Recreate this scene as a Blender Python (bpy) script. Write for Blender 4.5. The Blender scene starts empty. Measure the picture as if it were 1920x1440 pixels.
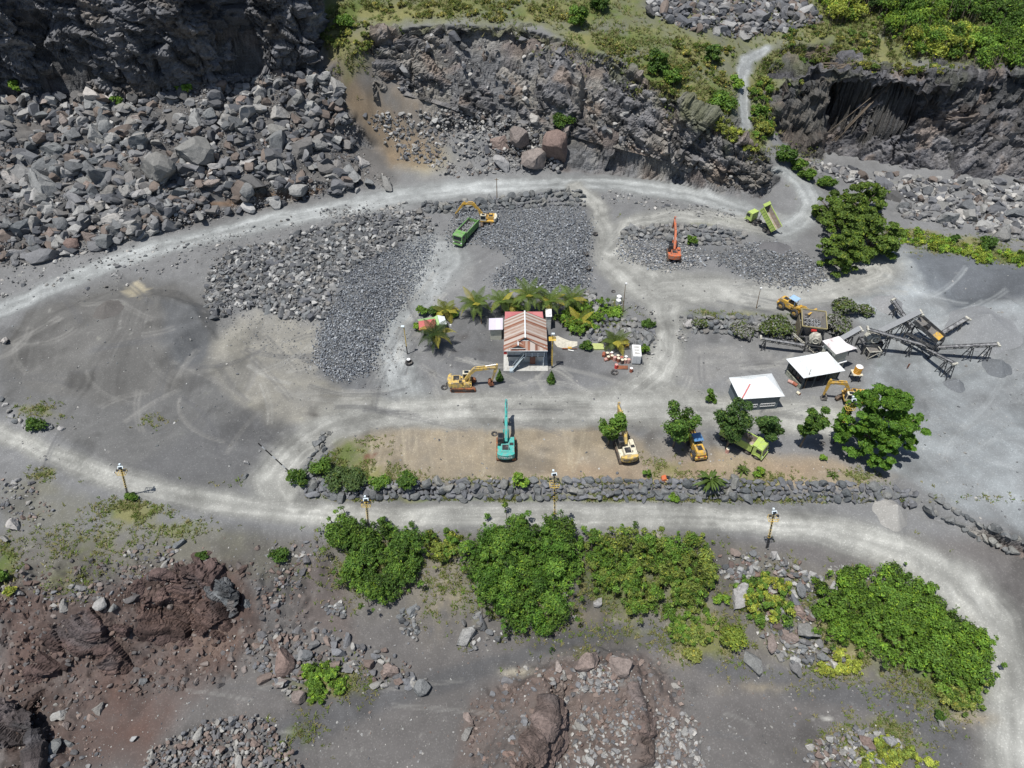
import bpy, math, random, bmesh
import numpy as np
from mathutils import Vector, Matrix, Euler
from mathutils.geometry import delaunay_2d_cdt
random.seed(7); RNG = np.random.default_rng(7)
R = math.radians
scene = bpy.context.scene
col = scene.collection
F = 1280.0; CH = 82.0; S2 = math.sqrt(.5)
# ---------------------------------------------------------------- survey helpers
def P(u, v, h=0.0):
    """ground point at height h seen at picture position u,v (a survey of the photograph)"""
    s = (v-720)/F
    z = (CH-h)/(S2*(1+s))
    return ((u-960)/F*z, -CH+(CH-h)*(1-s)/(1+s), h)
def proj(X, Y, Z):
    d = Y+CH; k = CH-Z
    z = S2*(d+k); y = S2*(d-k)
    return 960+F*X/z, 720-F*y/z
def mpp(v, h=0.0):
    return (CH-h)/(S2*(1+(v-720)/F))/F
# ---------------------------------------------------------------- noise
def hsh(ix, iy, iz, seed):
    with np.errstate(over='ignore'):
        n = (ix.astype(np.int64)*374761393 + iy.astype(np.int64)*668265263 + iz.astype(np.int64)*2147483647 + seed*1274126177) & 0xffffffff
        n = ((n ^ (n >> 13))*1274126177) & 0xffffffff
        n = ((n ^ (n >> 16))*2246822519) & 0xffffffff
        n = n ^ (n >> 15)
    return (n & 0xffffff)/float(0x1000000)
def vnoise(x, y, z=None, seed=0):
    if z is None: z = np.zeros_like(x)
    ix = np.floor(x); iy = np.floor(y); iz = np.floor(z)
    fx = x-ix; fy = y-iy; fz = z-iz
    fx = fx*fx*(3-2*fx); fy = fy*fy*(3-2*fy); fz = fz*fz*(3-2*fz)
    ix = ix.astype(np.int64); iy = iy.astype(np.int64); iz = iz.astype(np.int64)
    def L(a, b, t): return a+(b-a)*t
    if not np.any(z):
        a = L(hsh(ix, iy, iz, seed), hsh(ix+1, iy, iz, seed), fx)
        b = L(hsh(ix, iy+1, iz, seed), hsh(ix+1, iy+1, iz, seed), fx)
        return L(a, b, fy)*2-1
    r = []
    for k in (0, 1):
        a = L(hsh(ix, iy, iz+k, seed), hsh(ix+1, iy, iz+k, seed), fx)
        b = L(hsh(ix, iy+1, iz+k, seed), hsh(ix+1, iy+1, iz+k, seed), fx)
        r.append(L(a, b, fy))
    return L(r[0], r[1], fz)*2-1
def fbm(x, y, z=None, o=4, seed=0, g=.5):
    t = 0; a = 1; n = 0; f = 1
    for k in range(o):
        t = t+a*vnoise(x*f+k*17.3, y*f-k*9.1, None if z is None else z*f+k*3.7, seed+k); n += a; a *= g; f *= 2.03
    return t/n
def facets(x, y, z, s, seed):
    """blocky rock relief: every cell gets its own tilted plane"""
    x = x/s; y = y/s; z = z/s
    ix = np.floor(x).astype(np.int64); iy = np.floor(y).astype(np.int64); iz = np.floor(z).astype(np.int64)
    best = np.full(x.shape, 1e9); out = np.zeros(x.shape); sec = np.full(x.shape, 1e9); rid = np.zeros(x.shape)
    for a in (-1, 0, 1):
        for b in (-1, 0, 1):
            for c in (-1, 0, 1):
                jx = ix+a; jy = iy+b; jz = iz+c
                dx = x-jx-hsh(jx, jy, jz, seed); dy = y-jy-hsh(jx, jy, jz, seed+1); dz = z-jz-hsh(jx, jy, jz, seed+2)
                d = dx*dx+dy*dy+dz*dz
                m = d < best
                h = (hsh(jx, jy, jz, seed+3)-.5)*1.2+dx*(hsh(jx, jy, jz, seed+4)-.5)*1.6+dy*(hsh(jx, jy, jz, seed+5)-.5)*1.6+dz*(hsh(jx, jy, jz, seed+6)-.2)*1.3
                sec = np.where(m, best, np.minimum(sec, d)); out = np.where(m, h, out); rid = np.where(m, hsh(jx, jy, jz, seed+7), rid)
                best = np.where(m, d, best)
    edge = np.clip((np.sqrt(sec)-np.sqrt(best))*3, 0, 1)
    return out-(1-edge)*.25, rid
def sstep(a, b, x):
    t = np.clip((x-a)/(b-a), 0, 1); return t*t*(3-2*t)
# ---------------------------------------------------------------- survey of the levels: picture position and height
LINES = [
 # far edge of the upper road = toe of the slopes
 [(-200,580,.6),(0,505,.6),(100,490,.6),(200,468,.6),(300,443,.6),(400,418,.6),(500,392,.6),(600,372,.8),(690,360,.8),(740,345,1),(830,338,1.2),(930,328,1.2),(1050,328,1.2),(1150,325,1),(1230,335,.8),(1300,352,.5),(1350,368,.5),(1400,380,.4)],
 # upper road middle
 [(-200,640,.2),(0,560,.3),(150,510,.3),(300,462,.3),(450,425,.3),(600,395,.5),(750,372,.9),(900,355,1.2),(1050,345,1.2),(1200,352,.9),(1300,375,.5),(1400,400,.3),(1480,420,.3)],
 # near edge of the upper road, wall top
 [(600,412,.3),(720,392,.8),(830,385,1.1),(930,375,1.3),(1040,362,1.4),(1085,360,1.2)],
 [(830,398,.1),(930,392,.1),(1040,385,.1),(1095,385,.1)],
 [(1165,432,1),(1215,425,1.3),(1300,424,1.4),(1390,430,1.0)],[(1170,452,.2),(1215,452,.1),(1300,458,.1),(1390,460,.2)],
 # small bank above the road, left
 [(250,412,4.2),(300,385,5.2),(350,360,5.8),(420,342,6),(480,345,5.4),(560,345,4),(640,345,2.6)],
 [(150,430,3.2),(60,440,3.5),(-100,470,4)],
 # talus middle
 [(-200,350,8.5),(0,325,8.5),(100,315,9),(200,305,9.5),(350,275,10.5),(450,262,10.5),(550,260,9),(620,265,7),(680,275,4.5),(730,290,2.6)],
 # cliff foot left
 [(-200,205,19),(0,188,18),(60,184,18),(105,184,18),(150,178,18.5),(200,183,17.5),(300,178,17),(400,172,17),(470,158,17),(520,150,17.5),(560,122,19.5),(585,98,22)],
 [(600,150,18),(640,180,15),(660,230,10)],[(620,110,21),(650,95,23.5),(600,70,24.5)],
 # middle cirque crest
 [(660,85,24.5),(700,62,26),(800,48,27),(900,48,27.2),(1000,58,26.8),(1080,82,25),(1150,112,23),(1200,142,21),(1250,172,19),(1300,202,17),(1350,234,14.5),(1400,262,12),(1440,288,10)],
 # cirque mid
 [(670,200,12.5),(700,240,8),(760,250,6.5),(830,245,7),(900,235,8.5),(1000,240,9),(1100,255,8.5),(1200,272,8),(1290,300,6),(1380,340,3.5)],
 # scree foot
 [(745,300,2),(830,300,2.5),(900,300,3),(1000,300,3)],
 [(1425,372,.6),(1448,350,2),(1450,322,5)],
 # ramp road
 [(1480,425,.2),(1525,400,.6),(1512,355,2.2),(1475,325,3.8),(1450,305,6),(1432,275,8.2),(1400,235,11.5),(1395,180,15),(1393,130,18),(1415,98,20),(1470,85,21),(1560,72,22.2)],
 # outer side of ramp
 [(1560,440,.1),(1570,390,.2),(1545,345,.8),(1500,300,3.5),(1475,285,6.5),(1455,255,9)],
 # upper plateau
 [(560,10,29),(620,30,27.5),(700,20,28),(900,12,29),(1000,20,28.8),(1100,35,27.5),(1200,65,25.5),(1300,75,23.5),(1370,85,21.5)],
 [(1250,125,21.8),(1300,150,19.5),(1350,170,17.3),(1370,210,14.5)],
 [(1330,110,20.5),(1360,130,18.8)],[(1430,180,15.2),(1440,140,17.6),(1470,110,19.8)],
 [(1500,30,24.5),(1600,40,24),(1700,60,23.4),(1800,60,24),(1920,55,25),(2100,50,25.5)],
 [(500,-60,36),(700,-60,34),(900,-60,34),(1100,-60,33),(1300,-60,31),(1500,-60,30),(1700,-60,31),(1900,-60,32),(2150,-60,33)],
 # behind the right rim
 [(1500,140,18.8),(1600,118,20.4),(1740,128,20.6),(1850,118,21.5),(1950,108,21.8),(2100,105,22)],
 # yard / plateau
 [(-200,760,0),(0,750,0),(60,800,0),(160,860,0),(300,905,-.1),(430,925,-.3)],
 [(120,760,.2),(300,800,.1),(450,830,0),(480,700,0),(560,620,.1),(700,760,0),(900,750,0),(1100,740,0),(1300,700,0),(1260,560,0),(1130,480,0),(1000,640,0),(880,640,0),(760,600,0),(750,520,.1),(850,470,0)],
 [(1500,740,0),(1700,900,0),(1800,800,0),(2000,900,0),(1900,700,0),(1700,700,0),(1600,560,.3),(1400,560,.2),(1320,640,-.3),(1400,680,-.2)],
 # stockpile left
 [(60,620,1.6),(110,587,2.6),(200,562,3.4),(290,553,3.6),(355,570,3.3),(378,605,2.2)],[(130,665,2.2),(240,640,3.2),(325,640,2.9)],
 [(0,690,.1),(60,700,.4),(200,730,.3),(330,690,.4),(410,640,.1),(400,590,.2),(340,545,.3),(230,540,.4),(120,575,.3),(30,630,.2)],
 # rubble mounds
 [(440,500,1.2),(520,480,1.8),(600,475,1.6),(700,450,1.2)],[(600,540,2.2),(690,535,3.0),(655,620,2.6),(645,680,1.5)],
 [(950,415,1.8),(1040,415,2.4),(1065,480,3.0),(1000,500,3.2),(960,520,1.6)],
 [(1210,470,.7),(1260,480,.5)],[(1410,480,1.8),(1450,470,3.4),(1500,490,1.4),(1440,505,1.5)],
 # right yard heaps
 [(1650,470,1),(1700,490,1.3),(1760,560,.4)],[(1820,500,1.2),(1900,520,1.8),(2000,530,2)],[(1790,588,.8),(1850,572,2.2),(1895,560,3.2),(1960,600,3.0)],[(1800,560,.1),(1880,555,.4)],
 [(1660,440,.4),(1760,455,.5),(1920,480,.6),(2100,490,.6)],[(1640,560,.8),(1690,545,1)],
 # hopper bank
 [(1300,592,.8),(1400,585,1.4),(1480,585,1.8),(1540,570,1.6),(1590,560,1.2)],[(1300,640,-.3),(1400,640,-.4),(1480,640,-.6),(1560,630,-.5)],
 # lower road middle, edges
 [(-200,760,-1),(0,800,-.6),(100,850,-.6),(225,902,-.7),(350,932,-.9),(480,950,-1.1),(600,965,-1.2),(800,962,-1.2),(1000,966,-1.2),(1200,966,-1.2),(1400,972,-1.2),(1550,988,-1.3),(1700,1032,-1.7),(1800,1090,-2.6),(1880,1180,-4),(1915,1290,-5.5),(1905,1440,-7),(1900,1600,-9)],
 [(-200,850,-1.2),(0,885,-1),(150,932,-1),(300,970,-1.1),(430,988,-1.2),(560,997,-1.3),(700,1001,-1.4),(900,1001,-1.4),(1100,1004,-1.4),(1300,1010,-1.5),(1400,1030,-1.7),(1500,1050,-1.9),(1600,1090,-2.4),(1700,1140,-3.2),(1770,1200,-4.3),(1840,1290,-5.8),(1865,1360,-6.5)],
 [(1960,1060,-2.2),(2000,1200,-4),(2040,1400,-6.5)],
 # retaining wall
 [(600,830,.3),(562,880,.2),(565,902,.2),(620,905,.4),(700,910,.5),(900,905,.5),(1040,903,.5),(1250,903,.5),(1400,903,.5),(1600,914,.3),(1720,930,.2),(1800,965,.1),(1920,1018,0),(2100,1100,-.5)],
 [(575,820,0),(535,875,-.5),(537,915,-.9),(600,935,-1.1),(700,937,-1.2),(900,936,-1.2),(1040,937,-1.2),(1250,937,-1.2),(1400,936,-1.2),(1600,944,-1.2),(1700,952,-1.3),(1780,985,-1.5),(1920,1048,-2.4),(2100,1130,-3.4)],
 # slope foot under the lower road
 [(620,1150,-6.8),(750,1170,-7),(870,1200,-7.6),(960,1207,-8),(1050,1182,-8),(1110,1145,-7.5),(1200,1155,-7.5),(1270,1212,-7.6),(1350,1240,-8),(1450,1252,-8),(1560,1272,-8),(1650,1262,-8),(1720,1312,-7.7),(1800,1335,-7.4),(1830,1400,-7.4)],
 # lower left cliff lip and foot
 [(-200,1130,-2.8),(0,1118,-2.6),(80,1115,-2.5),(190,1122,-2.6),(250,1085,-2.1),(330,1058,-1.8),(420,1058,-1.8),(470,1090,-2.6),(560,1080,-3)],
 [(-200,1340,-10.5),(0,1305,-10),(100,1268,-9.3),(150,1258,-9),(280,1245,-9),(330,1180,-8.4),(420,1190,-8),(500,1205,-7.6)],
 [(0,1000,-1.6),(150,1010,-1.5),(300,1020,-1.5),(450,1030,-1.6),(560,1030,-1.9)],
 [(0,1440,-11.5),(100,1400,-10),(200,1440,-10),(400,1350,-8.4),(450,1370,-7.8),(500,1440,-8),(600,1400,-8.8),(620,1340,-8.6),(560,1240,-7.2),(680,1260,-7.6),(800,1290,-8.5),(800,1440,-9)],
 [(30,1340,-8.5),(30,1440,-8)],[(62,1350,-11),(60,1440,-11.4)],
 # lower mound and its cracks
 [(900,1330,-8.2),(950,1270,-8.2),(1040,1235,-7.8),(1100,1215,-7.6),(1200,1222,-7.8),(1250,1270,-8.2),(1290,1330,-8.6),(1320,1440,-9)],
 [(940,1330,-6.6),(1030,1290,-5.0),(1018,1370,-4.6),(965,1430,-4.4),(950,1520,-4.6)],
 [(1052,1300,-7.4),(1052,1385,-8.6),(1012,1440,-9),(990,1520,-9.2)],
 [(1060,1255,-6.0),(1100,1262,-5.4),(1180,1262,-5.4)],[(1175,1290,-5.9),(1195,1360,-5.4),(1192,1400,-5.8),(1185,1440,-6.8)],[(1222,1300,-7.4),(1230,1390,-8.7),(1225,1440,-8.8)],[(1110,1330,-8),(1120,1440,-8.7)],
 [(900,1440,-7.6),(850,1400,-8.6)],
 [(1400,1300,-8.2),(1500,1350,-8.4),(1700,1400,-8.1),(1600,1440,-8.2),(1400,1440,-8.8)],
 [(-200,1700,-14),(400,1800,-12),(960,1800,-12),(1500,1800,-12),(2100,1700,-12)],
]
# overhanging rim on the right: (dx, dy) is how far the lip stands out over its wall
RIM = [(1451,228,12.3),(1458,200,14),(1480,180,15.4),(1515,162,17),(1560,146,18.2),(1610,141,18.7),(1680,150,18.4),(1745,168,17.8),(1800,152,18.9),(1860,142,19.5),(1940,138,20),(2100,135,20)]
RIMFOOT = [(1486,285,3),(1505,298,1),(1545,300,0),(1610,305,0),(1680,318,0),(1750,335,0),(1830,345,0),(1940,345,0),(2100,340,0)]
def rimback(X):
    a = min(1, max(0, (X-60)/45)); f = min(1, max(0, (X-61)/7)); return 3.0*(1-a), 3.5+9.5*f-4*a
pts = []
def addline(w):
    for (a, b) in zip(w[:-1], w[1:]):
        n = max(1, int(math.dist(a[:2], b[:2])/4))
        for k in range(n):
            t = k/n; pts.append(tuple(a[i]+(b[i]-a[i])*t for i in range(3)))
    pts.append(tuple(w[-1]))
for L_ in LINES: addline([P(*q) for q in L_])
rim = []
for q in RIM:
    X, Y, Z = P(*q); dx, dy = rimback(X); rim.append((X-dx, Y+dy, Z+.3))
addline(rim); addline([(P(*q)[0]-rimback(P(*q)[0])[0], P(*q)[1]+rimback(P(*q)[0])[1]-1.5, q[2]) for q in RIMFOOT]); addline([P(*q) for q in RIMFOOT])
# left rock massif: top stands almost plumb above the foot, with two deep recesses
foot = [(-200,205,19,0),(0,188,18,0),(60,184,18,0),(105,184,18,6),(150,178,18.5,6),(200,183,17.5,1),(300,178,17,0),(400,172,17,-1),(470,158,17,2),(520,150,17.5,1)]
top = []
for (u, v, h, rec) in foot:
    X, Y, Z = P(u, v, h); top.append((X, Y+5.0+rec*.4, 34+random.uniform(-3, 3)))
top += [(-50.5, P(560,122,19.5)[1]+2.0, 33), (-48.8, P(585,98,22)[1]+5, 32), (-49, 108, 32), (-50, 135, 38)]
addline(top)
addline([(x-1.5, y+5, z+14) for (x, y, z) in top])
addline([(-180,108,56),(-120,112,58),(-70,120,56),(-60,150,56)])
pts += [(-300,300,70),(0,300,62),(300,300,60),(0,240,50),(130,240,48),(-60,250,60),(-1000,1000,80),(1000,1000,80),(-1000,-1000,-14),(1000,-1000,-14),(-300,0,5),(300,0,2),(-300,-120,-12),(300,-120,-12),(300,100,10),(-300,100,50),(-170,60,14),(0,-200,-13)]
seen = {}
for p in pts: seen[(round(p[0], 1), round(p[1], 1))] = p
pts = list(seen.values())
res = delaunay_2d_cdt([Vector(p[:2]) for p in pts], [], [], 0, .01)
TV = np.array([(v.x, v.y) for v in res[0]]); TH = np.array([pts[o[0]][2] for o in res[3]])
# ---------------------------------------------------------------- survey grid
yy = [-72.]
while yy[-1] < 232: yy.append(yy[-1]+.22+.24*min(1, max(0, (yy[-1]+55)/150)))
ys = np.array([-700, -250, -130, -90]+yy+[250, 300, 420, 900], float)
xs = np.concatenate([[-14, -5, -2.2, -1.4, -1.15], np.linspace(-1, 1, 861), [1.15, 1.4, 2.2, 5, 14]])
def Wd(y): return 70+np.clip(np.asarray(y)+72, 0, 320)*.36
NY, NX = len(ys), len(xs)
GY = np.repeat(ys[:, None], NX, 1); GX = xs[None, :]*Wd(ys)[:, None]
GH = np.zeros((NY, NX))
for f in res[2]:
    a, b, c = f
    pa, pb, pc = TV[a], TV[b], TV[c]
    y0 = min(pa[1], pb[1], pc[1]); y1 = max(pa[1], pb[1], pc[1])
    j0 = max(0, np.searchsorted(ys, y0)-1); j1 = min(NY, np.searchsorted(ys, y1)+1)
    if j1 <= j0: continue
    x0 = min(pa[0], pb[0], pc[0]); x1 = max(pa[0], pb[0], pc[0])
    w = Wd(ys[j0:j1])
    i0 = max(0, np.searchsorted(xs, min(x0/w.min(), x0/w.max()))-1); i1 = min(NX, np.searchsorted(xs, max(x1/w.min(), x1/w.max()))+1)
    if i1 <= i0: continue
    X = GX[j0:j1, i0:i1]; Y = GY[j0:j1, i0:i1]
    d = (pb[1]-pc[1])*(pa[0]-pc[0])+(pc[0]-pb[0])*(pa[1]-pc[1])
    if abs(d) < 1e-9: continue
    l1 = ((pb[1]-pc[1])*(X-pc[0])+(pc[0]-pb[0])*(Y-pc[1]))/d
    l2 = ((pc[1]-pa[1])*(X-pc[0])+(pa[0]-pc[0])*(Y-pc[1]))/d
    l3 = 1-l1-l2
    m = (l1 >= -1e-6) & (l2 >= -1e-6) & (l3 >= -1e-6)
    GH[j0:j1, i0:i1][m] = (l1*TH[a]+l2*TH[b]+l3*TH[c])[m]
def blur(a, n):
    for _ in range(n):
        b = np.pad(a, 1, mode='edge')
        a = (b[:-2, 1:-1]+b[2:, 1:-1]+b[1:-1, :-2]+b[1:-1, 2:]+2*a)/6
    return a
GH = blur(GH, 4)
gy = np.gradient(GH, axis=0)/np.gradient(GY, axis=0); gx = np.gradient(GH, axis=1)/np.gradient(GX, axis=1)
SL = blur(np.hypot(gx, gy), 3)
PU, PV = proj(GX, GY, GH)
def inpoly(u, v, poly):
    ins = np.zeros(u.shape, bool); n = len(poly)
    for i in range(n):
        (x1, y1), (x2, y2) = poly[i], poly[(i+1) % n]
        if y1 == y2: continue
        c = ((y1 > v) != (y2 > v)) & (u < (x2-x1)*(v-y1)/(y2-y1)+x1)
        ins ^= c
    return ins
# uneven ground
GH = GH+fbm(GX/9, GY/9, o=3, seed=11)*.22+fbm(GX/2, GY/2, o=3, seed=15)*.05
ROUGH = sstep(.28, .6, SL)
low = sstep(-1.4, -2.6, GH)
tal = np.zeros((NY, NX)); tal[inpoly(PU, PV, [(-200,200),(0,195),(300,185),(560,130),(640,200),(690,345),(560,372),(300,430),(150,455),(-200,540)])] = 1; tal = blur(tal, 10)
GH = GH+fbm(GX/3.2, GY/3.2, o=4, seed=21)*(.55*ROUGH+.18*low)+tal*(np.abs(fbm(GX/8, GY/6, o=3, seed=23))*3.4-.9)
rg = np.zeros((NY, NX)); rg[inpoly(PU, PV, [(-200,1090),(60,1060),(240,1040),(560,1060),(600,1180),(470,1260),(300,1300),(150,1330),(120,1500),(-200,1500)]) | inpoly(PU, PV, [(870,1330),(960,1250),(1100,1200),(1240,1240),(1300,1330),(1330,1500),(900,1500)])] = 1; rg = blur(rg, 14)
GH = GH+rg*((1-np.abs(fbm(GX/3.4, GY/3.4, o=4, seed=29, g=.6))*2.6)*.75-.35)+sstep(1300, 1150, PV)*sstep(1000, 1060, PV)*fbm(GX/3, GY/3, o=4, seed=37)*.35
GHb = GH
def sample(A, X, Y):
    X = np.asarray(X, float); Y = np.asarray(Y, float)
    j = np.interp(Y, ys, np.arange(NY)); i = np.interp(X/Wd(Y), xs, np.arange(NX))
    j0 = np.clip(j.astype(int), 0, NY-2); i0 = np.clip(i.astype(int), 0, NX-2); fj = j-j0; fi = i-i0
    return (A[j0, i0]*(1-fi)+A[j0, i0+1]*fi)*(1-fj)+(A[j0+1, i0]*(1-fi)+A[j0+1, i0+1]*fi)*fj
def hits(u, v):
    """points of the terrain seen at picture positions u, v"""
    u = np.asarray(u, float); v = np.asarray(v, float)
    s = (v-720)/F; ratio = (1-s)/(1+s)
    k = np.full(u.shape, 30.0); done = np.zeros(u.shape, bool); kk = np.full(u.shape, 92.0)
    def pos(k):
        d = k*ratio; z = S2*(d+k)
        return (u-960)/F*z, d-CH, CH-k
    step = .9/np.maximum(ratio, .6)
    lo = k.copy()
    for _ in range(400):
        X, Y, Z = pos(k)
        below = (Z <= sample(GH, X, Y)) & ~done
        kk[below] = k[below]; done |= below
        if done.all(): break
        k = np.where(done, k, k+step)
        if (k[~done] > 96).all(): break
    a = kk-step; b = kk
    for _ in range(7):
        m = (a+b)/2; X, Y, Z = pos(m); bl = Z <= sample(GH, X, Y)
        b = np.where(bl, m, b); a = np.where(bl, a, m)
    X, Y, Z = pos(b)
    return X, Y, sample(GH, X, Y)
def hit(u, v):
    X, Y, Z = hits([u], [v]); return Vector((X[0], Y[0], Z[0]))
def ground(x, y): return float(sample(GH, x, y))
def segdist(u, v, ptsl, closed=False, vs=1.0):
    best = np.full(u.shape, 1e9); bt = np.zeros(u.shape); n = len(ptsl)
    for i in range(n if closed else n-1):
        a, b = ptsl[i], ptsl[(i+1) % n]
        ax, ay, bx, by = a[0], a[1]*vs, b[0], b[1]*vs
        dx, dy = bx-ax, by-ay
        t = np.clip(((u-ax)*dx+(v*vs-ay)*dy)/(dx*dx+dy*dy+1e-9), 0, 1)
        d = np.hypot(u-ax-t*dx, v*vs-ay-t*dy)
        m = d < best; best = np.where(m, d, best); bt = np.where(m, i+t, bt)
    return best, bt
def polysamp(poly, n):
    p = np.array(poly, float); lo = p.min(0); hi = p.max(0); U = []; V = []
    c = 0
    while c < n:
        u = RNG.uniform(lo[0], hi[0], n*2); v = RNG.uniform(lo[1], hi[1], n*2); m = inpoly(u, v, poly)
        U.append(u[m]); V.append(v[m]); c += int(m.sum())
    return np.concatenate(U)[:n], np.concatenate(V)[:n]
# ---------------------------------------------------------------- objects
def tag(o, label=None, cat=None, group=None, kind=None):
    if label: o['label'] = label
    if cat: o['category'] = cat
    if group: o['group'] = group
    if kind: o['kind'] = kind
    return o
def empty(name, loc=(0, 0, 0), rz=0, label=None, cat=None, group=None):
    o = bpy.data.objects.new(name, None); col.objects.link(o); o.location = loc; o.rotation_euler = (0, 0, rz); o.empty_display_size = .2
    return tag(o, label, cat, group)
def npmesh(name, V, polys, mat=None, colr=None, smooth=False):
    """polys: list of int arrays (n,k)"""
    me = bpy.data.meshes.new(name)
    V = np.asarray(V, np.float32); me.vertices.add(len(V)); me.vertices.foreach_set('co', V.ravel())
    polys = [np.asarray(p, np.int32) for p in polys if len(p)]
    L = np.concatenate([p.ravel() for p in polys]); tot = np.concatenate([np.full(len(p), p.shape[1], np.int32) for p in polys])
    me.loops.add(len(L)); me.loops.foreach_set('vertex_index', L)
    me.polygons.add(len(tot)); me.polygons.foreach_set('loop_start', np.concatenate([[0], np.cumsum(tot)[:-1]]).astype(np.int32))
    me.polygons.foreach_set('use_smooth', np.full(len(tot), smooth, bool))
    if colr is not None:
        at = me.color_attributes.new('Col', 'FLOAT_COLOR', 'POINT')
        c4 = np.ones((len(V), 4), np.float32); c4[:, :3] = colr; at.data.foreach_set('color', c4.ravel())
    me.update(calc_edges=True)
    if mat: me.materials.append(mat)
    return me
def link(name, me, parent=None, loc=None):
    o = bpy.data.objects.new(name, me); col.objects.link(o)
    if parent: o.parent = parent
    if loc is not None: o.location = loc
    return o
# ---------------------------------------------------------------- materials
MATS = {}
def newmat(name):
    m = bpy.data.materials.new(name); m.use_nodes = True; nt = m.node_tree
    return m, nt, nt.nodes['Principled BSDF'], nt.nodes.new, nt.links.new
def mat(name, c, rough=.6, metal=0, var=.12, scale=3.0, dirt=None, dirt_amt=.0, bump=.0):
    if name in MATS: return MATS[name]
    m, nt, b, N, L = newmat(name)
    b.inputs['Roughness'].default_value = rough; b.inputs['Metallic'].default_value = metal
    tc = N('ShaderNodeTexCoord'); no = N('ShaderNodeTexNoise'); no.inputs['Scale'].default_value = scale; no.inputs['Detail'].default_value = 5; no.inputs['Roughness'].default_value = .65
    L(tc.outputs['Object'], no.inputs['Vector'])
    mr = N('ShaderNodeMapRange'); mr.inputs[1].default_value = .3; mr.inputs[2].default_value = .7; mr.inputs[3].default_value = 1-var; mr.inputs[4].default_value = 1+var
    L(no.outputs[0], mr.inputs[0])
    mx = N('ShaderNodeVectorMath'); mx.operation = 'SCALE'; mx.inputs[0].default_value = c; L(mr.outputs[0], mx.inputs['Scale'])
    out = mx.outputs[0]
    if dirt:
        n2 = N('ShaderNodeTexNoise'); n2.inputs['Scale'].default_value = scale*.55; n2.inputs['Detail'].default_value = 6; n2.inputs['Roughness'].default_value = .7
        L(tc.outputs['Object'], n2.inputs['Vector'])
        r2 = N('ShaderNodeMapRange'); r2.inputs[1].default_value = .62-dirt_amt*.4; r2.inputs[2].default_value = .78-dirt_amt*.3; L(n2.outputs[0], r2.inputs[0])
        mm = N('ShaderNodeMix'); mm.data_type = 'RGBA'; L(r2.outputs[0], mm.inputs[0]); L(out, mm.inputs[6]); mm.inputs[7].default_value = (*dirt, 1); out = mm.outputs[2]
    L(out, b.inputs['Base Color'])
    if bump:
        bp = N('ShaderNodeBump'); bp.inputs['Strength'].default_value = bump; bp.inputs['Distance'].default_value = .1; L(no.outputs[0], bp.inputs['Height']); L(bp.outputs[0], b.inputs['Normal'])
    MATS[name] = m; return m
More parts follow.
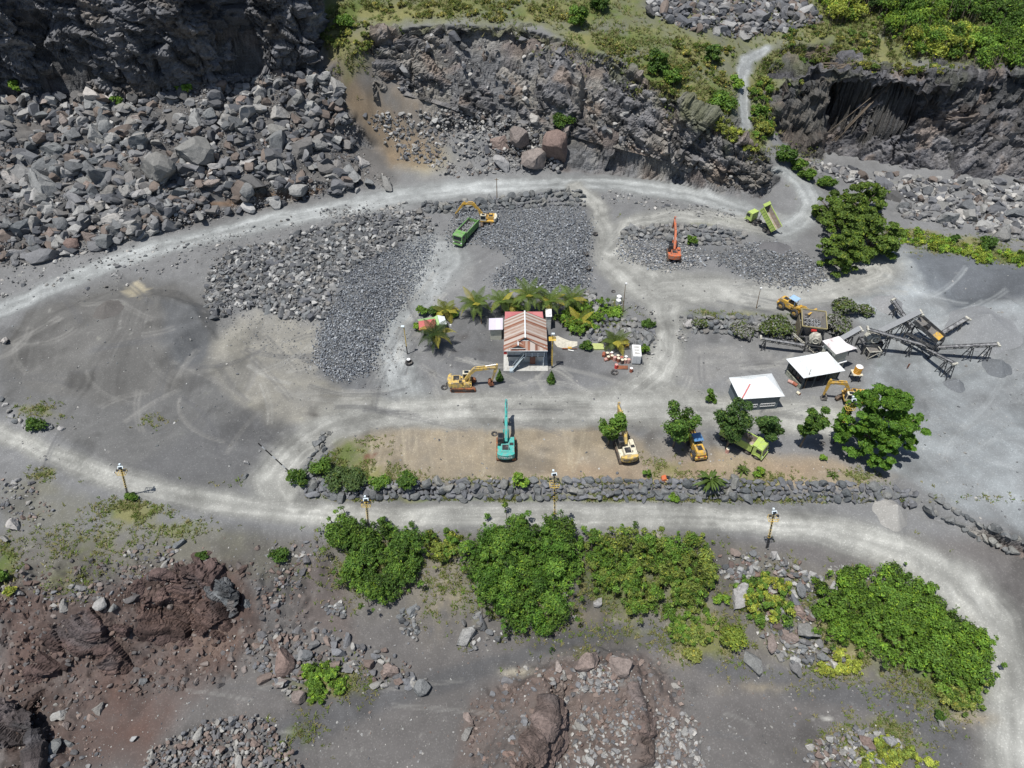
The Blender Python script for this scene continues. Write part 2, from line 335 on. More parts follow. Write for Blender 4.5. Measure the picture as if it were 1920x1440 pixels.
def attr_mat(name, s1, s2, var, bump, dist, rough=.95, speck=0, leaf=False, strata=False, rnd=False, c=None):
    m, nt, b, N, L = newmat(name)
    b.inputs['Roughness'].default_value = rough
    b.inputs['Specular IOR Level'].default_value = .25
    g = N('ShaderNodeNewGeometry')
    if c is None:
        at = N('ShaderNodeVertexColor'); at.layer_name = 'Col'; out = at.outputs[0]
    else:
        oi = N('ShaderNodeObjectInfo'); rp = N('ShaderNodeValToRGB'); L(oi.outputs['Random'], rp.inputs[0])
        rp.color_ramp.elements.remove(rp.color_ramp.elements[0])
        for k, cc in enumerate(c):
            e = rp.color_ramp.elements[0] if k == 0 else rp.color_ramp.elements.new(k/(len(c)-1))
            e.position = k/(len(c)-1); e.color = (*cc, 1)
        out = rp.outputs[0]
    if s1:
        n1 = N('ShaderNodeTexNoise'); n1.inputs['Scale'].default_value = s1; n1.inputs['Detail'].default_value = 6; n1.inputs['Roughness'].default_value = .7
        vec = g.outputs['Position']
        if strata:
            mp = N('ShaderNodeMapping'); mp.inputs['Rotation'].default_value = (.5, .35, 0); mp.inputs['Scale'].default_value = (.35, .5, 2.6); L(vec, mp.inputs[0]); vec = mp.outputs[0]
        L(vec, n1.inputs['Vector'])
        n2 = N('ShaderNodeTexNoise'); n2.inputs['Scale'].default_value = s2; n2.inputs['Detail'].default_value = 3; L(g.outputs['Position'], n2.inputs['Vector'])
        ad = N('ShaderNodeMath'); ad.operation = 'ADD'; L(n1.outputs[0], ad.inputs[0]); L(n2.outputs[0], ad.inputs[1])
        mr = N('ShaderNodeMapRange'); mr.inputs[1].default_value = .7; mr.inputs[2].default_value = 1.3; mr.inputs[3].default_value = 1-var; mr.inputs[4].default_value = 1+var
        L(ad.outputs[0], mr.inputs[0])
        sc = N('ShaderNodeVectorMath'); sc.operation = 'SCALE'; L(out, sc.inputs[0]); L(mr.outputs[0], sc.inputs['Scale']); out = sc.outputs[0]
        hgt = ad.outputs[0]
        if speck:
            vo = N('ShaderNodeTexVoronoi'); vo.inputs['Scale'].default_value = speck; vo.inputs['Randomness'].default_value = 1; L(g.outputs['Position'], vo.inputs['Vector'])
            sp = N('ShaderNodeSeparateColor'); L(vo.outputs['Color'], sp.inputs[0])
            th = N('ShaderNodeMapRange'); th.inputs[1].default_value = .8; th.inputs[2].default_value = 1; th.inputs[3].default_value = .97; th.inputs[4].default_value = 1.3; L(sp.outputs[0], th.inputs[0])
            s3 = N('ShaderNodeVectorMath'); s3.operation = 'SCALE'; L(out, s3.inputs[0]); L(th.outputs[0], s3.inputs['Scale']); out = s3.outputs[0]
            a2 = N('ShaderNodeMath'); a2.operation = 'ADD'; L(hgt, a2.inputs[0]); L(th.outputs[0], a2.inputs[1]); hgt = a2.outputs[0]
        bp = N('ShaderNodeBump'); bp.inputs['Strength'].default_value = bump; bp.inputs['Distance'].default_value = dist; L(hgt, bp.inputs['Height']); L(bp.outputs[0], b.inputs['Normal'])
    L(out, b.inputs['Base Color'])
    if leaf:
        tr = N('ShaderNodeBsdfTranslucent'); L(out, tr.inputs[0]); mx = N('ShaderNodeMixShader'); mx.inputs[0].default_value = .3
        L(b.outputs[0], mx.inputs[1]); L(tr.outputs[0], mx.inputs[2]); L(mx.outputs[0], nt.nodes['Material Output'].inputs[0])
    return m
M_ground = attr_mat('ground_gravel', .5, 6, .10, .25, .05, speck=7)
M_cliff = attr_mat('cliff_rock', 1.1, 3.5, .34, .8, .35, strata=True)
M_stone = attr_mat('loose_stone', 2.2, 7, .25, .5, .08)
M_face = attr_mat('layered_rock_face', .9, 3.2, .3, .8, .3, strata=True)
M_leaf = attr_mat('leaves', 0, 0, 0, 0, 0, rough=.55, leaf=True)
M_boulder = attr_mat('grey_boulder', 1.6, 5, .26, .7, .12, c=[(.10,.106,.112),(.17,.178,.182),(.21,.207,.195),(.13,.142,.15),(.29,.292,.285),(.18,.172,.16)])
M_wallrock = attr_mat('dark_wall_boulder', 1.6, 5, .26, .6, .1, c=[(.08,.088,.092),(.125,.135,.142),(.175,.18,.178),(.105,.113,.118),(.23,.228,.21),(.14,.148,.15)])
M_redrock = attr_mat('red_brown_boulder', 1.3, 4, .35, .7, .12, c=[(.17,.125,.11),(.22,.175,.155),(.17,.15,.14),(.27,.235,.215)])
M_paler = attr_mat('pale_boulder', 1.3, 4, .22, .6, .12, c=[(.34,.33,.31),(.28,.28,.28),(.38,.36,.34)])
# ---------------------------------------------------------------- ground colours (own colour of each surface, some shade painted in)
C = np.zeros((NY, NX, 3)); C[:] = (.15, .15, .155)
wu = PU+fbm(GX/3.5, GY/3.5, o=4, seed=31)*16; wv = PV+fbm(GX/3.5+50, GY/3.5, o=4, seed=35)*9
big = fbm(GX/11, GY/11, o=4, seed=41); fine = fbm(GX/1.6, GY/1.6, o=4, seed=45, g=.65); mid = fbm(GX/4.3, GY/4.3, o=4, seed=47, g=.6)
def lay(c, m):
    global C
    m = np.clip(m, 0, 1)[..., None]; C = C*(1-m)+np.array(c)*m
def box(poly_, pad):
    p = np.array([q[:2] for q in poly_], float); return (PU > p[:, 0].min()-pad) & (PU < p[:, 0].max()+pad) & (PV > p[:, 1].min()-pad) & (PV < p[:, 1].max()+pad)
def mpoly(poly_, soft=8, warp=True):
    out = np.zeros((NY, NX)); b = box(poly_, soft*2+30)
    u = (wu if warp else PU)[b]; v = (wv if warp else PV)[b]
    ins = inpoly(u, v, poly_); d, _ = segdist(u, v, poly_, True)
    out[b] = sstep(-soft, soft, np.where(ins, d, -d)); return out
def mline(w, soft=.35, vs=1.7, warp=.4, full=False):
    """w: (u,v,halfwidth)"""
    out = np.zeros((NY, NX)); b = box(w, 90)
    u = (PU*(1-warp)+wu*warp)[b]; v = (PV*(1-warp)+wv*warp)[b]
    d, t = segdist(u, v, w, False, vs); hw = np.interp(t, np.arange(len(w)), [q[2] for q in w])
    o = 1-sstep(1-soft, 1+soft, d/hw)
    out[b] = o
    if full:
        dd = np.full((NY, NX), 9.); dd[b] = d/hw; return out, dd
    return out
zone = lambda u0, v0, ru, rv: np.exp(-(((wu-u0)/ru)**2+((wv-v0)/rv)**2))
# broad zones
lay((.108, .101, .1), sstep(985, 1030, PV)*.9)
lay((.1, .094, .092), mpoly([(0,500),(740,340),(700,200),(640,90),(480,150),(0,180)], 20)*.85)
lay((.125, .13, .062), mpoly([(560,-60),(2100,-60),(2100,120),(1740,120),(1560,125),(1480,150),(1450,250),(1430,290),(1330,225),(1250,165),(1150,105),(1000,50),(800,40),(650,80),(600,60)], 12)*(.7+.5*mid))
lay((.13, .125, .1), mpoly([(60,890),(300,975),(560,1010),(560,1090),(250,1080),(0,1110),(0,900)], 16)*(.5+.6*mid))
lay((.135, .125, .1), mpoly([(620,1000),(1340,1010),(1560,1080),(1860,1330),(1600,1260),(1340,1220),(900,1180),(620,1150)], 20)*(.35+.6*mid))
# left stockpile and sand
stock = mpoly([(8,640),(60,590),(130,562),(230,538),(330,540),(395,575),(400,640),(372,690),(330,730),(200,760),(60,735),(10,690)], 7)
lay((.118, .117, .118), mpoly([(0,640),(80,560),(240,520),(420,540),(470,640),(560,780),(520,860),(430,930),(250,900),(80,800),(0,740)], 14))
lay((.115, .112, .11), stock*.8); lay((.09, .095, .105), mpoly([(300,560),(380,570),(395,640),(380,680),(330,690),(300,640)], 12)*.6)  # east flank darker and bluer: the mound's shading put into the colour
lay((.11, .11, .115), mpoly([(360,800),(480,780),(540,830),(480,900),(330,910),(260,880)], 16)*.7)
lay((.215, .205, .185), mpoly([(400,640),(480,575),(600,610),(600,700),(680,750),(740,790),(600,800),(500,790),(430,740),(380,690)], 16)*(.75+.5*mid))
lay((.30, .27, .21), mpoly([(225,545),(262,528),(285,545),(250,556)], 5)*.9)
lay((.30, .27, .20), np.clip(zone(800,300,40,22)*1.3, 0, 1)*(PV > 265)*.8)
# yard
lay((.225, .19, .145), mpoly([(600,810),(700,795),(900,800),(1110,800),(1200,820),(1400,850),(1560,860),(1640,900),(1620,915),(1100,905),(700,905),(640,870)], 10)*(.85+.35*mid))
lay((.15, .145, .14), mpoly([(1200,780),(1320,790),(1330,870),(1220,870)], 10)*.7)
lay((.1, .1, .105), mpoly([(790,585),(920,560),(1060,590),(1060,640),(1110,650),(1110,700),(1030,715),(940,700),(880,700),(800,660)], 12)*.75)
lay((.24, .17, .115), np.clip(zone(1130,890,110,22)+zone(1290,880,60,25)+zone(1480,880,100,25), 0, 1)*.45)
# bright dust: right yard
dust = mpoly([(1560,520),(1650,450),(1740,470),(1800,560),(1930,560),(1930,1010),(1800,950),(1700,900),(1600,840),(1560,790),(1620,760),(1640,640),(1560,560)], 14)
lay((.215, .228, .24), dust*(.75+.5*mid))
lay((.09, .098, .112), mpoly([(1745,465),(1930,500),(1960,570),(1895,558),(1790,585),(1740,540),(1700,480)], 10)*.8)
lay((.2, .205, .215), mpoly([(1800,600),(1900,570),(1950,640),(1920,700),(1830,680)], 16)*.6)
# rubble beds
for pl in ([(395,500),(520,455),(680,400),(790,395),(820,430),(800,520),(720,620),(690,740),(600,700),(600,600),(480,575),(400,600)], [(850,385),(1080,380),(1110,420),(1105,540),(980,545),(920,525),(960,480),(890,450)], [(1160,440),(1400,430),(1330,480),(1240,505),(1160,480)], [(1320,480),(1440,455),(1540,500),(1500,540),(1390,515)]):
    lay((.115, .118, .125), mpoly(pl, 8)*.75)
# red-brown lower earth
lay((.088, .06, .053), mpoly([(0,1090),(150,1130),(270,1070),(450,1060),(480,1150),(430,1250),(330,1330),(280,1440),(0,1440)], 26)*(.75+.5*mid))
lay((.14, .105, .09), np.clip(zone(390,1200,60,35), 0, 1)*.7)
lay((.12, .09, .08), mpoly([(880,1310),(1040,1240),(1200,1225),(1260,1280),(1290,1440),(850,1440)], 16)*(.6+.5*mid))
lay((.105, .085, .08), mpoly([(560,1050),(640,1050),(660,1200),(560,1170)], 20)*.6)
lay((.085, .085, .09), mline([(420,1440,70),(560,1370,50),(700,1310,40),(850,1270,34),(960,1235,24),(1080,1195,22),(1200,1180,26),(1330,1240,34),(1500,1290,40),(1650,1310,40),(1760,1370,50),(1780,1500,60)], .5)*.8)
# worn open ground
lay((.225, .222, .21), mpoly([(1130,500),(1250,500),(1330,515),(1440,545),(1560,545),(1620,500),(1680,520),(1560,560),(1440,572),(1300,572),(1200,570),(1150,540)], 12)*(.7+.5*mid))
lay((.215, .21, .195), mpoly([(600,760),(720,735),(900,745),(1100,735),(1240,715),(1350,745),(1560,770),(1640,800),(1560,815),(1250,800),(900,800),(700,800),(600,840),(540,900),(500,930),(480,900),(540,830)], 12)*(.75+.5*mid))
lay((.2, .2, .2), mpoly([(760,470),(860,465),(900,500),(890,540),(800,560),(750,610),(720,700),(700,720),(720,610)], 12)*(.6+.5*mid))
lay((.2, .195, .19), mpoly([(1310,640),(1420,650),(1480,690),(1380,700),(1300,730),(1260,690)], 14)*(.6+.5*mid))
# roads: two worn wheel bands each
ROADS = [
 [(-120,620,16),(0,583,17),(120,530,17),(250,478,17),(400,440,18),(520,412,19),(640,390,20),(760,368,22),(900,352,20),(1050,344,18),(1160,346,18),(1260,358,19),(1340,378,20),(1400,400,20),(1470,425,22)],
 [(1080,352,14),(1118,385,15),(1135,430,17),(1145,480,24),(1190,520,34),(1240,560,36),(1256,610,26),(1252,660,26),(1235,705,32),(1180,745,36)],
 [(1470,425,24),(1410,425,18),(1330,408,16),(1250,402,16),(1180,420,18),(1145,470,20)],
 [(1240,545,30),(1340,545,34),(1440,560,32),(1540,545,34),(1640,510,40)],
 [(1470,430,24),(1515,405,18),(1522,370,16),(1500,340,13),(1460,315,9)],
 [(1402,238,8),(1394,190,9),(1392,140,10),(1402,110,11),(1440,92,9)],
 [(820,480,44),(790,560,24),(745,600,18),(735,650,20),(745,700,28),(760,750,36)],
 [(1560,790,42),(1400,770,34),(1250,765,38),(1050,765,36),(850,765,34),(720,775,34),(620,800,34),(550,850,34),(510,900,34),(530,950,30)],
 [(-100,790,14),(0,812,20),(110,860,24),(240,905,26),(380,938,26),(500,955,28),(640,968,30),(800,968,30),(1000,968,30),(1200,968,30),(1400,974,30),(1560,995,36),(1700,1040,42),(1790,1095,46),(1860,1170,46),(1900,1270,44),(1905,1440,50),(1900,1560,50)],
]
roadm = np.zeros((NY, NX))
for k, w in enumerate(ROADS):
    w = [(q[0], q[1], q[2]*1.3) for q in w]; m, dd = mline(w, .5, 1.55, .55, True)
    wob = .18*vnoise(GX*.09+k, GY*.09, seed=55+k); band = np.exp(-((dd-.42-wob)/.34)**2)*.75+.35*sstep(.9, .2, dd)
    st = vnoise(dd*7+k*11, (GX+GY)*.06, seed=70+k)*.5+vnoise(dd*15, (GX-GY)*.05, seed=90+k)*.4
    tone = .188+.075*np.clip(band*(.8+.8*mid), 0, 1.1)+.04*st+.03*fine+.045*sum(np.exp(-((dd-c_q-wob)/.04)**2)*sstep(-.2, .5, vnoise(GX*.13+c_q*40, GY*.13+k, seed=int(c_q*100))) for c_q in (.16, .3, .42, .55, .7))
    wm = np.array((1.01, 1.0, .96)) if k in (1, 2, 3, 7, 8) else np.array((.97, 1.0, 1.02))
    mm = np.clip(m, 0, 1)[..., None]
    C = C*(1-mm)+(tone[..., None]*wm)*mm
    roadm = np.maximum(roadm, m)
# grass and weeds tints
GRASS = [(250,960,60,24,1),(80,890,25,12,.7),(160,1020,110,40,.45),(130,1090,70,30,.4),(80,770,40,14,.7),(280,790,30,12,.3),(10,1060,26,50,.8),(330,990,60,20,.5),(620,1280,70,34,.8),
 (650,860,60,44,.8),(720,890,60,18,.6),(1000,905,400,9,.45),(1200,935,500,8,.8),(760,935,200,7,.7),(1250,880,60,20,.7),(1420,895,60,18,.6),(1600,895,50,14,.6),
 (700,20,120,26,.9),(850,15,150,18,.9),(1050,20,140,30,1),(1150,80,90,30,1),(1230,140,60,36,1),(1330,180,60,50,1),(1290,110,60,40,.8),(1430,160,24,50,1),(1480,110,80,26,.8),(1400,270,44,24,1),(1560,40,120,34,1),(1640,90,120,34,.9),(1800,60,160,50,1),(1850,110,140,20,.8),
 (1700,440,60,10,1),(1800,460,90,16,1),(1890,480,60,14,1),(660,130,30,50,.5),(620,70,40,20,.9),
 (1160,585,24,26,1),(1330,590,60,12,.6),(1400,590,100,14,.5),(1330,415,80,7,.7),(1250,415,60,6,.5),(1510,320,24,40,.6),(1130,595,30,20,.4),
 (700,1060,100,60,.6),(820,1080,60,70,.3),(970,1100,120,80,.7),(1200,1090,140,70,.8),(1330,1200,80,44,.9),(1450,1130,80,60,.5),(1640,1180,150,90,.8),(1780,1280,100,60,.8),(1560,1240,60,22,.8),(1640,1390,80,44,.8),(1180,1190,130,18,.3),(550,1380,50,40,.4),(1090,1225,30,14,.5)]
gm = np.zeros((NY, NX))
for (u0, v0, ru, rv, s) in GRASS:
    b = box([(u0-ru, v0-rv), (u0+ru, v0+rv)], max(ru, rv)*1.3+20); d = np.exp(-(((wu[b]-u0)/ru)**2+((wv[b]-v0)/rv)**2)); gm[b] = np.maximum(gm[b], d*s)
gpatch = sstep(.22, .8, gm+.35*mid+.3*fine)
dry = sstep(-.3, .4, big+.5*mid)[..., None]
gc = np.array((.085, .115, .03))*(1-dry)+np.array((.15, .145, .065))*dry
keep = (1-.9*roadm)
C = C*(1-(gpatch*keep*.85)[..., None])+gc*(gpatch*keep*.85)[..., None]
# steep rock
cm = sstep(.75, 1.15, SL)*(1-sstep(1540, 1580, PU)*sstep(430, 450, PV)*sstep(1000, 980, PV))*(1-sstep(480, 460, PU)*sstep(525, 540, PV)*sstep(900, 880, PV)); red_side = sstep(560, 480, PU)*sstep(1000, 1060, PV); gully = mpoly([(600,60),(690,60),(720,150),(790,190),(840,250),(830,310),(740,320),(690,260),(640,180)], 14); cm = cm*(1-gully)
rk = np.zeros_like(C); rk[:] = (.135, .135, .142)
tt = sstep(-.15, .45, big+.6*mid)[..., None]; rk = rk*(1-tt*.6)+np.array((.2, .185, .165))*tt*.6
t2 = (sstep(0, .5, fbm(GX/7+9, GY/5, GH/4, o=3, seed=63)))[..., None]; rk = rk*(1-t2*.45)+np.array((.15, .105, .085))*t2*.45
drk = np.clip(sstep(-45, -70, GX)*sstep(30, 60, GY)*sstep(14, 20, GH)+sstep(1440, 1460, PU)*sstep(400, 360, PV), 0, 1)[..., None]; rk = rk*(1-drk*.45)  # darker rock: basalt tone, plus cliff shade put into the colour
rs = red_side[..., None]; rk = rk*(1-rs)+np.array((.08, .058, .052))*rs
lowr = (sstep(1000, 1050, PV)*(1-red_side))[..., None]; rk = rk*(1-lowr*.8)+np.array((.12, .092, .082))*lowr*.8
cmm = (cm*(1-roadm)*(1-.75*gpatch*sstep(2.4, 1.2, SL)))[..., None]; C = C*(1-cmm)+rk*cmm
# orange brown cut and scree
lay((.2, .15, .1), mpoly([(655,140),(700,180),(760,230),(830,300),(740,310),(690,240),(660,190)], 14)*.65)
lay((.17, .115, .08), mline([(290,420,10),(350,395,14),(430,372,12),(520,370,10),(600,360,8)], .8)*.8)
lay((.16, .125, .09), gully*(.6+.6*mid))
lay((.13, .14, .05), mpoly([(600,60),(690,60),(700,120),(650,150),(610,90)], 14)*(.5+.6*mid))
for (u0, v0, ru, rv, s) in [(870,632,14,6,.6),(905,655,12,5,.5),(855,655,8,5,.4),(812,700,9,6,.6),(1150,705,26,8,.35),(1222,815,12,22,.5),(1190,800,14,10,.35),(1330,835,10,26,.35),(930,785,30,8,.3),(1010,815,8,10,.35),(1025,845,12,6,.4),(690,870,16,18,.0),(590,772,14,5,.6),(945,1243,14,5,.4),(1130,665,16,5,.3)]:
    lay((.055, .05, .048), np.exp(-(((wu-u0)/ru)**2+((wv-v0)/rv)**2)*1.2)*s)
lay((.13, .065, .045), mpoly([(688,850),(708,848),(705,872),(684,870)], 4)*.8)
lay((.36, .33, .27), (np.exp(-(((wu-970)/26)**2+((wv-1256)/8)**2))+np.exp(-(((wu-905)/40)**2+((wv-1340)/10)**2))*0)*.7)
lay((.42, .41, .39), np.clip(np.exp(-(((wu-1545)/18)**2+((wv-1352)/8)**2))*1.6-.5+fine, 0, 1)*.8)
for (u0, v0, ru, rv) in [(1070,1155,60,12),(1270,1230,30,20),(820,1130,40,60),(1190,1000,60,6),(1830,1350,40,14),(1640,1230,80,10),(1420,1290,60,10),(1650,895,30,8)]:
    lay((.25, .21, .15), np.exp(-(((wu-u0)/ru)**2+((wv-v0)/rv)**2))*(.35+.5*fine+.3*mid))
tr_ = random.Random(5)
def arc(u, v, h, k, n, w_, c, s, step=16, sq=.62):
    w2 = []
    for i in range(n): w2.append((u, v, w_)); u += step*math.cos(h); v += step*math.sin(h)*sq; h += k
    lay(c, mline(w2, .8, 1.5, .12)*s)
for (pl, cnt, h0, hs, kk, dk) in [([(60,570),(380,560),(520,700),(480,860),(200,840),(40,720)], 30, 0, 3.14, .16, 1),([(420,620),(600,620),(640,780),(480,760)], 16, .4, 1, .1, 0),([(1660,480),(1900,600),(1900,900),(1700,860),(1650,640)], 30, .6, 1.6, .1, 2),([(600,760),(1500,760),(1500,800),(600,810)], 22, 0, .3, .05, 0),([(760,620),(1100,690),(1100,730),(780,730)], 14, .2, 1.2, .22, 0),([(1180,510),(1600,530),(1560,570),(1200,570)], 16, 0, .4, .05, 0),([(760,480),(880,480),(760,700),(720,700)], 12, 1.9, .4, .08, 0),([(1290,660),(1450,670),(1420,700),(1300,740)], 8, .5, 1.5, .2, 0),([(300,1250),(900,1280),(1300,1300),(1700,1400),(400,1400)], 14, .1, .6, .06, 1)]:
    U_, V_ = polysamp(pl, cnt)
    for q in range(cnt):
        h = h0+tr_.uniform(-hs, hs); k = tr_.uniform(-kk, kk); lt = tr_.random() < .62; c_ = (.26, .255, .245) if lt else (.1, .1, .105)
        if dk == 1 and lt: c_ = (.19, .185, .18)
        if dk == 2 and lt: c_ = (.25, .26, .27)
        if dk == 2 and not lt: c_ = (.2, .205, .21)
        n_s = tr_.randint(5, 13); g = tr_.uniform(5, 9)
        for off in (0, g): arc(U_[q]-off*math.sin(h), V_[q]+off*math.cos(h)*.7, h, k, n_s, tr_.uniform(1.8, 3.2), c_, tr_.uniform(.25, .6))
for q in range(34):
    u0 = tr_.uniform(690, 920) if q < 24 else tr_.uniform(1040, 1120); arc(u0, tr_.uniform(800, 820), 1.57+tr_.uniform(-.25, .25), tr_.uniform(-.05, .05), tr_.randint(3, 7), tr_.uniform(1.5, 2.4), (.29, .255, .2), tr_.uniform(.15, .4), 14, 1)
sk_ = fbm((GX+GY*.5)/16, (GY-GX*.35)/3.5, o=4, seed=83); dz = mpoly([(1560,460),(1930,470),(1930,1010),(1700,900),(1560,780)], 30)
C *= (1+dz*.28*sk_)[..., None]; C *= (1-.22*sstep(.12, .4, fbm(GX/6+3, GY/6, o=4, seed=85))*(1-cm)*sstep(560, 620, PV+0*PU)*sstep(0, .2, 1-gpatch))[..., None]
# tyre swirls, mottling
sw = vnoise((GX+3*fbm(GX/14, GY/14, o=2, seed=5))*1.1+fbm(GX/20, GY/20, o=2, seed=8)*24, (GY+2*mid)*.16, seed=77)
C *= (1+.15*big+.13*mid+.06*fine+(.06+.06*stock)*sw*(1-cm))[..., None]
C = C**1.1*1.25; C *= np.array((.98, 1.0, .978)); C = np.clip(C, .02, .6)
# ---------------------------------------------------------------- relief of the steep rock
XP, YP, ZP = GX.copy(), GY.copy(), GH.copy()
sel = (cm > .02) & (np.abs(GX) < 200)
a, b_, c_ = GX[sel], GY[sel], GH[sel]
wx = a+fbm(a/5, b_/5, c_/5, o=2, seed=3)*2; wz = c_+fbm(a/6, b_/6, c_/6, o=2, seed=4)*1.5
f1, _ = facets(wx, b_, wz*1.0, 7.5, 100); f2, id2 = facets(wx*1.0+.4*wz, b_, wz*1.5, 2.9, 200); f3, id3 = facets(wx+.3*wz, b_, wz*1.8, 1.25, 300)
disp = f1*2.6+f2*1.25+f3*.6
near = (PV[sel] > 980); disp = np.where(near, disp*.33, np.where(PV[sel] < 420, np.where(PU[sel] > 1440, disp*.8, disp*.35-1.1), disp*.5))
gyy, gxx = gy[sel], gx[sel]; nl = np.sqrt(gxx**2+gyy**2+1)
cms = cm[sel]
XP[sel] += -gxx/nl*disp*cms; YP[sel] += -gyy/nl*disp*cms; ZP[sel] += (1/nl)*disp*cms*.7
C[sel] *= (1+((id2-.5)*.5+(id3-.5)*.35)*cms)[:, None]
# split into named ground objects along colour borders
cls = np.zeros((NY, NX), int); cls[stock > .5] = 3; cls[(roadm > .5)] = 1; cls[(cm > .5)] = 2
V = np.stack([XP.ravel(), YP.ravel(), ZP.ravel()], 1)
tx = np.stack([np.gradient(XP, axis=1), np.gradient(YP, axis=1), np.gradient(ZP, axis=1)], -1); ty = np.stack([np.gradient(XP, axis=0), np.gradient(YP, axis=0), np.gradient(ZP, axis=0)], -1)
NRM = np.cross(tx, ty).reshape(-1, 3); NRM /= np.linalg.norm(NRM, axis=1)[:, None]+1e-9
idx = np.arange(NY*NX).reshape(NY, NX)
Q = np.stack([idx[:-1, :-1], idx[:-1, 1:], idx[1:, 1:], idx[1:, :-1]], -1).reshape(-1, 4)
qc = cls[:-1, :-1].ravel()
def part(name, k, m, smooth):
    q = Q[qc == k]; un, inv = np.unique(q, return_inverse=True); q2 = inv.reshape(-1, 4)
    me = npmesh(name, V[un], [q2], m, C.reshape(-1, 3)[un], smooth)
    if smooth: me.normals_split_custom_set_from_vertices(NRM[un].tolist())
    return link(name, me)
tag(part('ground', 0, M_ground, True), kind='structure')
tag(part('dirt_road', 1, M_ground, True), kind='structure')
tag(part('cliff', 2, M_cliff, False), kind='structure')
tag(part('sand_stockpile', 3, M_ground, True), 'wide low stockpile of dark grey crushed sand on the left side of the quarry floor', 'stockpile')

# ---------------------------------------------------------------- steep rock faces modelled as relief sheets
def resamp(w, n):
    w = [Vector(p) for p in w]; L_ = [0]
    for p, q in zip(w[:-1], w[1:]): L_.append(L_[-1]+(q-p).length)
    t = np.linspace(0, L_[-1], n); A = np.array(w); return np.stack([np.interp(t, L_, A[:, i]) for i in range(3)], 1)
def face(name, rowsdef, step, amp, cols_, seed, dip=(.25, .15), sink=0.0, grassy=0):
    """rowsdef: polylines from foot to top, same number of points"""
    L_ = sum((Vector(p)-Vector(q)).length for p, q in zip(rowsdef[0][:-1], rowsdef[0][1:])); n = int(L_/step)
    # keep the correspondence of points between rows
    t0 = np.linspace(0, len(rowsdef[0])-1, n); R_ = [np.stack([np.interp(t0, np.arange(len(w)), np.array(w)[:, i]) for i in range(3)], 1) for w in rowsdef]
    rows = []
    for k in range(len(R_)-1):
        m = max(2, int(np.linalg.norm(R_[k+1]-R_[k], axis=1).mean()/step))
        for j in range(m): rows.append(R_[k]*(1-j/m)+R_[k+1]*(j/m))
    rows.append(R_[-1]); G = np.array(rows)
    for _ in range(5):
        B = np.pad(G, ((1, 1), (1, 1), (0, 0)), mode='edge'); I = (B[:-2, 1:-1]+B[2:, 1:-1]+B[1:-1, :-2]+B[1:-1, 2:])/4; I[0] = G[0]; I[-1] = G[-1]; G = I
    tx_ = np.gradient(G, axis=1); ty_ = np.gradient(G, axis=0); nn = np.cross(tx_, ty_); nn /= np.linalg.norm(nn, axis=2)[..., None]+1e-9
    x, y, z = G[..., 0], G[..., 1], G[..., 2]; zz = z+dip[0]*x+dip[1]*y+fbm(x/8, y/8, z/8, o=2, seed=seed)*2.2
    wx_ = x+fbm(x/4, y/4, z/4, o=2, seed=seed+3)*1.3
    f0, i0_ = facets(wx_, y, zz*.5, 9.5, seed+10); f1_, i1_ = facets(wx_, y, zz*1.25, 4.2, seed+20); f2_, i2_ = facets(wx_*1.1, y, zz*1.35, 1.9, seed+30); f3_, i3_ = facets(wx_, y, zz*1.2, .85, seed+40)
    rowf = np.linspace(0, 1, G.shape[0])[:, None]; e = sstep(0, .06, rowf)*.8+.2
    led = np.abs(((zz*.42+.25*np.sin(wx_*.35)) % 1)-.5)*2; d = (f0*3.0+f1_*1.6+f2_*.8+f3_*.3+(led-.5)*.55)*amp*e
    cf = np.linspace(0, 1, G.shape[1])[None]; ef = sstep(0, .1, cf)*sstep(1, .9, cf)
    if sink: d = d*ef
    G = G+nn*d[..., None]
    G[..., 2] -= sink*(1-ef)
    cc = np.zeros(G.shape); cc[:] = cols_[0]
    t1 = sstep(-.1, .35, fbm(x/9, y/9, zz/4, o=3, seed=seed+5))[..., None]; cc = cc*(1-t1*.7)+np.array(cols_[1])*t1*.7
    t2_ = sstep(.1, .4, fbm(x/6+7, y/6, zz/3, o=3, seed=seed+6))[..., None]; cc = cc*(1-t2_*.7)+np.array(cols_[2])*t2_*.7
    cc = cc*(1+(i1_-.5)*.6+(i2_-.5)*.6+(i3_-.5)*.3)[..., None]
    if grassy:
        gq = sstep(.62, .9, rowf+.35*fbm(x/4, y/4, z/4, o=3, seed=seed+9))*sstep(-.3, .2, fbm(x/9, y/9, o=2, seed=seed+8)); cc = cc*(1-gq[..., None]*grassy)+np.array((.1, .11, .045))*gq[..., None]*grassy
    NY_, NX_ = G.shape[:2]; id_ = np.arange(NY_*NX_).reshape(NY_, NX_); q = np.stack([id_[:-1, :-1], id_[:-1, 1:], id_[1:, 1:], id_[1:, :-1]], -1).reshape(-1, 4)
    return tag(link(name, npmesh(name, G.reshape(-1, 3), [q], M_face, np.clip(cc.reshape(-1, 3), .02, .5))), kind='structure')
lp = [P(*q[:3]) for q in foot]+[(-48.5, P(560,122,19.5)[1]-1.5, 19.5), (-46.8, P(585,98,22)[1]-1, 22), (-46.2, 106, 26), (-46.5, 122, 31)]
rec = [q[3] for q in foot]+[0, 0, 0, 0]
low_ = [(p[0], p[1]+r*.55-.8, p[2]-1.5) for p, r in zip(lp, rec)]
m1 = [(p[0]*1.0, p[1]+r*.8-1.2+math.sin(i*1.9)*1.2, 26.5) for i, (p, r) in enumerate(zip(lp, rec))]
m2 = [(p[0], p[1]+r*.5-1.0+math.cos(i*2.3)*1.5, 36) for i, (p, r) in enumerate(zip(lp, rec))]
m3 = [(p[0], p[1]+1.0+math.cos(i*1.3)*1.5, 50) for i, p in enumerate(lp)]
GREYF = [(.105,.108,.116), (.16,.16,.165), (.15,.135,.12)]
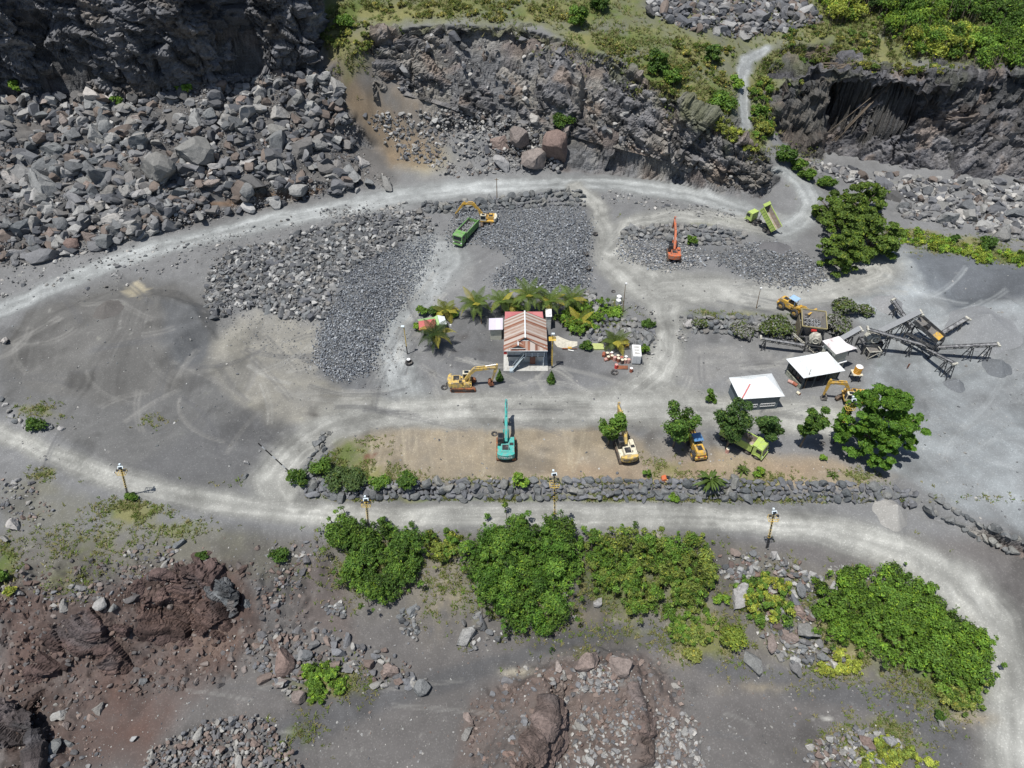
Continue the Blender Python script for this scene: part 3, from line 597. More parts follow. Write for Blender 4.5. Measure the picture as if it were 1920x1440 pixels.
face('cliff', [low_, m1, m2, m3], .34, 1.0, GREYF, 500, dip=(.28, .1))
# right hollow with its overhanging lip; dark basalt, shade also put into the colour
RF = [P(*q) for q in RIMFOOT]; RT = [P(*q) for q in RIM]; n_ = 15
rf = resamp(RF, n_); rt = resamp(RT, n_)
def rr(z, back, side, k): return [(a[0]*(1-k)+b2[0]*k-side*max(0, 1-(a[0]-60)/50), a[1]*(1-k)+b2[1]*k+back*min(1, max(0, (a[0]-58)/8))*(1-.35*min(1, max(0, (a[0]-90)/20)))+1.3*math.sin(i*1.7+z), a[2]*(1-k)+b2[2]*k) for i, (a, b2) in enumerate(zip(rf, rt))]
c0 = [(a[0], a[1]-.6, a[2]-1.2) for a in rf]; top_ = [(b2[0]-.8, b2[1]+.6, b2[2]+.4) for b2 in rt]; bk = [(b2[0]-rimback(b2[0])[0], b2[1]+rimback(b2[0])[1]+1.0, b2[2]-.2) for b2 in rt]
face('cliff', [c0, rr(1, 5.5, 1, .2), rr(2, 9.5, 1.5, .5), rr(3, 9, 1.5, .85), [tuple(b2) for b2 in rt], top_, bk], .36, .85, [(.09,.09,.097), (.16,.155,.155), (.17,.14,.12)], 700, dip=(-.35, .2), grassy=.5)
# middle cliff
MT = [(690,64,26.2),(800,50,27),(900,50,27.2),(1000,60,26.8),(1080,84,25),(1150,114,23),(1200,144,21),(1250,174,19),(1300,204,17),(1350,236,14.5),(1400,264,12),(1440,288,10),(1452,300,8)]
MB_ = [(700,180,14),(760,170,15),(830,190,12.5),(900,215,10.5),(1000,225,10.5),(1100,255,8.3),(1160,270,7.5),(1215,285,6),(1270,305,4.6),(1320,330,2.8),(1370,355,1.4),(1415,372,.3),(1442,362,.2)]
mt = [Vector(P(*q)) for q in MT]; mb = [Vector(P(*q)) for q in MB_]
mb = [(p.x, p.y-.6, p.z-.9) for p in mb]; mtt = [(p.x, p.y-.3, p.z+.2) for p in mt]; mbk = [(p.x, p.y+3.5, p.z-.8) for p in mt]
bow = lambda k, back: [(a[0]*(1-k)+b2[0]*k, a[1]*(1-k)+b2[1]*k-1.0+back*(2.6 if 2 <= i <= 4 else .3), a[2]*(1-k)+b2[2]*k) for i, (a, b2) in enumerate(zip(mb, mtt))]
face('cliff', [mb, bow(.35, 0), bow(.75, 1.6), mtt, mbk], .36, .95, [(.13,.13,.135), (.215,.2,.175), (.17,.135,.11)], 900, dip=(.3, -.1), grassy=.6)
# lower left brown face
LT = [(-60,1122,-2.6),(30,1116,-2.6),(90,1116,-2.6),(190,1124,-2.7),(250,1090,-2.2),(330,1062,-1.9),(400,1062,-1.9),(440,1085,-2.5)]
LB = [(-60,1325,-10.2),(30,1298,-9.9),(90,1270,-9.4),(160,1256,-9.1),(270,1243,-9.1),(325,1190,-8.6),(400,1190,-8.2),(450,1190,-7.9)]
l1 = [Vector(P(*q)) for q in LT]; l0 = [Vector(P(*q)) for q in LB]
face('cliff', [[(p.x, p.y-1.4, p.z-.9) for p in l0], [(p.x*.6+q.x*.4, p.y*.6+q.y*.4-.6, p.z*.6+q.z*.4+.5) for p, q in zip(l0, l1)], [(p.x*.25+q.x*.75, p.y*.25+q.y*.75-.5, p.z*.25+q.z*.75+.7) for p, q in zip(l0, l1)], [tuple(p+Vector((0, -.6, .35))) for p in l1], [tuple(p+Vector((0, 1.6, -.7))) for p in l1]], .17, .62, [(.085,.06,.055), (.115,.078,.066), (.065,.06,.062)], 1100, dip=(.15, .1), sink=2.2)

def ledge(tp, ft, seed, amp=.3):
    t_ = [Vector(P(*q)) for q in tp]; f_ = [Vector(P(*q)) for q in ft]
    face('cliff', [[(p.x-.35, p.y, p.z-.8) for p in f_], [(p.x*.6+q.x*.4-.3, p.y*.6+q.y*.4, p.z*.6+q.z*.4) for p, q in zip(f_, t_)], [tuple(p+Vector((.55, 0, .1))) for p in t_], [tuple(p+Vector((.1, 0, .3))) for p in t_], [tuple(p+Vector((-.9, 0, -.35))) for p in t_]], .16, amp, [(.125,.095,.084), (.15,.12,.11), (.1,.088,.085)], seed, dip=(.1, .1), sink=1.8)
ledge([(1032,1290,-5.0),(1028,1330,-4.8),(1018,1372,-4.6),(990,1405,-4.5),(965,1432,-4.4),(955,1500,-4.5)], [(1052,1292,-7.2),(1055,1340,-8.2),(1056,1388,-8.6),(1030,1420,-8.9),(1008,1445,-9),(995,1510,-9.1)], 1300, .4)
ledge([(1182,1270,-5.7),(1196,1310,-5.5),(1204,1345,-5.4),(1203,1385,-5.8)], [(1212,1275,-7.3),(1228,1315,-8.2),(1238,1352,-8.7),(1236,1395,-8.8)], 1400, .36)

OT = [(368,1085,-1.6),(385,1078,-.6),(410,1085,-.5),(432,1100,-.9),(442,1125,-2.0)]; OF = [(372,1120,-4.6),(385,1150,-5.6),(408,1165,-6.0),(432,1160,-6.0),(448,1148,-5.2)]
face('cliff', [[P(*q) for q in OF], [tuple(Vector(P(*q)).lerp(Vector(P(*r_)), .6)+Vector((0, -.5, .4))) for q, r_ in zip(OF, OT)], [P(*q) for q in OT], [tuple(Vector(P(*q))+Vector((0, 1.6, -1.4))) for q in OT]], .16, .5, [(.08,.085,.09), (.12,.125,.13), (.1,.09,.085)], 1500, dip=(.1, .1))
QT = [(-40,1325,-7.4),(10,1322,-7.2),(40,1335,-7.2),(58,1365,-7.4),(64,1410,-7.8),(60,1470,-8)]; QF = [(-40,1400,-10.8),(10,1400,-11),(52,1395,-11.2),(78,1400,-11),(84,1430,-11),(80,1480,-11)]
face('cliff', [[P(*q) for q in QF], [tuple(Vector(P(*q)).lerp(Vector(P(*r_)), .6)+Vector((.4, -.3, .4))) for q, r_ in zip(QF, QT)], [P(*q) for q in QT], [tuple(Vector(P(*q))+Vector((-1.2, 1.2, -.9))) for q in QT]], .16, .55, [(.07,.06,.06), (.1,.085,.08), (.07,.07,.075)], 1600, dip=(.1, .1))
# ---------------------------------------------------------------- stones
def icos(sub):
    bm = bmesh.new(); bmesh.ops.create_icosphere(bm, subdivisions=sub, radius=1)
    V = np.array([v.co[:] for v in bm.verts]); Fc = np.array([[v.index for v in f.verts] for f in bm.faces]); bm.free(); return V, Fc
ICO = {1: icos(1), 2: icos(2), 3: icos(3)}
def rockshape(sub, seed, planes=9, slab=False, rounded=False):
    r = np.random.default_rng(seed); V, Fc = ICO[sub]; V = V.copy()
    for _ in range(planes):
        n = r.normal(size=3); n /= np.linalg.norm(n); d = r.uniform(.55, .85) if rounded else r.uniform(.3, .72)
        t = V@n; V -= np.clip(t-d, 0, None)[:, None]*n*1.0
    V *= (1, r.uniform(.7, .95), r.uniform(.35, .5) if slab else r.uniform(.6, .85))
    V += r.normal(size=V.shape)*(.015 if sub > 1 else .03)
    return V/np.abs(V[:, 0]).max(), Fc
SH1 = [rockshape(1, 50+k, 6, slab=(k % 4 == 0)) for k in range(16)]
SH2 = [rockshape(2, 90+k, 10, slab=(k % 4 == 0)) for k in range(12)]
SHR = [rockshape(2, 190+k, 14, rounded=True) for k in range(10)]
SH3 = [rockshape(3, 290+k, 13, slab=(k % 3 == 0)) for k in range(12)]
BM = {}
def bmesh_of(kind, k, m):
    key = (kind, k, m.name)
    if key not in BM:
        V_, F_ = {'a': SH2, 'r': SHR, 'b': SH3}[kind][k]; BM[key] = npmesh('boulder', V_, [F_], m)
    return BM[key]
def merged(name, items, label, cat):
    """items: array rows X,Y,Z,size,r,g,b -> one mesh of loose stones"""
    it = np.asarray(items); n = len(it); VV = []; FF = []; CC = []; off = 0
    big_ = it[:, 3] > .75
    for shapes, m in ((SH1, ~big_), (SH2, big_)):
        ids = np.where(m)[0]; ch = RNG.integers(0, len(shapes), len(ids))
        for k, (sv, sf) in enumerate(shapes):
            g = ids[ch == k]; q = len(g)
            if not q: continue
            a = RNG.uniform(0, 6.283, q); t = RNG.normal(0, .35, q); t2 = RNG.normal(0, .35, q)
            ca, sa, ct, st, cu, su = np.cos(a), np.sin(a), np.cos(t), np.sin(t), np.cos(t2), np.sin(t2)
            v = sv[None]*it[g, 3][:, None, None]*.5*np.stack([RNG.uniform(.8, 1.25, q), RNG.uniform(.8, 1.2, q), RNG.uniform(.8, 1.3, q)], 1)[:, None, :]
            x, y, z = v[..., 0], v[..., 1], v[..., 2]
            y, z = y*ct[:, None]-z*st[:, None], y*st[:, None]+z*ct[:, None]
            x, z = x*cu[:, None]-z*su[:, None], x*su[:, None]+z*cu[:, None]
            x, y = x*ca[:, None]-y*sa[:, None], x*sa[:, None]+y*ca[:, None]
            v = np.stack([x, y, z], -1)+it[g, :3][:, None, :]
            VV.append(v.reshape(-1, 3)); FF.append((sf[None]+(off+np.arange(q)*len(sv))[:, None, None]).reshape(-1, 3)); off += q*len(sv)
            CC.append(np.repeat(it[g, 4:7], len(sv), 0))
    me = npmesh(name, np.concatenate(VV), [np.concatenate(FF)], M_stone, np.concatenate(CC))
    return tag(link(name, me), label, cat, kind='stuff')
PAL_GREY = [(.17,.18,.185),(.11,.115,.125),(.22,.225,.225),(.13,.135,.14),(.18,.175,.165),(.34,.34,.33),(.085,.09,.095),(.15,.15,.15)]
PAL_BLUE = [(.17,.19,.215),(.23,.25,.27),(.12,.13,.15),(.34,.36,.38),(.09,.1,.115)]
PAL_TAL = [(.15,.153,.16),(.1,.104,.112),(.19,.193,.195),(.085,.09,.1),(.17,.165,.16),(.13,.135,.145),(.3,.3,.295),(.1,.1,.1),(.15,.125,.11)]
PAL_LOW = [(.2,.2,.2),(.15,.155,.165),(.26,.255,.24),(.16,.125,.11),(.12,.12,.125),(.2,.16,.14)]
PAL_PALE = [(.3,.3,.29),(.24,.24,.23),(.36,.35,.33),(.2,.2,.2)]
PAL_RED = [(.18,.13,.11),(.13,.1,.09),(.22,.18,.16),(.12,.12,.125)]
def stones(polys, n, smin, smax, pw, pal, pile=0.0, clump=0.0):
    """returns rows; size law smin..smax with exponent"""
    out = []
    for poly_ in polys:
        u, v = polysamp(poly_, int(n/len(polys)*1.0))
        if n > 14000: m = vnoise(u/40, v/24, seed=9)+.5*vnoise(u/15, v/10, seed=4) > -.42; u, v = u[m], v[m]
        if clump:
            k = vnoise(u/22, v/14, seed=int(u[0]))*.6+vnoise(u/9, v/6, seed=3)*.4; m = k > (clump-1); u, v = u[m], v[m]
        if n > 150: sg = 7 if smax < 1.6 else 3; u = u+RNG.normal(0, sg, len(u)); v = v+RNG.normal(0, sg*.6, len(v))
        X, Y, Z = hits(u, v); q = len(X); s = smin+(smax-smin)*RNG.random(q)**pw
        Z = Z+s*RNG.uniform(-.08, .22, q)+RNG.random(q)*pile*1.0
        c = np.array(pal)[RNG.integers(0, len(pal), q)]*RNG.uniform(.8, 1.2, q)[:, None]
        out.append(np.concatenate([np.stack([X, Y, Z, s], 1), c], 1))
    return np.concatenate(out)
AREAS = [
 ('rubble', 'small debris between the larger fallen blocks on the upper left slope', [[(0,190),(300,178),(560,125),(650,200),(700,345),(450,400),(180,470),(0,500)]], 19000, .13, .55, 2.5, PAL_TAL, .1, 0, None),
 ('rubble', 'loose rocks and clods on the brown broken slope at the lower left', [[(0,1060),(250,1050),(560,1060),(580,1190),(400,1290),(120,1320),(0,1340)]], 1800, .15, 1.1, 4, [(.11,.08,.07),(.14,.105,.09),(.1,.095,.095),(.16,.14,.13)], .15, 0, None),
 ('rubble', 'brown and grey rocks scattered over the lower reddish mound', [[(880,1330),(960,1250),(1100,1215),(1250,1240),(1300,1320),(1250,1330),(1000,1440),(880,1440)]], 900, .15, 1.1, 3.5, PAL_RED+PAL_LOW, .1, 0, None),
 ('rubble', 'small grey stones strewn around the rubble field and along its edges', [[(380,440),(820,380),(840,520),(720,740),(560,700),(380,610)]], 5200, .1, .4, 2.5, PAL_GREY, 0, 0, None),
 ('rubble', 'loose grey broken rock spread over the middle of the quarry floor left of the house', [[(395,500),(430,470),(520,455),(600,430),(680,405),(790,395),(815,430),(760,455),(695,485),(645,515),(630,560),(612,600),(540,598),(480,575),(400,600),(385,560)]], 8000, .26, 1.6, 4, PAL_GREY, .4, .62, 'angular grey rock lying loose in the rubble left of the house'),
 ('crushed_rock', 'fine blue-grey crushed rock heaped in a strip left of the house track', [[(640,515),(700,480),(815,440),(802,510),(760,570),(722,615),(695,700),(640,718),(590,680),(600,620),(625,560)]], 10500, .16, .42, 2, PAL_BLUE, .35, 0, None),
 ('crushed_rock', 'blue-grey crushed rock spread around the digger above the palm trees', [[(850,392),(960,392),(1080,388),(1110,420),(1100,470),(1108,540),(1060,560),(980,545),(915,535),(965,480),(895,455),(840,460),(850,415)]], 9500, .16, .5, 2.6, PAL_BLUE, .4, 0, None),
 ('crushed_rock', 'grey crushed rock around the orange digger', [[(1160,450),(1210,445),(1250,455),(1300,455),(1330,478),(1310,500),(1240,507),(1160,482)]], 2600, .16, .6, 3, PAL_PALE+PAL_BLUE, .2, 0, None),
 ('crushed_rock', 'grey crushed rock mound between the orange digger and the leafy trees', [[(1330,480),(1380,462),(1440,455),(1500,478),(1548,505),(1555,522),(1500,542),(1440,535),(1390,515)]], 4200, .16, .55, 2.6, PAL_BLUE+PAL_GREY, .2, 0, None),
 ('talus', 'broken rock fallen below the dark cliff on the upper left', [[(0,190),(150,186),(300,178),(480,155),(560,125),(600,110),(640,180),(665,290),(700,345),(600,370),(450,395),(300,430),(180,466),(0,500)]], 17000, .2, 4.4, 11, PAL_TAL, .3, 0, 'angular block fallen on the rubble slope under the upper left cliff'),
 ('talus', 'small scree in the hollow of the middle cliff', [[(690,215),(900,205),(1000,240),(1060,322),(900,325),(840,330),(760,300)]], 3200, .25, 1.5, 4, PAL_PALE+PAL_TAL, .2, .8, 'grey block on the scree in the hollow of the middle cliff'),
 ('talus', 'jagged rock breaking out of the middle cliff', [[(690,95),(800,65),(950,55),(1150,120),(1300,215),(1430,295),(1420,365),(1330,350),(1280,320),(1100,260),(900,200),(720,160)]], 650, .3, 2.0, 3, PAL_TAL+PAL_PALE, .0, .9, 'jagged grey block sticking out of the middle cliff face'),
 ('talus', 'rockfall on the floor under the dark cliff on the upper right', [[(1490,300),(1560,310),(1640,325),(1800,340),(1920,345),(1920,452),(1850,440),(1700,410),(1680,380),(1600,345)]], 4200, .3, 3.0, 4.5, PAL_TAL+PAL_PALE, .3, .95, 'large pale block in the rockfall under the upper right cliff'),
 ('rubble', 'dark rock strewn along the top edge above the middle cliff', [[(1215,0),(1500,0),(1545,45),(1400,72),(1300,58),(1215,28)]], 1500, .5, 3.2, 3, PAL_TAL, .3, 0, 'dark boulder in the heap at the top edge above the ramp'),
 ('rubble', 'broken pale and grey rock along both sides of the upper road', [[(0,480),(200,455),(330,470),(130,530),(0,560)],[(250,470),(560,410),(560,440),(400,480),(300,520),(240,545),(130,570)],[(1130,360),(1260,378),(1390,400),(1380,412),(1240,395),(1130,378)],[(600,395),(760,385),(740,395),(620,415)],[(560,300),(740,330),(740,350),(580,372)]], 2900, .15, .95, 4, PAL_PALE+PAL_GREY, .1, .9, 'pale grey stone beside the upper road'),
 ('rubble', 'brownish loose rocks heaped on the lower left bank', [[(215,1035),(320,1022),(345,1048),(300,1085),(225,1110)],[(0,900),(60,910),(100,960),(50,1000),(0,960)],[(0,1090),(200,1100),(240,1120),(100,1140),(0,1130)]], 340, .3, 1.0, 2.5, PAL_LOW, .2, 0, 'grey rock in the small heap on the lower left bank'),
 ('rubble', 'grey and brown rocks heaped beside the lower track', [[(480,1185),(600,1172),(690,1215),(780,1258),(795,1288),(720,1290),(650,1255),(590,1245),(565,1312),(480,1275)]], 330, .35, 1.5, 2.4, PAL_LOW, .5, 0, 'rock in the heap left of the lower track'),
 ('rubble', 'rounded grey and brown rocks heaped at the bottom left edge', [[(285,1405),(400,1352),(480,1345),(530,1390),(560,1445),(270,1445)]], 620, .3, .95, 1.8, PAL_LOW, .7, 0, 'rock in the heap at the bottom left edge'),
 ('rubble', 'rocks filling the hollow on the lower reddish mound', [[(1095,1340),(1180,1320),(1190,1360),(1180,1445),(1040,1445)],[(1225,1330),(1300,1345),(1320,1445),(1215,1445)],[(1080,1250),(1150,1245),(1160,1290),(1100,1300)]], 900, .25, .9, 1.8, PAL_LOW+PAL_PALE, .2, 0, 'rock in the hollow of the lower reddish mound'),
 ('rubble', 'grey rocks heaped at the bottom right edge', [[(1520,1402),(1560,1372),(1640,1366),(1692,1388),(1640,1445),(1500,1445)]], 240, .3, 1.2, 2, PAL_LOW+PAL_PALE, .4, 0, 'grey rock in the heap at the bottom right edge'),
 ('rubble', 'pale and reddish rocks tumbled down the slope between the thickets', [[(1335,1060),(1430,1030),(1500,1065),(1570,1105),(1510,1130),(1530,1200),(1590,1245),(1500,1255),(1420,1200),(1450,1120),(1360,1090)]], 620, .3, 1.5, 2.6, PAL_PALE+PAL_RED+PAL_GREY, .3, 0, 'rock tumbled down the slope between the two right thickets'),
 ('rubble', 'small heaps of dark rock at the foot of the slope', [[(862,1170),(900,1148),(940,1160),(955,1205),(930,1222),(870,1222)],[(750,1140),(785,1140),(782,1200),(755,1190)],[(600,1140),(640,1130),(650,1160)]], 150, .3, 1.2, 2, PAL_GREY, .2, 0, 'dark rock in the small heap at the foot of the slope'),
 ('rubble', 'small grey stones along the bend of the lower road', [[(1690,1085),(1790,1150),(1850,1190),(1838,1205),(1760,1175),(1690,1125)],[(1560,1055),(1650,1075),(1640,1095),(1560,1080)]], 420, .12, .6, 3, PAL_PALE, 0, .9, None),
 ('rubble', 'small stones on the brown earth slope at the lower left', [[(470,1080),(560,1060),(560,1140),(500,1150)],[(90,1320),(170,1300),(200,1440),(90,1440)],[(480,1030),(600,1020),(560,1100)]], 260, .2, 1.1, 3, PAL_LOW, .1, 0, None),
 ('rubble', 'pale stones along the rock wall right of the house', [[(1110,560),(1150,555),(1230,590),(1235,660),(1200,700),(1180,690),(1215,640),(1190,600),(1120,590)],[(1275,600),(1300,600),(1290,640),(1275,640)]], 420, .2, .8, 2.5, PAL_PALE+PAL_GREY, .1, .9, None),
 ('pebbles', 'tiny stones scattered over the lower ground', [[(0,1000),(560,1010),(900,1160),(1300,1190),(1850,1340),(1850,1440),(0,1440)]], 7000, .06, .4, 6, PAL_LOW+PAL_PALE, 0, 0, None),
 ('pebbles', 'tiny stones scattered over the quarry floor', [[(0,480),(700,360),(1500,420),(1920,500),(1920,1010),(1700,930),(560,890),(0,900)]], 5500, .08, .5, 7, PAL_PALE+PAL_GREY, 0, 0, None),
]
allr = []; srt = []
for ai, (nm, lb, pl, n, s0, s1, pw, pal, pile, clump, ilab) in enumerate(AREAS):
    it = stones(pl, n, s0, s1, pw, pal, pile, clump); allr.append(it)
    if ilab:
        app = it[:, 3]/mpp(np.array([proj(*q)[1] for q in it[:, :3]]), it[:, 2])
        srt += [(app[k], ai, k) for k in range(len(it)) if s0+it[k, 3]*0 < it[k, 3]]
srt.sort(key=lambda t: -t[0]); chosen = srt[:190]
picked = {}
for a_, ai, k in chosen: picked.setdefault(ai, []).append(k)
def boulder(x, y, z, s, m, label, group=None, kind='b', name='boulder', parent=None, zs=1.0, rz=None, tilt=.25):
    k = random.randrange({'a': 12, 'r': 10, 'b': 12}[kind]); o = bpy.data.objects.new(name, bmesh_of(kind, k, m)); col.objects.link(o)
    o.location = (x, y, z); o.scale = (s/2*random.uniform(.95, 1.1), s/2*random.uniform(.85, 1.1), s/2*zs*random.uniform(.85, 1.1)); o.rotation_euler = (random.gauss(0, tilt), random.gauss(0, tilt), random.uniform(0, 6.28) if rz is None else rz)
    if parent: o.parent = parent
    else: tag(o, label, 'boulder', group)
    return o
for ai, (nm, lb, pl, n, s0, s1, pw, pal, pile, clump, ilab) in enumerate(AREAS):
    it = allr[ai]; keep_ = np.ones(len(it), bool)
    for k in picked.get(ai, []):
        keep_[k] = False; q = it[k]; lum = q[4:7].mean(); m = M_paler if lum > .25 else (M_redrock if q[4] > q[6]*1.3 else M_boulder)
        boulder(q[0], q[1], q[2]+.05, q[3], m, ilab, ilab.replace('angular ', '').replace('rock ', 'rocks ', 1).replace('block ', 'blocks ', 1), 'b')
    if lb.startswith('tiny') or True: merged(nm, it[keep_], lb, 'stones' if nm == 'pebbles' else 'rubble')
# single boulders that stand out in the photograph: u, v (centre), size in px wide, material, label
BIG = [
 (360,292,68,0,'huge pale slab of rock leaning on the upper left rubble slope'),(295,330,58,0,'big grey pyramid shaped boulder below the leaning pale slab'),(187,257,56,0,'tall striped boulder left of the leaning pale slab'),
 (268,268,50,0,'flat grey boulder beside the striped boulder'),(190,335,78,0,'long dark grey slab lying left of the pyramid boulder'),(92,360,60,0,'rounded dark boulder half buried at the left of the rubble slope'),
 (195,218,56,0,'flat grey slab high on the upper left rubble slope'),(105,283,60,0,'long flat slab at the left of the rubble slope, below the foot of the cliff'),(95,312,64,0,'grey slab lying just under the long flat slab'),
 (490,208,44,0,'dark block under the tan boulder near the cliff foot'),(490,173,30,3,'tan coloured boulder near the right end of the left cliff foot'),(530,218,36,3,'bright white grey boulder on the slope below the cliff corner'),
 (560,190,70,0,'large dark block below the cliff corner'),(530,268,48,0,'grey blue boulder in the middle of the rubble slope right of the pale slab'),(600,275,40,0,'upright block beside the gully mouth'),
 (727,345,42,0,'big blue grey block at the edge of the upper road'),(680,305,20,3,'pale boulder beside the brown gully above the upper road'),(655,330,44,0,'grey block left of the big roadside block'),(690,343,30,0,'small block just left of the big roadside block'),(510,380,34,0,'grey boulder just above the upper road below the brown cut'),
 (935,268,46,1,'tall red brown pointed boulder below the middle cliff'),(1040,282,48,1,'large reddish block right of the pointed red boulder'),(1000,300,50,1,'red stained slab between the two large red boulders'),(945,312,42,3,'pale flat boulder in front of the pointed red boulder'),
 (975,255,44,1,'grey red slab behind the pointed red boulder'),(1060,250,40,1,'pinkish block above the large reddish block'),(998,225,24,3,'small pale block above the red boulders'),(880,310,24,0,'grey block on the scree left of the red boulders'),
 (1850,358,34,3,'flat pale topped boulder in the right rockfall'),(1735,358,34,0,'square grey block in the right rockfall near the cliff foot'),(1770,412,44,0,'long pointed boulder low in the right rockfall'),(1905,400,50,0,'large grey boulder at the right edge of the frame'),(1880,440,34,0,'grey block at the lower end of the right rockfall'),(1820,395,30,0,'brownish block in the middle of the right rockfall'),(1695,390,28,0,'dark block at the left of the right rockfall'),
 (1105,1237,66,1,'big brown boulder with an undercut on top of the lower mound'),(1162,1245,46,1,'pale brown rounded boulder beside the undercut boulder'),(1046,1248,28,1,'small round pinkish boulder left of the undercut boulder'),(1058,1265,20,0,'small blue grey boulder under the pinkish round one'),
 (872,1192,36,0,'dark pointed slab at the left of the small heap under the middle thicket'),(880,1350,28,1,'red brown boulder on the left flank of the lower mound'),(875,1375,26,0,'dark boulder just under the red brown boulder on the mound flank'),(790,1287,34,0,'dark blue grey boulder at the right end of the heap beside the track'),(722,1284,22,3,'upright pale stone in front of the heap beside the track'),
 (533,1240,44,1,'round red brown boulder in the heap beside the lower track'),(575,1232,38,0,'angular blue grey boulder beside the round red brown one'),(525,1280,30,1,'reddish boulder below the round red brown one'),(560,1305,28,1,'brown block at the bottom of the heap beside the track'),
 (660,1245,34,0,'grey boulder in the centre of the heap beside the track'),(733,1262,32,1,'brown boulder near the right end of the heap beside the track'),
 (1384,1118,42,3,'large pale topped boulder between the thickets'),(1414,1241,38,0,'round blue grey boulder alone on the lower track edge'),(1445,1203,38,1,'flat reddish boulder at the foot of the tumbled rocks'),(1478,1195,36,1,'leaning reddish slab in the tumbled rocks'),(1510,1182,50,0,'large grey boulder in the middle of the tumbled rocks'),(1495,1145,44,1,'dark red brown boulder in the tumbled rocks'),(1500,1102,34,0,'grey slab near the top of the tumbled rocks'),(1522,1083,22,3,'upright white slab near the top of the tumbled rocks'),(1563,1098,28,3,'pale boulder at the edge of the right thicket'),(1495,1243,26,0,'dark boulder at the bottom of the tumbled rocks'),(1540,1230,30,0,'pointed grey slab at the bottom right of the tumbled rocks'),
 (1763,1358,20,0,'blue grey stone beside a small plant inside the road bend'),(1627,1395,32,1,'square pinkish block in the heap at the bottom right'),(1668,1393,30,3,'pale brown boulder right of the square pinkish block'),(1452,1045,18,3,'white stone at the foot of the right lamp mast'),(1060,1112,18,0,'blue grey stone beside the middle thicket'),(1050,1098,16,0,'small blue grey stone above another beside the middle thicket'),(1120,1128,18,3,'pale upright stone under the right of the middle thicket'),(1078,1157,14,3,'small pale stone on the edge of the lower track'),
 (268,1278,16,0,'dark round stone lying alone on the brown earth'),(110,1340,26,0,'dark boulder at the top of the short row at the lower left'),(125,1360,24,1,'reddish boulder in the short row at the lower left'),(100,1400,30,0,'large dark boulder in the short row at the lower left'),(130,1395,24,0,'grey boulder in the short row at the lower left'),(185,1330,22,0,'pair of dark stones on the brown earth'),(250,1385,18,3,'tan stone on the gravel at the lower left'),
 (30,985,22,3,'pale boulder on the lower left roadside bank'),(8,1010,26,0,'grey boulder at the left edge below the road'),(335,1022,24,0,'blue grey boulder at the top of the small left bank heap'),(385,1055,20,3,'cream coloured stone at the lip of the brown hollow'),(398,1100,40,0,'tall dark outcrop block standing over the brown hollow'),(420,1125,44,0,'dark outcrop block at the right of the brown hollow'),(465,1135,24,0,'small outcrop stone right of the brown hollow'),(190,1133,26,3,'pale topped boulder on the lip of the lower left cliff'),(215,1140,24,0,'dark boulder on the lip of the lower left cliff'),(120,1133,30,0,'grey boulder on the lip of the lower left cliff, left of the pale one'),
 (10,640,26,3,'pale boulder at the left edge beside the stockpile'),(462,867,14,3,'flat stone on the verge where the track turns'),(461,893,14,0,'grey stone beside weeds on the verge'),(115,958-165,0,0,None),
 (1590,585,22,3,'tall pale stone standing among the dusty shrubs behind the hopper'),(1290,608,18,3,'pale boulder at the left end of the bank of shrubs'),
]
MM = [M_boulder, M_redrock, M_wallrock, M_paler]
for (u, v, s, mi, lb) in BIG:
    if not lb: continue
    p = hit(u, v+s*.2); sz = s*mpp(v, p.z)*1.08
    boulder(p.x, p.y+sz*.12, p.z+sz*.18, sz, MM[mi], lb, None, 'b', tilt=.35, zs=1.15)
# stockpile rim stones
for k, (u, v) in enumerate([(4,750),(10,760),(18,772),(22,782),(28,792),(40,790),(46,800),(52,805),(95,803),(116,805)]):
    p = hit(u, v); boulder(p.x, p.y, p.z+.2, 1.1, M_paler if k % 2 else M_boulder, 'pale grey stone in the short row on the verge at the left edge', 'stones on the verge at the left edge', 'r')
# ---------------------------------------------------------------- dry-stone boulder walls: one thing each, boulders as parts
def rockwall(name, label, top_, bot, rows, size, m, kind='r', jit=.25, maxn=100, lift=0.0):
    """top_, bot: picture polylines of equal count"""
    T = [hit(*q) for q in top_]; B = [hit(*q) for q in bot]
    L_ = [0]
    for a, b in zip(B[:-1], B[1:]): L_.append(L_[-1]+(a-b).length)
    mid_ = (T[len(T)//2]+B[len(B)//2])/2
    root = empty(name, (mid_.x, mid_.y, min(T[len(T)//2].z, B[len(B)//2].z)), 0, label, 'stone wall'); rest = []
    items = []
    for r in range(rows):
        f = r/(rows-1) if rows > 1 else .5; s = size*random.uniform(.2, .8); 
        while s < L_[-1]:
            w = size*random.choice((.6, .8, .95, 1.1, 1.35))*random.uniform(.9, 1.1)
            k = max(0, min(len(L_)-2, int(np.searchsorted(L_, s)-1))); t = (s-L_[k])/(L_[k+1]-L_[k]+1e-6)
            a = B[k].lerp(B[k+1], t); b = T[k].lerp(T[k+1], t); p = a.lerp(b, f)+Vector((random.uniform(-jit, jit), random.uniform(-jit, jit), 0))*w*.5
            p.z = max(ground(p.x, p.y)+.18*w, a.z+(b.z-a.z)*f+.1*w)+lift; items.append((p, w)); s += w*.80
    items.sort(key=lambda t: -t[1])
    ang = math.atan2(B[-1].y-B[0].y, B[-1].x-B[0].x)
    for (p, w) in items[:maxn]:
        o = boulder(p.x-root.location.x, p.y-root.location.y, p.z-root.location.z, w*1.18, m, None, kind=random.choice('rab'), parent=root, zs=1.15, rz=ang+random.gauss(0, .6), tilt=.4)
    if items[maxn:]:
        arr = np.array([(p.x-root.location.x, p.y-root.location.y, p.z-root.location.z, w*1.05, *(np.array((.13, .135, .145))*random.uniform(.8, 1.35))) for p, w in items[maxn:]])
        o = merged('boulder_course', arr, None, None); o.parent = root
    return root
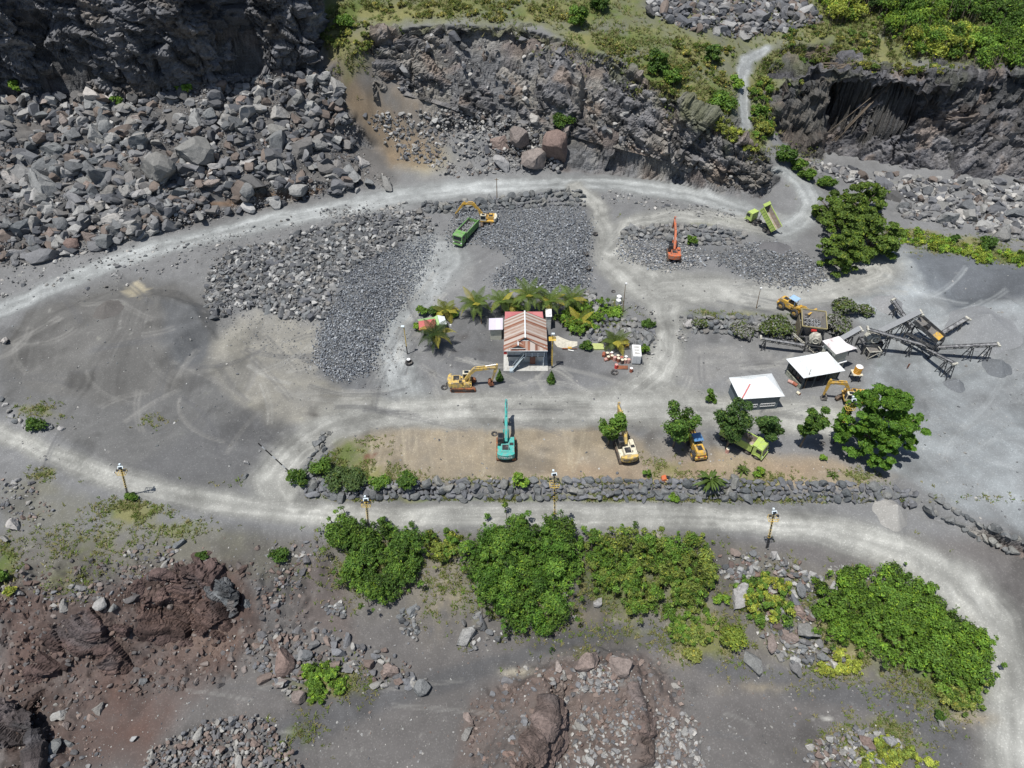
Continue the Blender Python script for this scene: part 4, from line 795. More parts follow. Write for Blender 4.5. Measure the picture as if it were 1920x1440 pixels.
rockwall('stone_wall', 'long retaining wall of dark boulders between the brown yard and the lower road', [(575,905),(620,902),(700,907),(900,903),(1100,902),(1300,903),(1450,905),(1600,910),(1720,925)], [(570,928),(620,930),(700,933),(900,933),(1100,934),(1300,934),(1450,935),(1600,940),(1720,948)], 4, 1.05, M_wallrock)
rockwall('stone_wall', 'dark boulder wall running down the right side between the dusty yard and the lower road', [(1735,925),(1790,958),(1840,985),(1880,1000),(1930,1025)], [(1730,948),(1780,978),(1830,1010),(1870,1025),(1930,1052)], 2, 1.15, M_wallrock)
rockwall('stone_wall', 'short boulder wall at the left corner of the brown yard beside the turning track', [(618,812),(600,830),(612,850),(590,878),(585,892)], [(608,812),(596,842),(578,868),(572,890),(570,920)], 2, 1.0, M_wallrock)
rockwall('stone_wall', 'rough boulder wall under the upper road above the crushed rock', [(790,382),(830,382),(930,374),(1000,366),(1060,358),(1095,362)], [(790,396),(830,398),(930,392),(1000,388),(1060,384),(1100,386)], 4, 1.25, M_wallrock)
rockwall('stone_wall', 'stacked pale boulder wall behind the orange digger', [(1165,434),(1200,428),(1240,424),(1300,424),(1350,430),(1395,436)], [(1165,452),(1200,446),(1240,446),(1300,458),(1350,458),(1390,456)], 5, 1.15, M_boulder)
rockwall('stone_wall', 'boulder wall beside the track right of the house shrubs', [(1085,545),(1110,552),(1120,600),(1135,602),(1180,600),(1215,606),(1225,625)], [(1080,560),(1100,568),(1105,635),(1125,640),(1170,640),(1205,648),(1215,665)], 5, 1.2, M_boulder)
rockwall('stone_wall', 'low boulder wall under the bank of shrubs left of the hopper', [(1290,598),(1330,596),(1380,596),(1430,600),(1490,606)], [(1300,622),(1335,624),(1380,626),(1430,632),(1490,636)], 4, 1.25, M_boulder)
# ---------------------------------------------------------------- plants
def leafmesh(name, Cn, Nn, size, colr, elong=1.6):
    """rhombic leaves at centres Cn with normals Nn"""
    n = len(Cn); t = RNG.normal(size=(n, 3)); t -= (t*Nn).sum(1)[:, None]*Nn; t /= np.linalg.norm(t, axis=1)[:, None]+1e-9; b = np.cross(Nn, t)
    s = (size*RNG.uniform(.6, 1.3, n))[:, None]
    q = np.stack([Cn-t*s*elong*.5, Cn-b*s*.42+Nn*s*.08, Cn+t*s*elong*.5-Nn*s*.12, Cn+b*s*.42+Nn*s*.08], 1).reshape(-1, 3)
    f = np.arange(n*4).reshape(n, 4)
    return npmesh(name, q, [f], M_leaf, np.repeat(colr, 4, 0))
def lobeleaves(lobes, nleaf, colr, cvar=.3, up=.35, fill=.4, dusty=None):
    """lobes rows x,y,z,rx,rz; leaves on their upper shells"""
    lobes = np.asarray(lobes, float); wgt = lobes[:, 3]**2; wgt = wgt*RNG.uniform(.35, 1.6, len(lobes)); k = RNG.choice(len(lobes), nleaf, p=wgt/wgt.sum())
    d = RNG.normal(size=(nleaf, 3)); d[:, 2] = np.where(d[:, 2] < -.3, -d[:, 2], d[:, 2]); d /= np.linalg.norm(d, axis=1)[:, None]
    rr = 1-fill*RNG.random(nleaf)**1.5+RNG.normal(0, .13, nleaf)
    p = lobes[k, :3]+d*rr[:, None]*np.stack([lobes[k, 3], lobes[k, 3], lobes[k, 4]], 1)
    nn = d+RNG.normal(0, .55, (nleaf, 3)); nn[:, 2] += up; nn /= np.linalg.norm(nn, axis=1)[:, None]
    lt = RNG.normal(0, 1, len(lobes)); base = np.array(colr)*np.array((1.75, 1.75, 1.5))
    c = base[None]*(1+cvar*.45*lt[k]+cvar*RNG.normal(0, .55, nleaf))[:, None]
    yel = (RNG.random(nleaf) < .12)[:, None]; c = np.where(yel, c*np.array((1.7, 1.35, .9)), c)
    if dusty is not None:
        m = (RNG.random(nleaf) < dusty)[:, None]; c = np.where(m, np.array((.27, .27, .25))*RNG.uniform(.7, 1.1, nleaf)[:, None], c)
    return p, nn, np.clip(c, .008, .6)
G_MID, G_DARK, G_LIGHT, G_YEL, G_DEEP = (.062,.115,.022), (.042,.082,.018), (.095,.165,.028), (.16,.19,.04), (.034,.066,.02)
M_bark = mat('bark', (.16,.13,.1), .9, var=.3, scale=6, bump=.5)
M_palmbark = mat('palm_bark', (.2,.17,.14), .9, var=.25, scale=9, bump=.5)
def tube(bm, pts_, rad, n=6, mi=0):
    rings = []
    for i, p in enumerate(pts_):
        p = Vector(p); d = (Vector(pts_[min(i+1, len(pts_)-1)])-Vector(pts_[max(i-1, 0)])).normalized()
        a = d.orthogonal().normalized(); b = d.cross(a)
        rings.append([bm.verts.new(p+(a*math.cos(6.2832*k/n)+b*math.sin(6.2832*k/n))*rad[i]) for k in range(n)])
    for r0, r1 in zip(rings[:-1], rings[1:]):
        # align rings
        o = min(range(n), key=lambda s: (r0[0].co-r1[s].co).length)
        for k in range(n):
            f = bm.faces.new((r0[k], r0[(k+1) % n], r1[(k+1+o) % n], r1[(k+o) % n])); f.material_index = mi; f.smooth = True
    for r in (rings[0], rings[-1]):
        try: bm.faces.new(r).material_index = mi
        except ValueError: pass
def bmobj(name, bm, mats, parent=None):
    bmesh.ops.recalc_face_normals(bm, faces=bm.faces)
    me = bpy.data.meshes.new(name); bm.to_mesh(me); bm.free()
    for m in (mats if isinstance(mats, (list, tuple)) else [mats]): me.materials.append(m)
    return link(name, me, parent)
def tree(name, label, cat, base, lobes, leaf, nleaf, colr, trunk_r=.18, group=None, dusty=None, cvar=.3, up=.35, elong=1.6, fork=.35):
    """base Vector; lobes in local coordinates"""
    root = empty(name, base, 0, label, cat, group)
    lobes = np.asarray(lobes, float); p, nn, c = lobeleaves(lobes, nleaf, colr, cvar, up, dusty=dusty)
    link('crown', leafmesh('crown', p, nn, leaf, c, elong), root)
    bm = bmesh.new(); zc = lobes[:, 2].mean(); cx, cy = lobes[:, 0].mean()*fork, lobes[:, 1].mean()*fork; hf = max(.3, min(zc*.55, lobes[:, 2].min()+.2))
    tube(bm, [(0, 0, -.4), (cx*.3, cy*.3, hf*.5), (cx, cy, hf)], [trunk_r*1.25, trunk_r, trunk_r*.8])
    for l in lobes[:14]:
        e = Vector(l[:3]); s = Vector((cx, cy, hf)); tube(bm, [s, s.lerp(e, .5)+Vector((0, 0, .15)), e], [trunk_r*.55, trunk_r*.35, trunk_r*.12], 5)
    bmobj('trunk', bm, M_bark, root)
    return root
def blobs(n, rx, ry, z0, z1, r0, r1, flat=.8, seed=None):
    out = []
    for _ in range(n):
        a = random.uniform(0, 6.283); q = math.sqrt(random.random()); r = random.uniform(r0, r1)
        z = random.uniform(z0, z1); k = 1-.45*abs((z-z0)/(z1-z0+1e-6)-.4)
        out.append((rx*q*math.cos(a)*k, ry*q*math.sin(a)*k, z, r, r*flat))
    return out
def shrub(label, u, v, wpx, hm, colr, leaf=.28, dens=34, dusty=None, cat='bush', name='bush', group=None, n=None):
    """bush whose foot stands at picture u,v; wpx = picture width"""
    b = hit(u, v); w = wpx*mpp(v, b.z); r = w/2
    n = n or max(5, int(6+w*1.5)); k = min(max(.3, w*.2), 1.4)
    lob = blobs(n, max(.1, r-k*.6), max(.1, r*.8-k*.6), min(hm*.35, k*.6), max(hm-k*.7, k*.7), k*.7, k*1.15)
    return tree(name, label, cat, b, lob, leaf, int(dens*w*w*.8+dens*w*hm*.9+60), colr, .05+.02*hm, group, dusty, fork=0)
def thicket(label, poly_, nl, r0, r1, hm, nleaf, colr, leaf=.32, cat='thicket', name='thicket', dusty=None, mixc=None):
    """dense growth covering a piece of ground"""
    cu = sum(q[0] for q in poly_)/len(poly_); cv = sum(q[1] for q in poly_)/len(poly_); b = hit(cu, cv); b.z -= .2
    u, v = polysamp(poly_, nl); X, Y, Z = hits(u, v); r = RNG.uniform(r0, r1, nl)
    hh = hm*RNG.uniform(.35, 1, nl)
    lob = np.stack([X-b.x, Y-b.y, Z-b.z+np.maximum(hh-r*.5, r*.3), r, r*.8], 1)
    root = empty(name, b, 0, label, cat)
    # broken outline: many small sprays around and above the main clumps
    m = nl*4; k2 = RNG.integers(0, nl, m); aa = RNG.uniform(0, 6.283, m); ra = lob[k2, 3]*RNG.uniform(.5, 1.7, m); sr = RNG.uniform(.22, .5, m)*min(1, r1/1.4)
    spr = np.stack([lob[k2, 0]+ra*np.cos(aa), lob[k2, 1]+ra*np.sin(aa), lob[k2, 2]+lob[k2, 4]*RNG.uniform(-.4, .95, m)*np.clip(1.4-ra/lob[k2, 3], -.4, 1), sr, sr*1.1], 1)
    lob[:, 3] *= .68; lob[:, 4] *= .8; lob = np.concatenate([lob, spr]); lob = lob[RNG.permutation(len(lob))]
    groups = [lob] if not mixc else [lob[::2], lob[1::2]]; cols = [colr] if not mixc else [colr, mixc]
    PP, NN, CC_ = [], [], []
    for g, c0 in zip(groups, cols):
        p, nn, c = lobeleaves(g, int(nleaf*2.5)//len(groups), c0, .5, .3, dusty=dusty); PP.append(p); NN.append(nn); CC_.append(c)
    link('foliage', leafmesh('foliage', np.concatenate(PP), np.concatenate(NN), leaf*.6, np.concatenate(CC_), 2.0), root)
    bm = bmesh.new()
    for l in lob[::max(1, nl//40)]:
        g = ground(l[0]+b.x, l[1]+b.y)-b.z; gh = ground(b.x+l[0]*.5, b.y+l[1]*.5)-b.z; tube(bm, [(0, 0, -.5), (l[0]*.5, l[1]*.5, gh-.4), (l[0], l[1], g-.2), (l[0]+.1, l[1], (g+l[2])/2), (l[0], l[1]+.1, l[2])], [.09, .08, .08, .06, .03], 5)
    bmobj('stems', bm, M_bark, root)
    return root
# thickets on the slope under the lower road
thicket('dense dark green thicket on the slope below the left lamp mast', [(618,990),(700,985),(790,1020),(795,1060),(745,1130),(700,1125),(650,1090),(680,1050),(625,1030)], 80, .8, 1.9, 3.0, 13000, G_DARK, mixc=G_MID)
thicket('small green thicket between the two largest thickets under the road', [(800,1005),(860,1005),(860,1040),(830,1068),(805,1040)], 16, .5, 1.1, 1.6, 2300, G_MID, mixc=(.1,.13,.03))
thicket('largest bright green thicket, below the middle lamp mast', [(868,1000),(930,992),(1050,990),(1082,1020),(1085,1060),(1050,1110),(1055,1160),(1010,1195),(950,1165),(900,1120),(872,1060)], 130, .9, 2.2, 3.6, 26000, G_MID, mixc=(.042,.09,.016))
thicket('wide green thicket with olive grass, right of the middle lamp mast', [(1095,1010),(1180,1005),(1300,1010),(1335,1060),(1330,1120),(1270,1150),(1190,1150),(1130,1110),(1105,1060)], 110, .7, 1.7, 2.6, 16000, G_MID, mixc=(.09,.12,.03))
thicket('broad bright green thicket inside the bend of the lower road', [(1535,1110),(1600,1075),(1700,1078),(1740,1110),(1770,1165),(1860,1200),(1862,1260),(1800,1300),(1740,1265),(1690,1240),(1600,1215),(1535,1180)], 150, .8, 1.9, 2.8, 25000, G_MID, mixc=(.07,.13,.02))
thicket('lighter green growth at the lower tip of the road-bend thicket', [(1720,1270),(1850,1270),(1835,1310),(1800,1330),(1750,1305)], 26, .5, 1.1, 1.5, 3600, (.07,.115,.025), mixc=(.13,.15,.045))
thicket('green bush growth among pale rocks left of the road-bend thicket', [(1390,1110),(1440,1075),(1475,1120),(1478,1175),(1430,1185),(1400,1150)], 26, .5, 1.2, 2, 4200, G_MID, mixc=G_YEL)
shrub('round yellow-green bush at the foot of the slope', 1370, 1205, 66, 2.2, (.11,.15,.03), dens=60)
shrub('small bright bush in front of the dark overhanging rock', 1350, 1130, 34, 1.3, G_LIGHT, dens=50)
shrub('olive grass tussock left of the round yellow-green bush', 1300, 1230, 40, 1.2, (.14,.16,.05), dens=60)
thicket('yellowish grass tussocks under the tumbled rocks', [(1530,1240),(1590,1215),(1610,1250),(1570,1278),(1540,1270)], 14, .35, .8, .9, 1900, G_YEL)
thicket('light green weeds at the foot of the wide thicket', [(1250,1150),(1330,1130),(1350,1180),(1290,1230),(1260,1190)], 30, .4, .9, 1.1, 3600, (.11,.14,.04), mixc=G_MID)
thicket('bright green growth in the heap left of the lower track', [(575,1255),(620,1248),(650,1280),(630,1310),(585,1312)], 18, .4, .9, 1.4, 3000, G_LIGHT, mixc=G_MID)
thicket('light green grass growth at the bottom right corner of the heap', [(1650,1385),(1700,1400),(1760,1440),(1600,1440)], 24, .4, .8, 1, 3300, (.12,.16,.04), mixc=G_YEL)
for a in [('dark bush on the bank below where the tracks meet',525,1045,44,1.6,G_DARK),('small dark bush beside the brown hollow',382,1045,26,1.2,G_DARK),('green bush at the left edge below the road',8,1090,40,2,G_MID),('lower green bush at the left edge',20,1112,26,1,G_YEL),('green bush on the verge of the lower road at the left',72,803,44,2,G_DARK),
 ('small bush on the grassy patch beside the left lamp mast',248,935,26,.9,G_MID),('small plant behind the blue grey stone inside the road bend',1760,1345,26,1.1,G_DARK),('small bush at the top right of the road-bend thicket',1697,1085,22,1.5,G_DARK),
 ('dark green bush at the left corner of the boulder wall',560,905,44,2.2,G_DARK),('taller bush behind the left corner of the boulder wall',612,885,52,2.4,G_MID),('bush growing over the wall near its left end',650,905,90,1.6,(.05,.08,.03)),('bush at the top of the wall above the left lamp mast',710,910,50,1.3,G_MID),
 ('full dark bush on the boulder wall left of the teal digger',762,908,52,2.2,G_DARK),('tall narrow green bush on the wall below the teal digger',975,912,34,3.2,G_LIGHT),('small round bush behind the wall left of the strappy plant',1211,895,18,1.6,G_MID),('low weed clump on the wall below the orange scrap',1260,935,30,.8,G_LIGHT),('small bush beside the parked green truck',1422,890,24,1.5,G_LIGHT),('small round bush at the right of the yard',1543,862,16,1.1,G_LIGHT),('low bush between the truck and the strappy plant',1432,845,16,1.1,G_LIGHT),
 ('bushy shrub standing at the junction right of the yard track',1331,755,28,2.6,G_MID)]:
    shrub(*a, dens=55)
for a in [('dusty green bush on the bank at its left end',1308,612,36,1.6,.3),('pale dusty bush left of the larger green one on the bank',1390,625,56,2,.65),('large green bush on the bank beside the hopper',1450,625,70,3,.2),('dusty pale bush hanging over the side of the hopper',1492,632,34,2,.7),('tall dusty bush right of the hopper',1565,620,64,3.2,.6),('dusty yellow-green bush behind the hopper',1582,585,54,2.6,.35),('small dusty bush near the left conveyor of the sorting plant',1618,590,36,2,.3)]:
    shrub(a[0], a[1], a[2], a[3], a[4], (.06,.085,.03), leaf=.34, dens=55, dusty=a[5])
# leafy shrubs by the house
thicket('mass of light green shrubs right of the house', [(1050,600),(1080,575),(1120,570),(1135,590),(1105,625),(1060,630)], 40, .6, 1.2, 2.2, 6500, G_LIGHT, mixc=G_MID)
for a in [('round bush behind the red hut, left of the yellow palm',790,590,28,2,G_MID),('dark bush behind the red hut beside the yellow palm',815,590,30,1.8,G_DARK),('leafy bush under the yellow palm',850,592,24,1.4,G_MID),('small bush at the left end of the red hut',782,618,18,1.4,G_LIGHT),('round bush left of the green pallets',1098,655,28,1.8,G_DARK),('bush right of the white container',1207,662,22,1.8,G_MID),('bush among the boulders above the white container',1214,612,30,1.4,G_DARK),('dark green bush on the stacked wall behind the orange digger',1296,458,24,2.2,G_MID),('grassy clump round the white water tanks',1150,590,44,1,G_LIGHT)]:
    shrub(*a, dens=60)
def conifer(label, u, v, h, w):
    b = hit(u, v); lob = [(0, 0, h*(.12+.8*t), w*(1-t)*.5+.08, .35) for t in np.linspace(0, 1, 9)]
    tree('sapling', label, 'sapling', b, lob, .2, 1300, G_DARK, .06, fork=0)
conifer('slender dark sapling beside the front right corner of the house', 1033, 717, 2.9, 1.3)
conifer('slender dark sapling behind the bucket of the parked yellow digger', 937, 713, 2.5, 1.1)
# trees of the yard, foot in the picture, height m, crown width m
def yardtree(label, u, v, h, w, colr, seed, nleaf=3400, lean=0):
    random.seed(seed); b = hit(u, v); lob = []
    for k in range(9):
        a = k*2.4+random.random(); rr = w*.5*random.uniform(.35, .95); z = h*random.uniform(.45, .95)
        e = Vector((rr*math.cos(a)*.8+lean*z/h, rr*math.sin(a)*.8, z))
        for t in (.45, .75, 1):
            lob.append((e.x*t, e.y*t, h*.25+(e.z-h*.25)*t, w*random.uniform(.11, .17), w*random.uniform(.1, .15)))
    tree('broadleaf_tree', label, 'tree', b, lob, .26, int(nleaf*1.35), colr, .14, cvar=.5)
yardtree('bright green round tree beside the parked yellow digger with the raised boom', 1140, 835, 6.2, 4.6, G_MID, 1, 4200)
yardtree('dark many-armed tree left of the loader with the blue roof', 1262, 838, 8.4, 6.0, G_DARK, 2, 4600, .4)
yardtree('tall dark tree leaning over the bed of the parked green truck', 1362, 840, 9.0, 6.2, G_DEEP, 3, 4600)
yardtree('dark tree right of the parked green truck', 1428, 835, 8.0, 5.0, G_DEEP, 4, 4200)
yardtree('dark tree with yellow-green shoots, rightmost of the yard row', 1500, 838, 8.6, 4.4, G_DARK, 5, 4200, .8)
def bigtree(label, u, v, h, w, colr, n, seed, lobn=34, leaf=.42, nm='broadleaf_tree', k=.13, z0=.35):
    random.seed(seed); b = hit(u, v); lob = []
    for _ in range(lobn):
        a = random.uniform(0, 6.283); q = math.sqrt(random.random()); zt = random.uniform(0, 1)
        z = h*(z0+(.97-z0)*zt*(1-.45*q*q)); r = w*k*random.uniform(.5, 1.2); wob = 1+.16*math.sin(3*a+seed)+.1*math.sin(5*a+2*seed)
        lob.append((q*(w/2-r*.5)*wob*math.cos(a), q*(w/2-r*.5)*wob*math.sin(a), z, r, r*.55))
    return tree(nm, label, 'tree', b, lob, leaf, n, colr, .28)
bigtree('largest tree, spreading bright green crown beside the sorting plant', 1624, 840, 12.0, 12.0, (.055,.115,.018), 30000, 11, 170, .34, k=.065, z0=.16)
for a in [('lowest tree of the dark green group beside the crushed rock',1568,497,7.5,9.5,21),('widest tree of the dark green group, on its right',1624,474,9,11,22),('tallest tree in the middle of the dark green group',1586,440,9.5,12,23),('top left tree of the dark green group beside the ramp road',1560,412,7,8.5,24),('rightmost tree of the dark green group beside the rockfall',1612,402,7.5,10,25)]:
    bigtree(a[0], a[1], a[2], a[3], a[4], (.062,.1,.022), 8000, a[5], 60, .4, k=.1, z0=.1)
for a in [('small bush at the head of the dark green tree group',1545,352,36,3,G_MID),('bush on the bank of the ramp road above the tree group',1510,335,34,2.6,G_MID),('dark bush at the crest where the ramp road disappears',1470,305,40,4.0,G_DARK),('upper bush on the bank beside the ramp road',1495,318,40,3,G_MID),
 ('large bright bush left of the ramp road',1355,205,60,4.5,G_MID),('bush just above the large bright bush by the ramp road',1378,165,34,3,G_LIGHT),('dark round bush left of the top of the ramp road',1333,118,36,4,G_DARK),('dark green bush on the crest of the middle cliff',1232,135,48,5,G_DARK),('second green bush on the crest, right of the dark one',1262,160,44,4,G_MID),('green bush high on the plateau above the middle cliff',1083,48,50,4.5,G_MID),('dark green bush at the top edge right of the plateau bush',1125,20,46,4,G_DARK),('dark green bush growing on a ledge above the red boulders',1058,238,50,3,G_DARK),
 ('green growth hanging on the upper left cliff',202,105,26,3.5,G_MID),('small bush at the foot of the upper left cliff, below the hanging growth',220,198,26,2.2,G_MID),('small bush at the cliff foot near the left edge',33,170,24,2.2,G_LIGHT),('small bush at the foot of the cliff in its middle',345,172,34,1.8,G_LIGHT),('green bush on the grassy corner right of the left cliff',648,50,44,3,G_MID),('bush on the grassy strip under the right rockfall',1848,465,40,2.4,G_DARK),('small bush on the grassy strip left of the larger one',1785,452,20,1.6,G_DARK),
 ('yellow-green bush beside the road on the right of the ramp',1420,215,30,2.6,G_MID),('tall grassy bush on the left wall of the right hollow',1430,250,36,2.6,(.11,.13,.035))]:
    shrub(*a, dens=38, leaf=.42)
bigs = [((1640,30),(1720,10),(1800,40),(1720,80),(1660,70)), ((1760,0),(1850,0),(1860,40),(1790,50)), ((1700,80),(1800,60),(1850,90),(1780,118),(1700,105)), ((1850,30),(1925,10),(1925,70),(1870,75)), ((1790,90),(1925,75),(1925,120),(1830,128)), ((1610,0),(1700,0),(1700,25),(1630,30)), ((1540,0),(1600,0),(1625,35),(1560,50))]
for k, (pl, lb) in enumerate(zip(bigs, ['dense bright green thicket on the upper right plateau beside the trail', 'dark leafy thicket at the top edge of the upper right', 'green thicket along the rim of the upper right cliff', 'dark thicket in the upper right corner', 'thicket of mixed green along the right end of the cliff rim', 'dark palm-like thicket at the top edge left of the leafy one', 'light green thicket at the top edge above the ramp'])):
    thicket(lb, list(pl), 46, 1.5, 3.2, 5, 6500, [G_MID, G_DARK, G_MID, G_DARK, G_MID, G_DEEP, G_LIGHT][k], leaf=.5, mixc=[(.08,.13,.02), G_MID, G_YEL, G_MID, G_LIGHT, G_DARK, G_YEL][k])
thicket('green bushes covering the bank between the ramp road and the right hollow', [(1405,185),(1440,130),(1450,200),(1440,280),(1410,255)], 30, .8, 1.6, 2, 4200, G_MID, leaf=.4, mixc=(.12,.14,.04))
thicket('yellow-green scrub on the slope behind the nose of the middle cliff', [(1330,215),(1380,235),(1430,280),(1400,285),(1340,255)], 26, .6, 1.3, 1.6, 3400, (.1,.12,.035), leaf=.4, mixc=G_YEL)
thicket('bright green ground growth under the right rockfall', [(1665,430),(1740,440),(1850,470),(1925,480),(1925,495),(1840,495),(1760,470),(1665,450)], 46, .7, 1.5, .9, 5200, G_LIGHT, leaf=.4, mixc=(.13,.17,.03))
for k_, (lb_, pl_, n_l, c1, c2) in enumerate([
 ('low olive scrub spilling over the crest of the middle cliff on its right', [(1120,70),(1230,95),(1310,150),(1380,225),(1350,240),(1280,195),(1200,140),(1120,100)], 60, (.07,.1,.025), (.13,.13,.05)),
 ('low grassy growth along the top edge above the middle cliff', [(700,8),(1000,0),(1110,22),(1060,46),(860,34),(700,30)], 60, (.08,.1,.03), (.14,.14,.05)),
 ('low scrub round the top end of the ramp road', [(1480,45),(1640,60),(1650,95),(1560,115),(1470,120)], 46, (.06,.1,.025), (.12,.13,.04)),
 ('scrub on the slope left of the ramp road', [(1240,75),(1370,90),(1385,150),(1360,180),(1290,130)], 40, (.07,.1,.025), (.14,.14,.05)),
 ('weedy growth hanging over the rim of the right hollow', [(1470,140),(1600,118),(1760,128),(1920,120),(1920,135),(1740,145),(1600,138),(1480,165)], 50, (.06,.095,.022), (.12,.13,.04)),
 ('grass and low shrubs on the corner above the brown gully', [(600,55),(690,45),(700,90),(660,110),(625,90)], 26, (.08,.11,.03), (.14,.15,.05))]):
    thicket(lb_, pl_, n_l, .4, 1.1, .9, 4200, c1, leaf=.42, name='scrub', cat='scrub', mixc=c2)
# coconut palms
def frond(L_, droop, wid):
    """leaf blade of a palm in local x, hanging in z: arrays of verts"""
    q = []; n = 12; pp = []
    for i in range(n+1):
        t = i/n; pp.append(np.array((L_*(t-.22*droop*t*t), 0, L_*(.45*t-droop*t*t))))
    for i in range(1, n+1):
        a, b = pp[i-1], pp[i]; w = wid*math.sin(math.pi*min(.95, .12+i/n*.85))*1.0
        for s in (-1, 1):
            for k in (0, .5):
                c = a+(b-a)*k; e = c+np.array((.25*w, s*w, -.42*w)); q.append([c, c+(b-a)*.36, e+np.array((.08, 0, -.02)), e])
        q.append([a+np.array((0, -.035, 0)), b+np.array((0, -.02, 0)), b+np.array((0, .02, 0)), a+np.array((0, .035, 0))])
    return np.array(q)
def palm(label, u, v, h, L_, nf, colr, seed, yellow=.25, lean=(0, 0), group='coconut palms round the house', bend=1.0):
    random.seed(seed); b = hit(u, v); root = empty('coconut_palm', b, 0, label, 'palm tree', group)
    bm = bmesh.new(); tp = Vector((lean[0], lean[1], h)); tube(bm, [(0, 0, -.3), (lean[0]*.2, lean[1]*.2, h*.4), (lean[0]*.6, lean[1]*.6, h*.75), tp], [.24, .17, .15, .14], 8); bmobj('trunk', bm, M_palmbark, root)
    for i in range(nf):
        a = i*2.399+random.uniform(-.2, .2); t = i/nf; dr = (.25+1.05*t)*bend*random.uniform(.85, 1.15); q = frond(L_*random.uniform(1.0, 1.3), dr, .72)
        ca, sa = math.cos(a), math.sin(a); up = .5*(1-t)
        x, y, z = q[..., 0], q[..., 1], q[..., 2]
        x, z = x*math.cos(up)-z*math.sin(up), x*math.sin(up)+z*math.cos(up)
        V_ = np.stack([x*ca-y*sa, x*sa+y*ca, z], -1).reshape(-1, 3)
        cc = np.array((.34, .31, .05) if random.random() < yellow*(.4+1.2*t) else colr)*random.uniform(.8, 1.25)
        cl = np.repeat(cc[None]*RNG.uniform(.8, 1.2, (len(V_)//4, 1)), 4, 0)
        o = link('frond', npmesh('frond', V_, [np.arange(len(V_)).reshape(-1, 4)], M_leaf, cl), root); o.location = tp
PG = (.1,.15,.03)
palm('coconut palm left of the house roof, standing apart from the row', 892, 592, 3.0, 3.3, 18, PG, 1)
palm('slim coconut palm just right of the lone one behind the house', 941, 586, 2.8, 2.9, 14, PG, 2)
palm('small coconut palm between the slim one and the tallest one', 965, 586, 2.0, 2.6, 12, PG, 3)
palm('tallest coconut palm, directly behind the house roof', 990, 590, 4.6, 3.6, 20, PG, 4)
palm('coconut palm right of the tallest one behind the pink roof', 1030, 590, 3.4, 3.4, 18, PG, 5)
palm('coconut palm at the right end of the row behind the house', 1070, 582, 2.8, 3.2, 16, PG, 6, .35)
palm('low coconut palm with yellow fronds behind the shrub mass', 1085, 610, 1.2, 2.9, 11, (.1,.13,.02), 7, .6)
palm('short yellow palm behind the red hut', 836, 592, 1.4, 2.6, 13, (.13,.15,.025), 8, .6)
palm('dark coconut palm in front of the red hut', 818, 650, 3.2, 3.4, 16, (.035,.06,.015), 9, .25)
palm('short palm above the white container and the barrels', 1153, 650, 1.3, 2.9, 13, (.07,.1,.02), 10, .3)
def strappy(label, u, v, L_, n, colr, wid=.22, h0=.3, tiers=1):
    b = hit(u, v); root = empty('banana_plant', b, 0, label, 'plant'); V_ = []; 
    for k in range(n):
        a = k*2.399; up = random.uniform(.15, 1.1); l = L_*random.uniform(.7, 1.1); w = wid*random.uniform(.8, 1.2); z0 = h0+random.uniform(0, h0)*tiers; d = np.array((math.cos(a), math.sin(a), 0)); s = np.array((-d[1], d[0], 0)); pr = None
        for i in range(6):
            t = i/5; c = d*l*(math.cos(up)*t)+np.array((0, 0, z0+l*(math.sin(up)*t-.55*t*t))); ww = w*math.sin(math.pi*(.12+.83*t)); cur = (c-s*ww, c+np.array((0, 0, -.05)), c+s*ww)
            if pr is not None: V_ += [pr[0], cur[0], cur[1], pr[1], pr[1], cur[1], cur[2], pr[2]]
            pr = cur
    V_ = np.array(V_); nq = len(V_)//4; cl = np.repeat(np.array(colr)[None]*np.repeat(RNG.uniform(.7, 1.4, (n, 1)), 10, 0), 4, 0)
    link('leaves', npmesh('leaves', V_, [np.arange(nq*4).reshape(-1, 4)], M_leaf, cl), root)
    bm = bmesh.new(); tube(bm, [(0, 0, -.2), (0, 0, h0), (0, .05, h0*(1+tiers))], [.16, .13, .08], 8); bmobj('stem', bm, M_palmbark, root)
strappy('tall strappy plant with long pointed leaves hanging over the boulder wall', 1327, 915, 2.9, 34, (.075,.12,.025), .2, .9, 1.8)
strappy('smaller strappy plant beside the cab of the parked green truck', 1391, 885, 1.5, 20, (.08,.12,.025), .13, .3, 1)
strappy('small strappy plant near the right end of the boulder wall', 1561, 893, 1.2, 18, (.09,.13,.03), .11, .2, 1)
